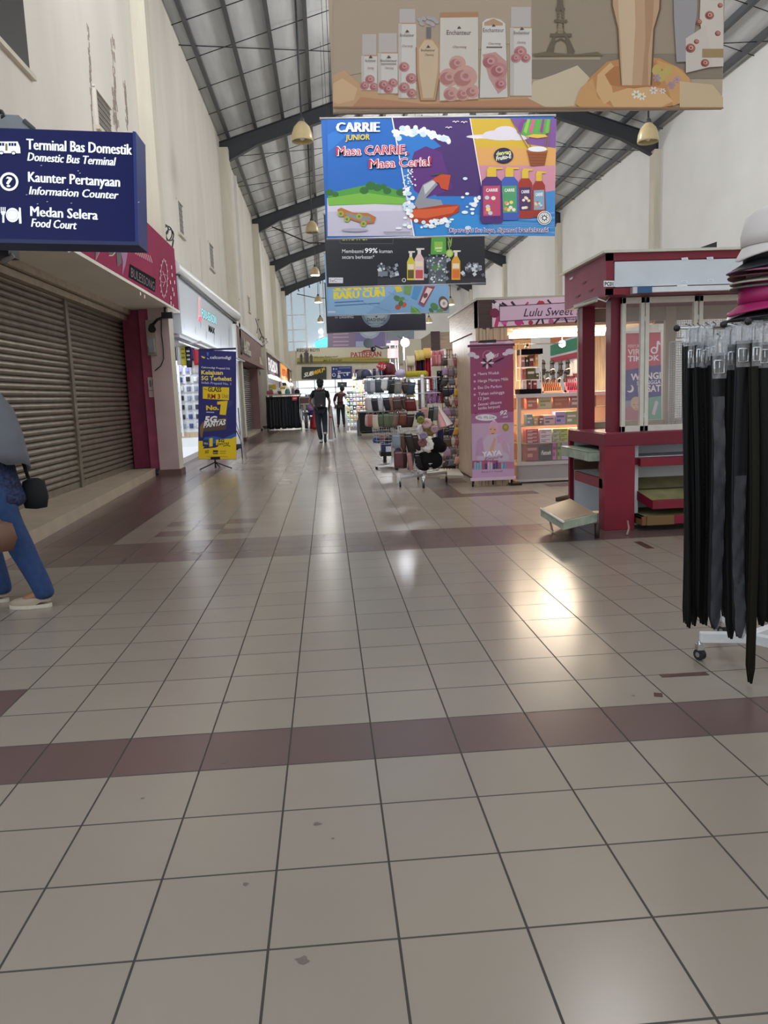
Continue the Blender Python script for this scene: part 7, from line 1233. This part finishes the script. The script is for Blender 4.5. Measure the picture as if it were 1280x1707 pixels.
# pile of hats
hx, hy = dp(1300, 500, 3.1).x, 3.12
def cap_(z, r, h, c, c2, lb, brim, dz, tilt=.0):
    t = nothing('cap', (hx, hy, z), lb, 'cap', 'caps piled on the belt rack'); p = Vector((hx, hy, z)); b = B(); b.lathe([(r, 0), (r*1.02, h*.3), (r*.9, h*.75), (r*.55, h), (0, h*1.06)], p, c, 24); b.out('crown', t, solid=.004)
    b = B(); b.sheet(lambda u, v: p+Vector((-math.cos((u-.5)*2.5)*(r*.96+v*brim*math.cos((u-.5)*1.7)), math.sin((u-.5)*2.5)*(r*.96+v*brim*.45)-.0, -dz*v*(1-.9*abs(2*u-1))-.02*abs(2*u-1)*v)), 14, 5, c2); b.out('brim', t, solid=.006)
    b = B(); b.tube([p+Vector((-r*.98*math.cos((u-.5)*2.5), r*.98*math.sin((u-.5)*2.5), .006)) for u in [k/14 for k in range(15)]], .004, c2, 4); b.out('band', t)
Z0 = dp(1250, 520, 3.1).z
for q in ((Z0-.03, .11, .08, '8e9490', '9aa09a', 'grey green cap at the bottom of the cap pile', .07, .02), (Z0+.0, .115, .09, '16161d', '14141c', 'black cap under the bright pink one', .1, .035), (Z0+.035, .145, .12, '9a1656', '9a1656', 'bright pink cap low in the cap pile', .06, .05), (Z0+.115, .115, .06, '4a4444', '57504c', 'grey brown cap in the middle of the cap pile', .08, .02), (Z0+.135, .115, .06, '8c8178', 'a89e90', 'beige cap in the middle of the cap pile', .08, .02), (Z0+.155, .115, .05, '3d1420', '4c1424', 'dark maroon cap in the middle of the cap pile', .09, .015), (Z0+.175, .115, .07, '8f1c4c', 'b06a8c', 'dusty pink cap below the black one', .09, .015), (Z0+.2, .13, .12, '0f0f13', '0f0f13', 'black cap under the white one', .08, .05), (Z0+.26, .14, .15, 'cfc5c0', 'cfc5c0', 'white cap on top of the cap pile', .03, .06)): cap_(*q)
# ------------------------------------------------------------------ people
def person_body(name, J, E_, m, parent, sub=2): return skin(name, J, E_, m, parent, sub)
def hand(J, E_, w, key, d, side, s=1):
    """palm and five fingers; w wrist point, d finger direction, side thumb direction"""
    d = Vector(d).normalized(); sd = Vector(side).normalized(); w = Vector(w); pm = w+d*.085*s; J[key+'_palm'] = (*(w+d*.045*s), .03*s, .02*s); E_.append((key, key+'_palm'))
    for i, (o, l) in enumerate(((.03, .07), (.01, .08), (-.01, .075), (-.03, .058))):
        a = pm+sd*o*s; J[key+'f%d' % i] = (*a, .012*s, .012*s); J[key+'g%d' % i] = (*(a+d*l*.5*s+d.cross(sd)*.008*s), .009*s, .009*s); J[key+'h%d' % i] = (*(a+d*l*s+d.cross(sd)*.026*s), .007*s, .007*s)
        E_ += [(key+'_palm', key+'f%d' % i), (key+'f%d' % i, key+'g%d' % i), (key+'g%d' % i, key+'h%d' % i)]
    a = w+d*.04*s+sd*.035*s; J[key+'t0'] = (*a, .012*s, .012*s); J[key+'t1'] = (*(a+d*.04*s+sd*.02*s), .009*s, .009*s); E_ += [(key+'_palm', key+'t0'), (key+'t0', key+'t1')]
# man walking away, backpack
mx, my = -.19, 21.8
P = lambda x, y, z, *r: (mx+x, my+y, z)+(r or (.05,))
man = nothing('person', (mx, my, 0), 'person in black T-shirt and dark jeans walking away with a dark backpack', 'person')
J = {'pel': P(0, 0, .95, .13, .1), 'abd': P(0, 0, 1.08, .13, .095), 'che': P(0, 0, 1.28, .16, .1), 'sho': P(0, 0, 1.42, .12, .08), 'nck': P(.01, .01, 1.5, .062), 'hd0': P(.015, .015, 1.555, .07), 'hd1': P(.02, .03, 1.62, .088, .095), 'hd2': P(.02, .02, 1.69, .08, .09),
     'ls': P(-.17, 0, 1.4, .05), 'le': P(-.31, -.02, 1.16, .04), 'lw': P(-.2, -.1, 1.0, .032), 'rs': P(.18, 0, 1.4, .05), 're': P(.26, .02, 1.14, .04), 'rw': P(.23, .12, .95, .032),
     'lh': P(-.09, 0, .9, .095), 'lk': P(-.08, .04, .5, .06), 'la': P(-.03, 0, .09, .04), 'lt': P(-.03, .13, .045, .035), 'rh': P(.09, 0, .9, .095), 'rk': P(.1, .09, .5, .06), 'ra': P(.09, -.12, .22, .04), 'rt': P(.09, -.14, .09, .035)}
E_ = [('pel', 'abd'), ('abd', 'che'), ('che', 'sho'), ('sho', 'nck'), ('nck', 'hd0'), ('hd0', 'hd1'), ('hd1', 'hd2'), ('sho', 'ls'), ('ls', 'le'), ('le', 'lw'), ('sho', 'rs'), ('rs', 're'), ('re', 'rw'), ('pel', 'lh'), ('lh', 'lk'), ('lk', 'la'), ('la', 'lt'), ('pel', 'rh'), ('rh', 'rk'), ('rk', 'ra'), ('ra', 'rt')]
hand(J, E_, J['lw'][:3], 'lw', (.8, -.3, -.4), (0, -.6, .8)); hand(J, E_, J['rw'][:3], 'rw', (-.1, .3, -1), (-.3, .9, .2))
person_body('body', J, E_, 'skin_brown', man)
g = {k: J[k] for k in ('pel', 'abd', 'che', 'sho', 'ls', 'rs')}; g = {k: v[:3]+tuple(r+.022 for r in v[3:]) for k, v in g.items()}; g['nck'] = P(.005, .005, 1.475, .075); g['le'] = P(-.265, -.012, 1.24, .056); g['re'] = P(.235, .012, 1.22, .056); g['hem'] = P(0, 0, .9, .15, .125)
person_body('t_shirt', {k: g[k] for k in ('pel', 'abd', 'che', 'sho', 'nck', 'ls', 'le', 'rs', 're', 'hem')}, [('pel', 'abd'), ('abd', 'che'), ('che', 'sho'), ('sho', 'nck'), ('sho', 'ls'), ('ls', 'le'), ('sho', 'rs'), ('rs', 're'), ('pel', 'hem')], 'black_cloth', man)
tr = {k: J[k][:3]+tuple(r+.02 for r in J[k][3:]) for k in ('pel', 'lh', 'lk', 'rh', 'rk')}; tr['la'] = P(-.03, .0, .08, .068); tr['ra'] = P(.092, -.11, .22, .066)
person_body('jeans', tr, [('pel', 'lh'), ('lh', 'lk'), ('lk', 'la'), ('pel', 'rh'), ('rh', 'rk'), ('rk', 'ra')], 'denim_dark', man)
b = B(); b.ball(P(.02, .005, 1.685)[:3], (.102, .112, .098), 'hair', 16, 12); b.ball(P(.02, -.035, 1.61)[:3], (.09, .075, .085), 'hair', 14, 10); b.out('hair', man)
for s, x, y, z, ty in ((0, -.03, .06, .05, .0), (1, .09, -.17, .13, 1)):
    b = B(); c = Vector(P(x, y, z)[:3])
    if ty: b.lathe([(0, -.13), (.036, -.12), (.045, -.05), (.038, .05), (.042, .1), (0, .14)], c, '1c1c1e', 12, .8); b.lathe([(0, .13), (.045, .12), (.05, .16), (0, .17)], c, 'b9b6ae', 12)
    else: b.ball(c, (.05, .13, .05), 'd2d2cf', 12, 8); b.box(c.x-.05, c.x+.05, c.y-.13, c.y+.13, 0, .025, '26262a')
    b.out('shoe', man)
b = B(); b.box(mx-.15, mx+.15, my-.29, my-.13, .98, 1.42, '1a1b20'); o = b.out('backpack', man, bevel=.05); tag(o, 'dark backpack')
b = B(); b.box(mx-.11, mx+.11, my-.33, my-.28, 1.0, 1.2, '23202a'); b.box(mx-.05, mx+.06, my-.337, my-.33, 1.07, 1.09, '6a1a2c'); b.out('pocket', o); b = B(); b.ball((mx+.03, my-.335, 1.04), .016, 'e8e8e8', 8, 6); b.out('badge', o)
b = B(); [b.tube([(mx+s*.1, my-.15, 1.4), (mx+s*.12, my-.02, 1.5), (mx+s*.13, my+.12, 1.38), (mx+s*.13, my+.1, 1.1)], .02, '1a1b20', 6) for s in (-1, 1)]; b.out('strap', o)
# far shopper in maroon
fx_, fy = .55, 32.6; P = lambda x, y, z, *r: (fx_+x, fy+y, z)+(r or (.05,))
fp = nothing('person', (fx_, fy, 0), 'person in maroon top and dark trousers standing at the bright accessory rack', 'person')
J = {'pel': P(0, 0, .92, .14, .11), 'abd': P(-.01, 0, 1.05, .13, .1), 'che': P(-.01, 0, 1.24, .15, .11), 'sho': P(.02, 0, 1.38, .11, .08), 'nck': P(.06, 0, 1.46, .05), 'hd0': P(.08, 0, 1.51, .06), 'hd1': P(.1, 0, 1.57, .08), 'hd2': P(.1, 0, 1.65, .07), 'ls': P(-.17, 0, 1.34, .055), 'le': P(-.26, .05, 1.08, .042), 'lw': P(-.22, .18, .9, .03), 'rs': P(.18, 0, 1.36, .055), 're': P(.28, .08, 1.15, .04), 'rw': P(.36, .26, 1.12, .03), 'lh': P(-.09, 0, .86, .09), 'lk': P(-.1, 0, .48, .055), 'la': P(-.12, 0, .08, .04), 'lt': P(-.13, .14, .04, .035), 'rh': P(.09, 0, .86, .09), 'rk': P(.1, 0, .47, .055), 'ra': P(.12, -.05, .08, .04), 'rt': P(.12, .1, .04, .035)}
E_ = [('pel', 'abd'), ('abd', 'che'), ('che', 'sho'), ('sho', 'nck'), ('nck', 'hd0'), ('hd0', 'hd1'), ('hd1', 'hd2'), ('sho', 'ls'), ('ls', 'le'), ('le', 'lw'), ('sho', 'rs'), ('rs', 're'), ('re', 'rw'), ('pel', 'lh'), ('lh', 'lk'), ('lk', 'la'), ('la', 'lt'), ('pel', 'rh'), ('rh', 'rk'), ('rk', 'ra'), ('ra', 'rt')]
hand(J, E_, J['lw'][:3], 'lw', (0, .5, -.8), (.8, 0, .2)); hand(J, E_, J['rw'][:3], 'rw', (.4, .9, 0), (0, 0, 1)); person_body('body', J, E_, 'skin', fp)
g = {k: J[k][:3]+tuple(r+.02 for r in J[k][3:]) for k in ('pel', 'abd', 'che', 'sho', 'ls', 'le', 'rs', 're')}; g['hem'] = P(0, 0, .78, .17, .14); person_body('top', g, [('pel', 'abd'), ('abd', 'che'), ('che', 'sho'), ('sho', 'ls'), ('ls', 'le'), ('sho', 'rs'), ('rs', 're'), ('pel', 'hem')], '4c1c26', fp)
g = {k: J[k][:3]+tuple(r+.02 for r in J[k][3:]) for k in ('pel', 'lh', 'lk', 'la', 'rh', 'rk', 'ra')}; person_body('trousers', g, [('pel', 'lh'), ('lh', 'lk'), ('lk', 'la'), ('pel', 'rh'), ('rh', 'rk'), ('rk', 'ra')], '1b1b22', fp)
b = B(); b.ball(P(.1, -.02, 1.6)[:3], (.1, .1, .12), '2c2622', 12, 10); b.out('hair', fp); b = B(); [b.ball(P(x, y, .04)[:3], (.045, .12, .04), '4a3f38', 10, 6) for x, y in ((-.13, .06), (.12, .03))]; b.out('shoe', fp)
# woman passing close by on the left
wx, wy = -2.12, 4.98; P = lambda x, y, z, *r: (wx+x, wy+y, z)+(r or (.05,))
wm = nothing('person', (wx, wy, 0), 'person in grey headscarf, dark patterned tunic and blue jeans striding past the shutters', 'person')
J = {'pel': P(-.02, 0, .86, .15, .12), 'abd': P(-.03, 0, .98, .14, .11), 'che': P(-.05, 0, 1.16, .15, .12), 'sho': P(-.07, 0, 1.3, .1, .09), 'nck': P(-.1, 0, 1.37, .05), 'hd0': P(-.13, 0, 1.41, .055), 'hd1': P(-.16, 0, 1.47, .075), 'hd2': P(-.15, 0, 1.55, .07), 'ls': P(-.06, -.16, 1.26, .05), 'le': P(.05, -.2, 1.02, .042), 'lw': P(-.02, -.2, .8, .03), 'rs': P(-.08, .16, 1.26, .05), 're': P(-.02, .2, 1.02, .042), 'rw': P(-.2, .2, .86, .03),
     'lh': P(.02, -.08, .8, .095), 'lk': P(.14, -.08, .46, .062), 'la': P(.29, -.09, .1, .04), 'lt': P(.15, -.1, .04, .035), 'rh': P(-.04, .08, .8, .095), 'rk': P(-.12, .09, .45, .062), 'ra': P(-.05, .1, .09, .04), 'rt': P(-.2, .1, .04, .035), 'ne': P(-.245, 0, 1.475, .012)}
E_ = [('pel', 'abd'), ('abd', 'che'), ('che', 'sho'), ('sho', 'nck'), ('nck', 'hd0'), ('hd0', 'hd1'), ('hd1', 'hd2'), ('hd1', 'ne'), ('sho', 'ls'), ('ls', 'le'), ('le', 'lw'), ('sho', 'rs'), ('rs', 're'), ('re', 'rw'), ('pel', 'lh'), ('lh', 'lk'), ('lk', 'la'), ('la', 'lt'), ('pel', 'rh'), ('rh', 'rk'), ('rk', 'ra'), ('ra', 'rt')]
hand(J, E_, J['lw'][:3], 'lw', (-.15, -.05, -1), (-1, 0, -.1)); hand(J, E_, J['rw'][:3], 'rw', (-.8, 0, -.5), (0, 0, 1)); person_body('body', J, E_, 'skin', wm)
g = {k: J[k][:3]+tuple(r+.022 for r in J[k][3:]) for k in ('lk', 'rk', 'lh', 'rh', 'pel')}; g['la'] = P(.285, -.09, .11, .064); g['ra'] = P(-.05, .1, .11, .064); g['lc'] = P(.29, -.09, .045, .066); g['rc'] = P(-.05, .1, .045, .066); person_body('jeans', g, [('pel', 'lh'), ('lh', 'lk'), ('lk', 'la'), ('la', 'lc'), ('pel', 'rh'), ('rh', 'rk'), ('rk', 'ra'), ('ra', 'rc')], 'denim', wm)
g = {k: J[k][:3]+tuple(r+.03 for r in J[k][3:]) for k in ('pel', 'abd', 'che', 'sho', 'ls', 'le', 'rs', 're')}; g['hem'] = P(.045, 0, .68, .19, .16); g['hem2'] = P(.06, 0, .6, .2, .165); g['lw'] = P(-.0, -.2, .86, .055); g['rw'] = P(-.17, .2, .88, .05)
person_body('tunic', g, [('pel', 'abd'), ('abd', 'che'), ('che', 'sho'), ('sho', 'ls'), ('ls', 'le'), ('le', 'lw'), ('sho', 'rs'), ('rs', 're'), ('re', 'rw'), ('pel', 'hem'), ('hem', 'hem2')], 'navy_print', wm)
b = B(); n_ = 36; prof = [(1.575, .02, -.14), (1.56, .07, -.13), (1.5, .13, -.115), (1.42, .15, -.09), (1.34, .165, -.06), (1.24, .195, -.025), (1.12, .21, .0), (1.02, .212, .02), (.96, .208, .03)]; vs = []
for i, (z, r, dx) in enumerate(prof):
    for k in range(n_): a_ = 2*math.pi*k/n_; rr = r*(1+(.05*math.sin(6*a_+z*3)+.03*math.sin(11*a_-z*5))*min(1, i/5)); vs.append(P(dx+rr*math.cos(a_), rr*.82*math.sin(a_), z-(.09*max(0, math.cos(a_-.3))+.02*math.sin(5*a_))*(max(0, i-5)/3)+.12*max(0, -math.cos(a_))*(max(0, i-4)/4))[:3])
b.add(vs, [(i*n_+k, i*n_+(k+1) % n_, (i+1)*n_+(k+1) % n_, (i+1)*n_+k) for i in range(len(prof)-1) for k in range(n_) if not (1 < i < 3 and 16 <= k <= 19)], 'hijab_grey', True); b.out('headscarf', wm, solid=.01)
for x, y in ((.2, -.095), (-.14, .1)):
    b = B(); c = Vector(P(x, y, .0)[:3]); fr = Fr(c, (1, 0, 0), (0, 1, 0)); out_ = [(.135*math.cos(k*.3142)*(1 if math.cos(k*.3142) < 0 else .95), (.05 if math.cos(k*.3142) < .2 else .042)*math.sin(k*.3142)) for k in range(20)]
    b.prism(fr, out_, .001, .024, 'cfc5b2'); vs = []
    for z, k_, sh in ((.024, .97, 0), (.045, .95, .0), (.06, .84, .012), (.07, .6, .03)): vs += [(c.x+u*k_+sh, c.y+v*k_, z+(.016 if u > .06 else 0)) for u, v in out_]
    b.add(vs, [(i*20+k, i*20+(k+1) % 20, (i+1)*20+(k+1) % 20, (i+1)*20+k) for i in range(3) for k in range(20)]+[tuple(range(60, 80))], 'a89880', True); b.out('shoe', wm)
b = B(); b.lathe([(0, -.1), (.07, -.09), (.085, -.02), (.07, .08), (.03, .1), (0, .1)], P(.22, .1, .7)[:3], 'black_cloth', 16, .6); b.tube([P(.19, .1, .8)[:3], P(.12, .12, 1.1)[:3], P(-.03, .1, 1.34)[:3]], .012, 'black_cloth', 6); tag(b.out('shoulder_bag'), 'black shoulder bag hanging behind the person in the grey headscarf', 'bag')
b = B(); b.lathe([(0, -.1), (.08, -.09), (.11, -.02), (.09, .07), (.03, .09), (0, .09)], P(.13, -.3, .5)[:3], '6d4a3a', 18, .6); b.tube([P(.08, -.3, .57)[:3], P(.0, -.24, .7)[:3], P(-.02, -.22, .74)[:3], P(.17, -.3, .57)[:3]], .008, '6d4a3a', 6); tag(b.out('handbag'), 'brown handbag held low by the person in the grey headscarf', 'bag')
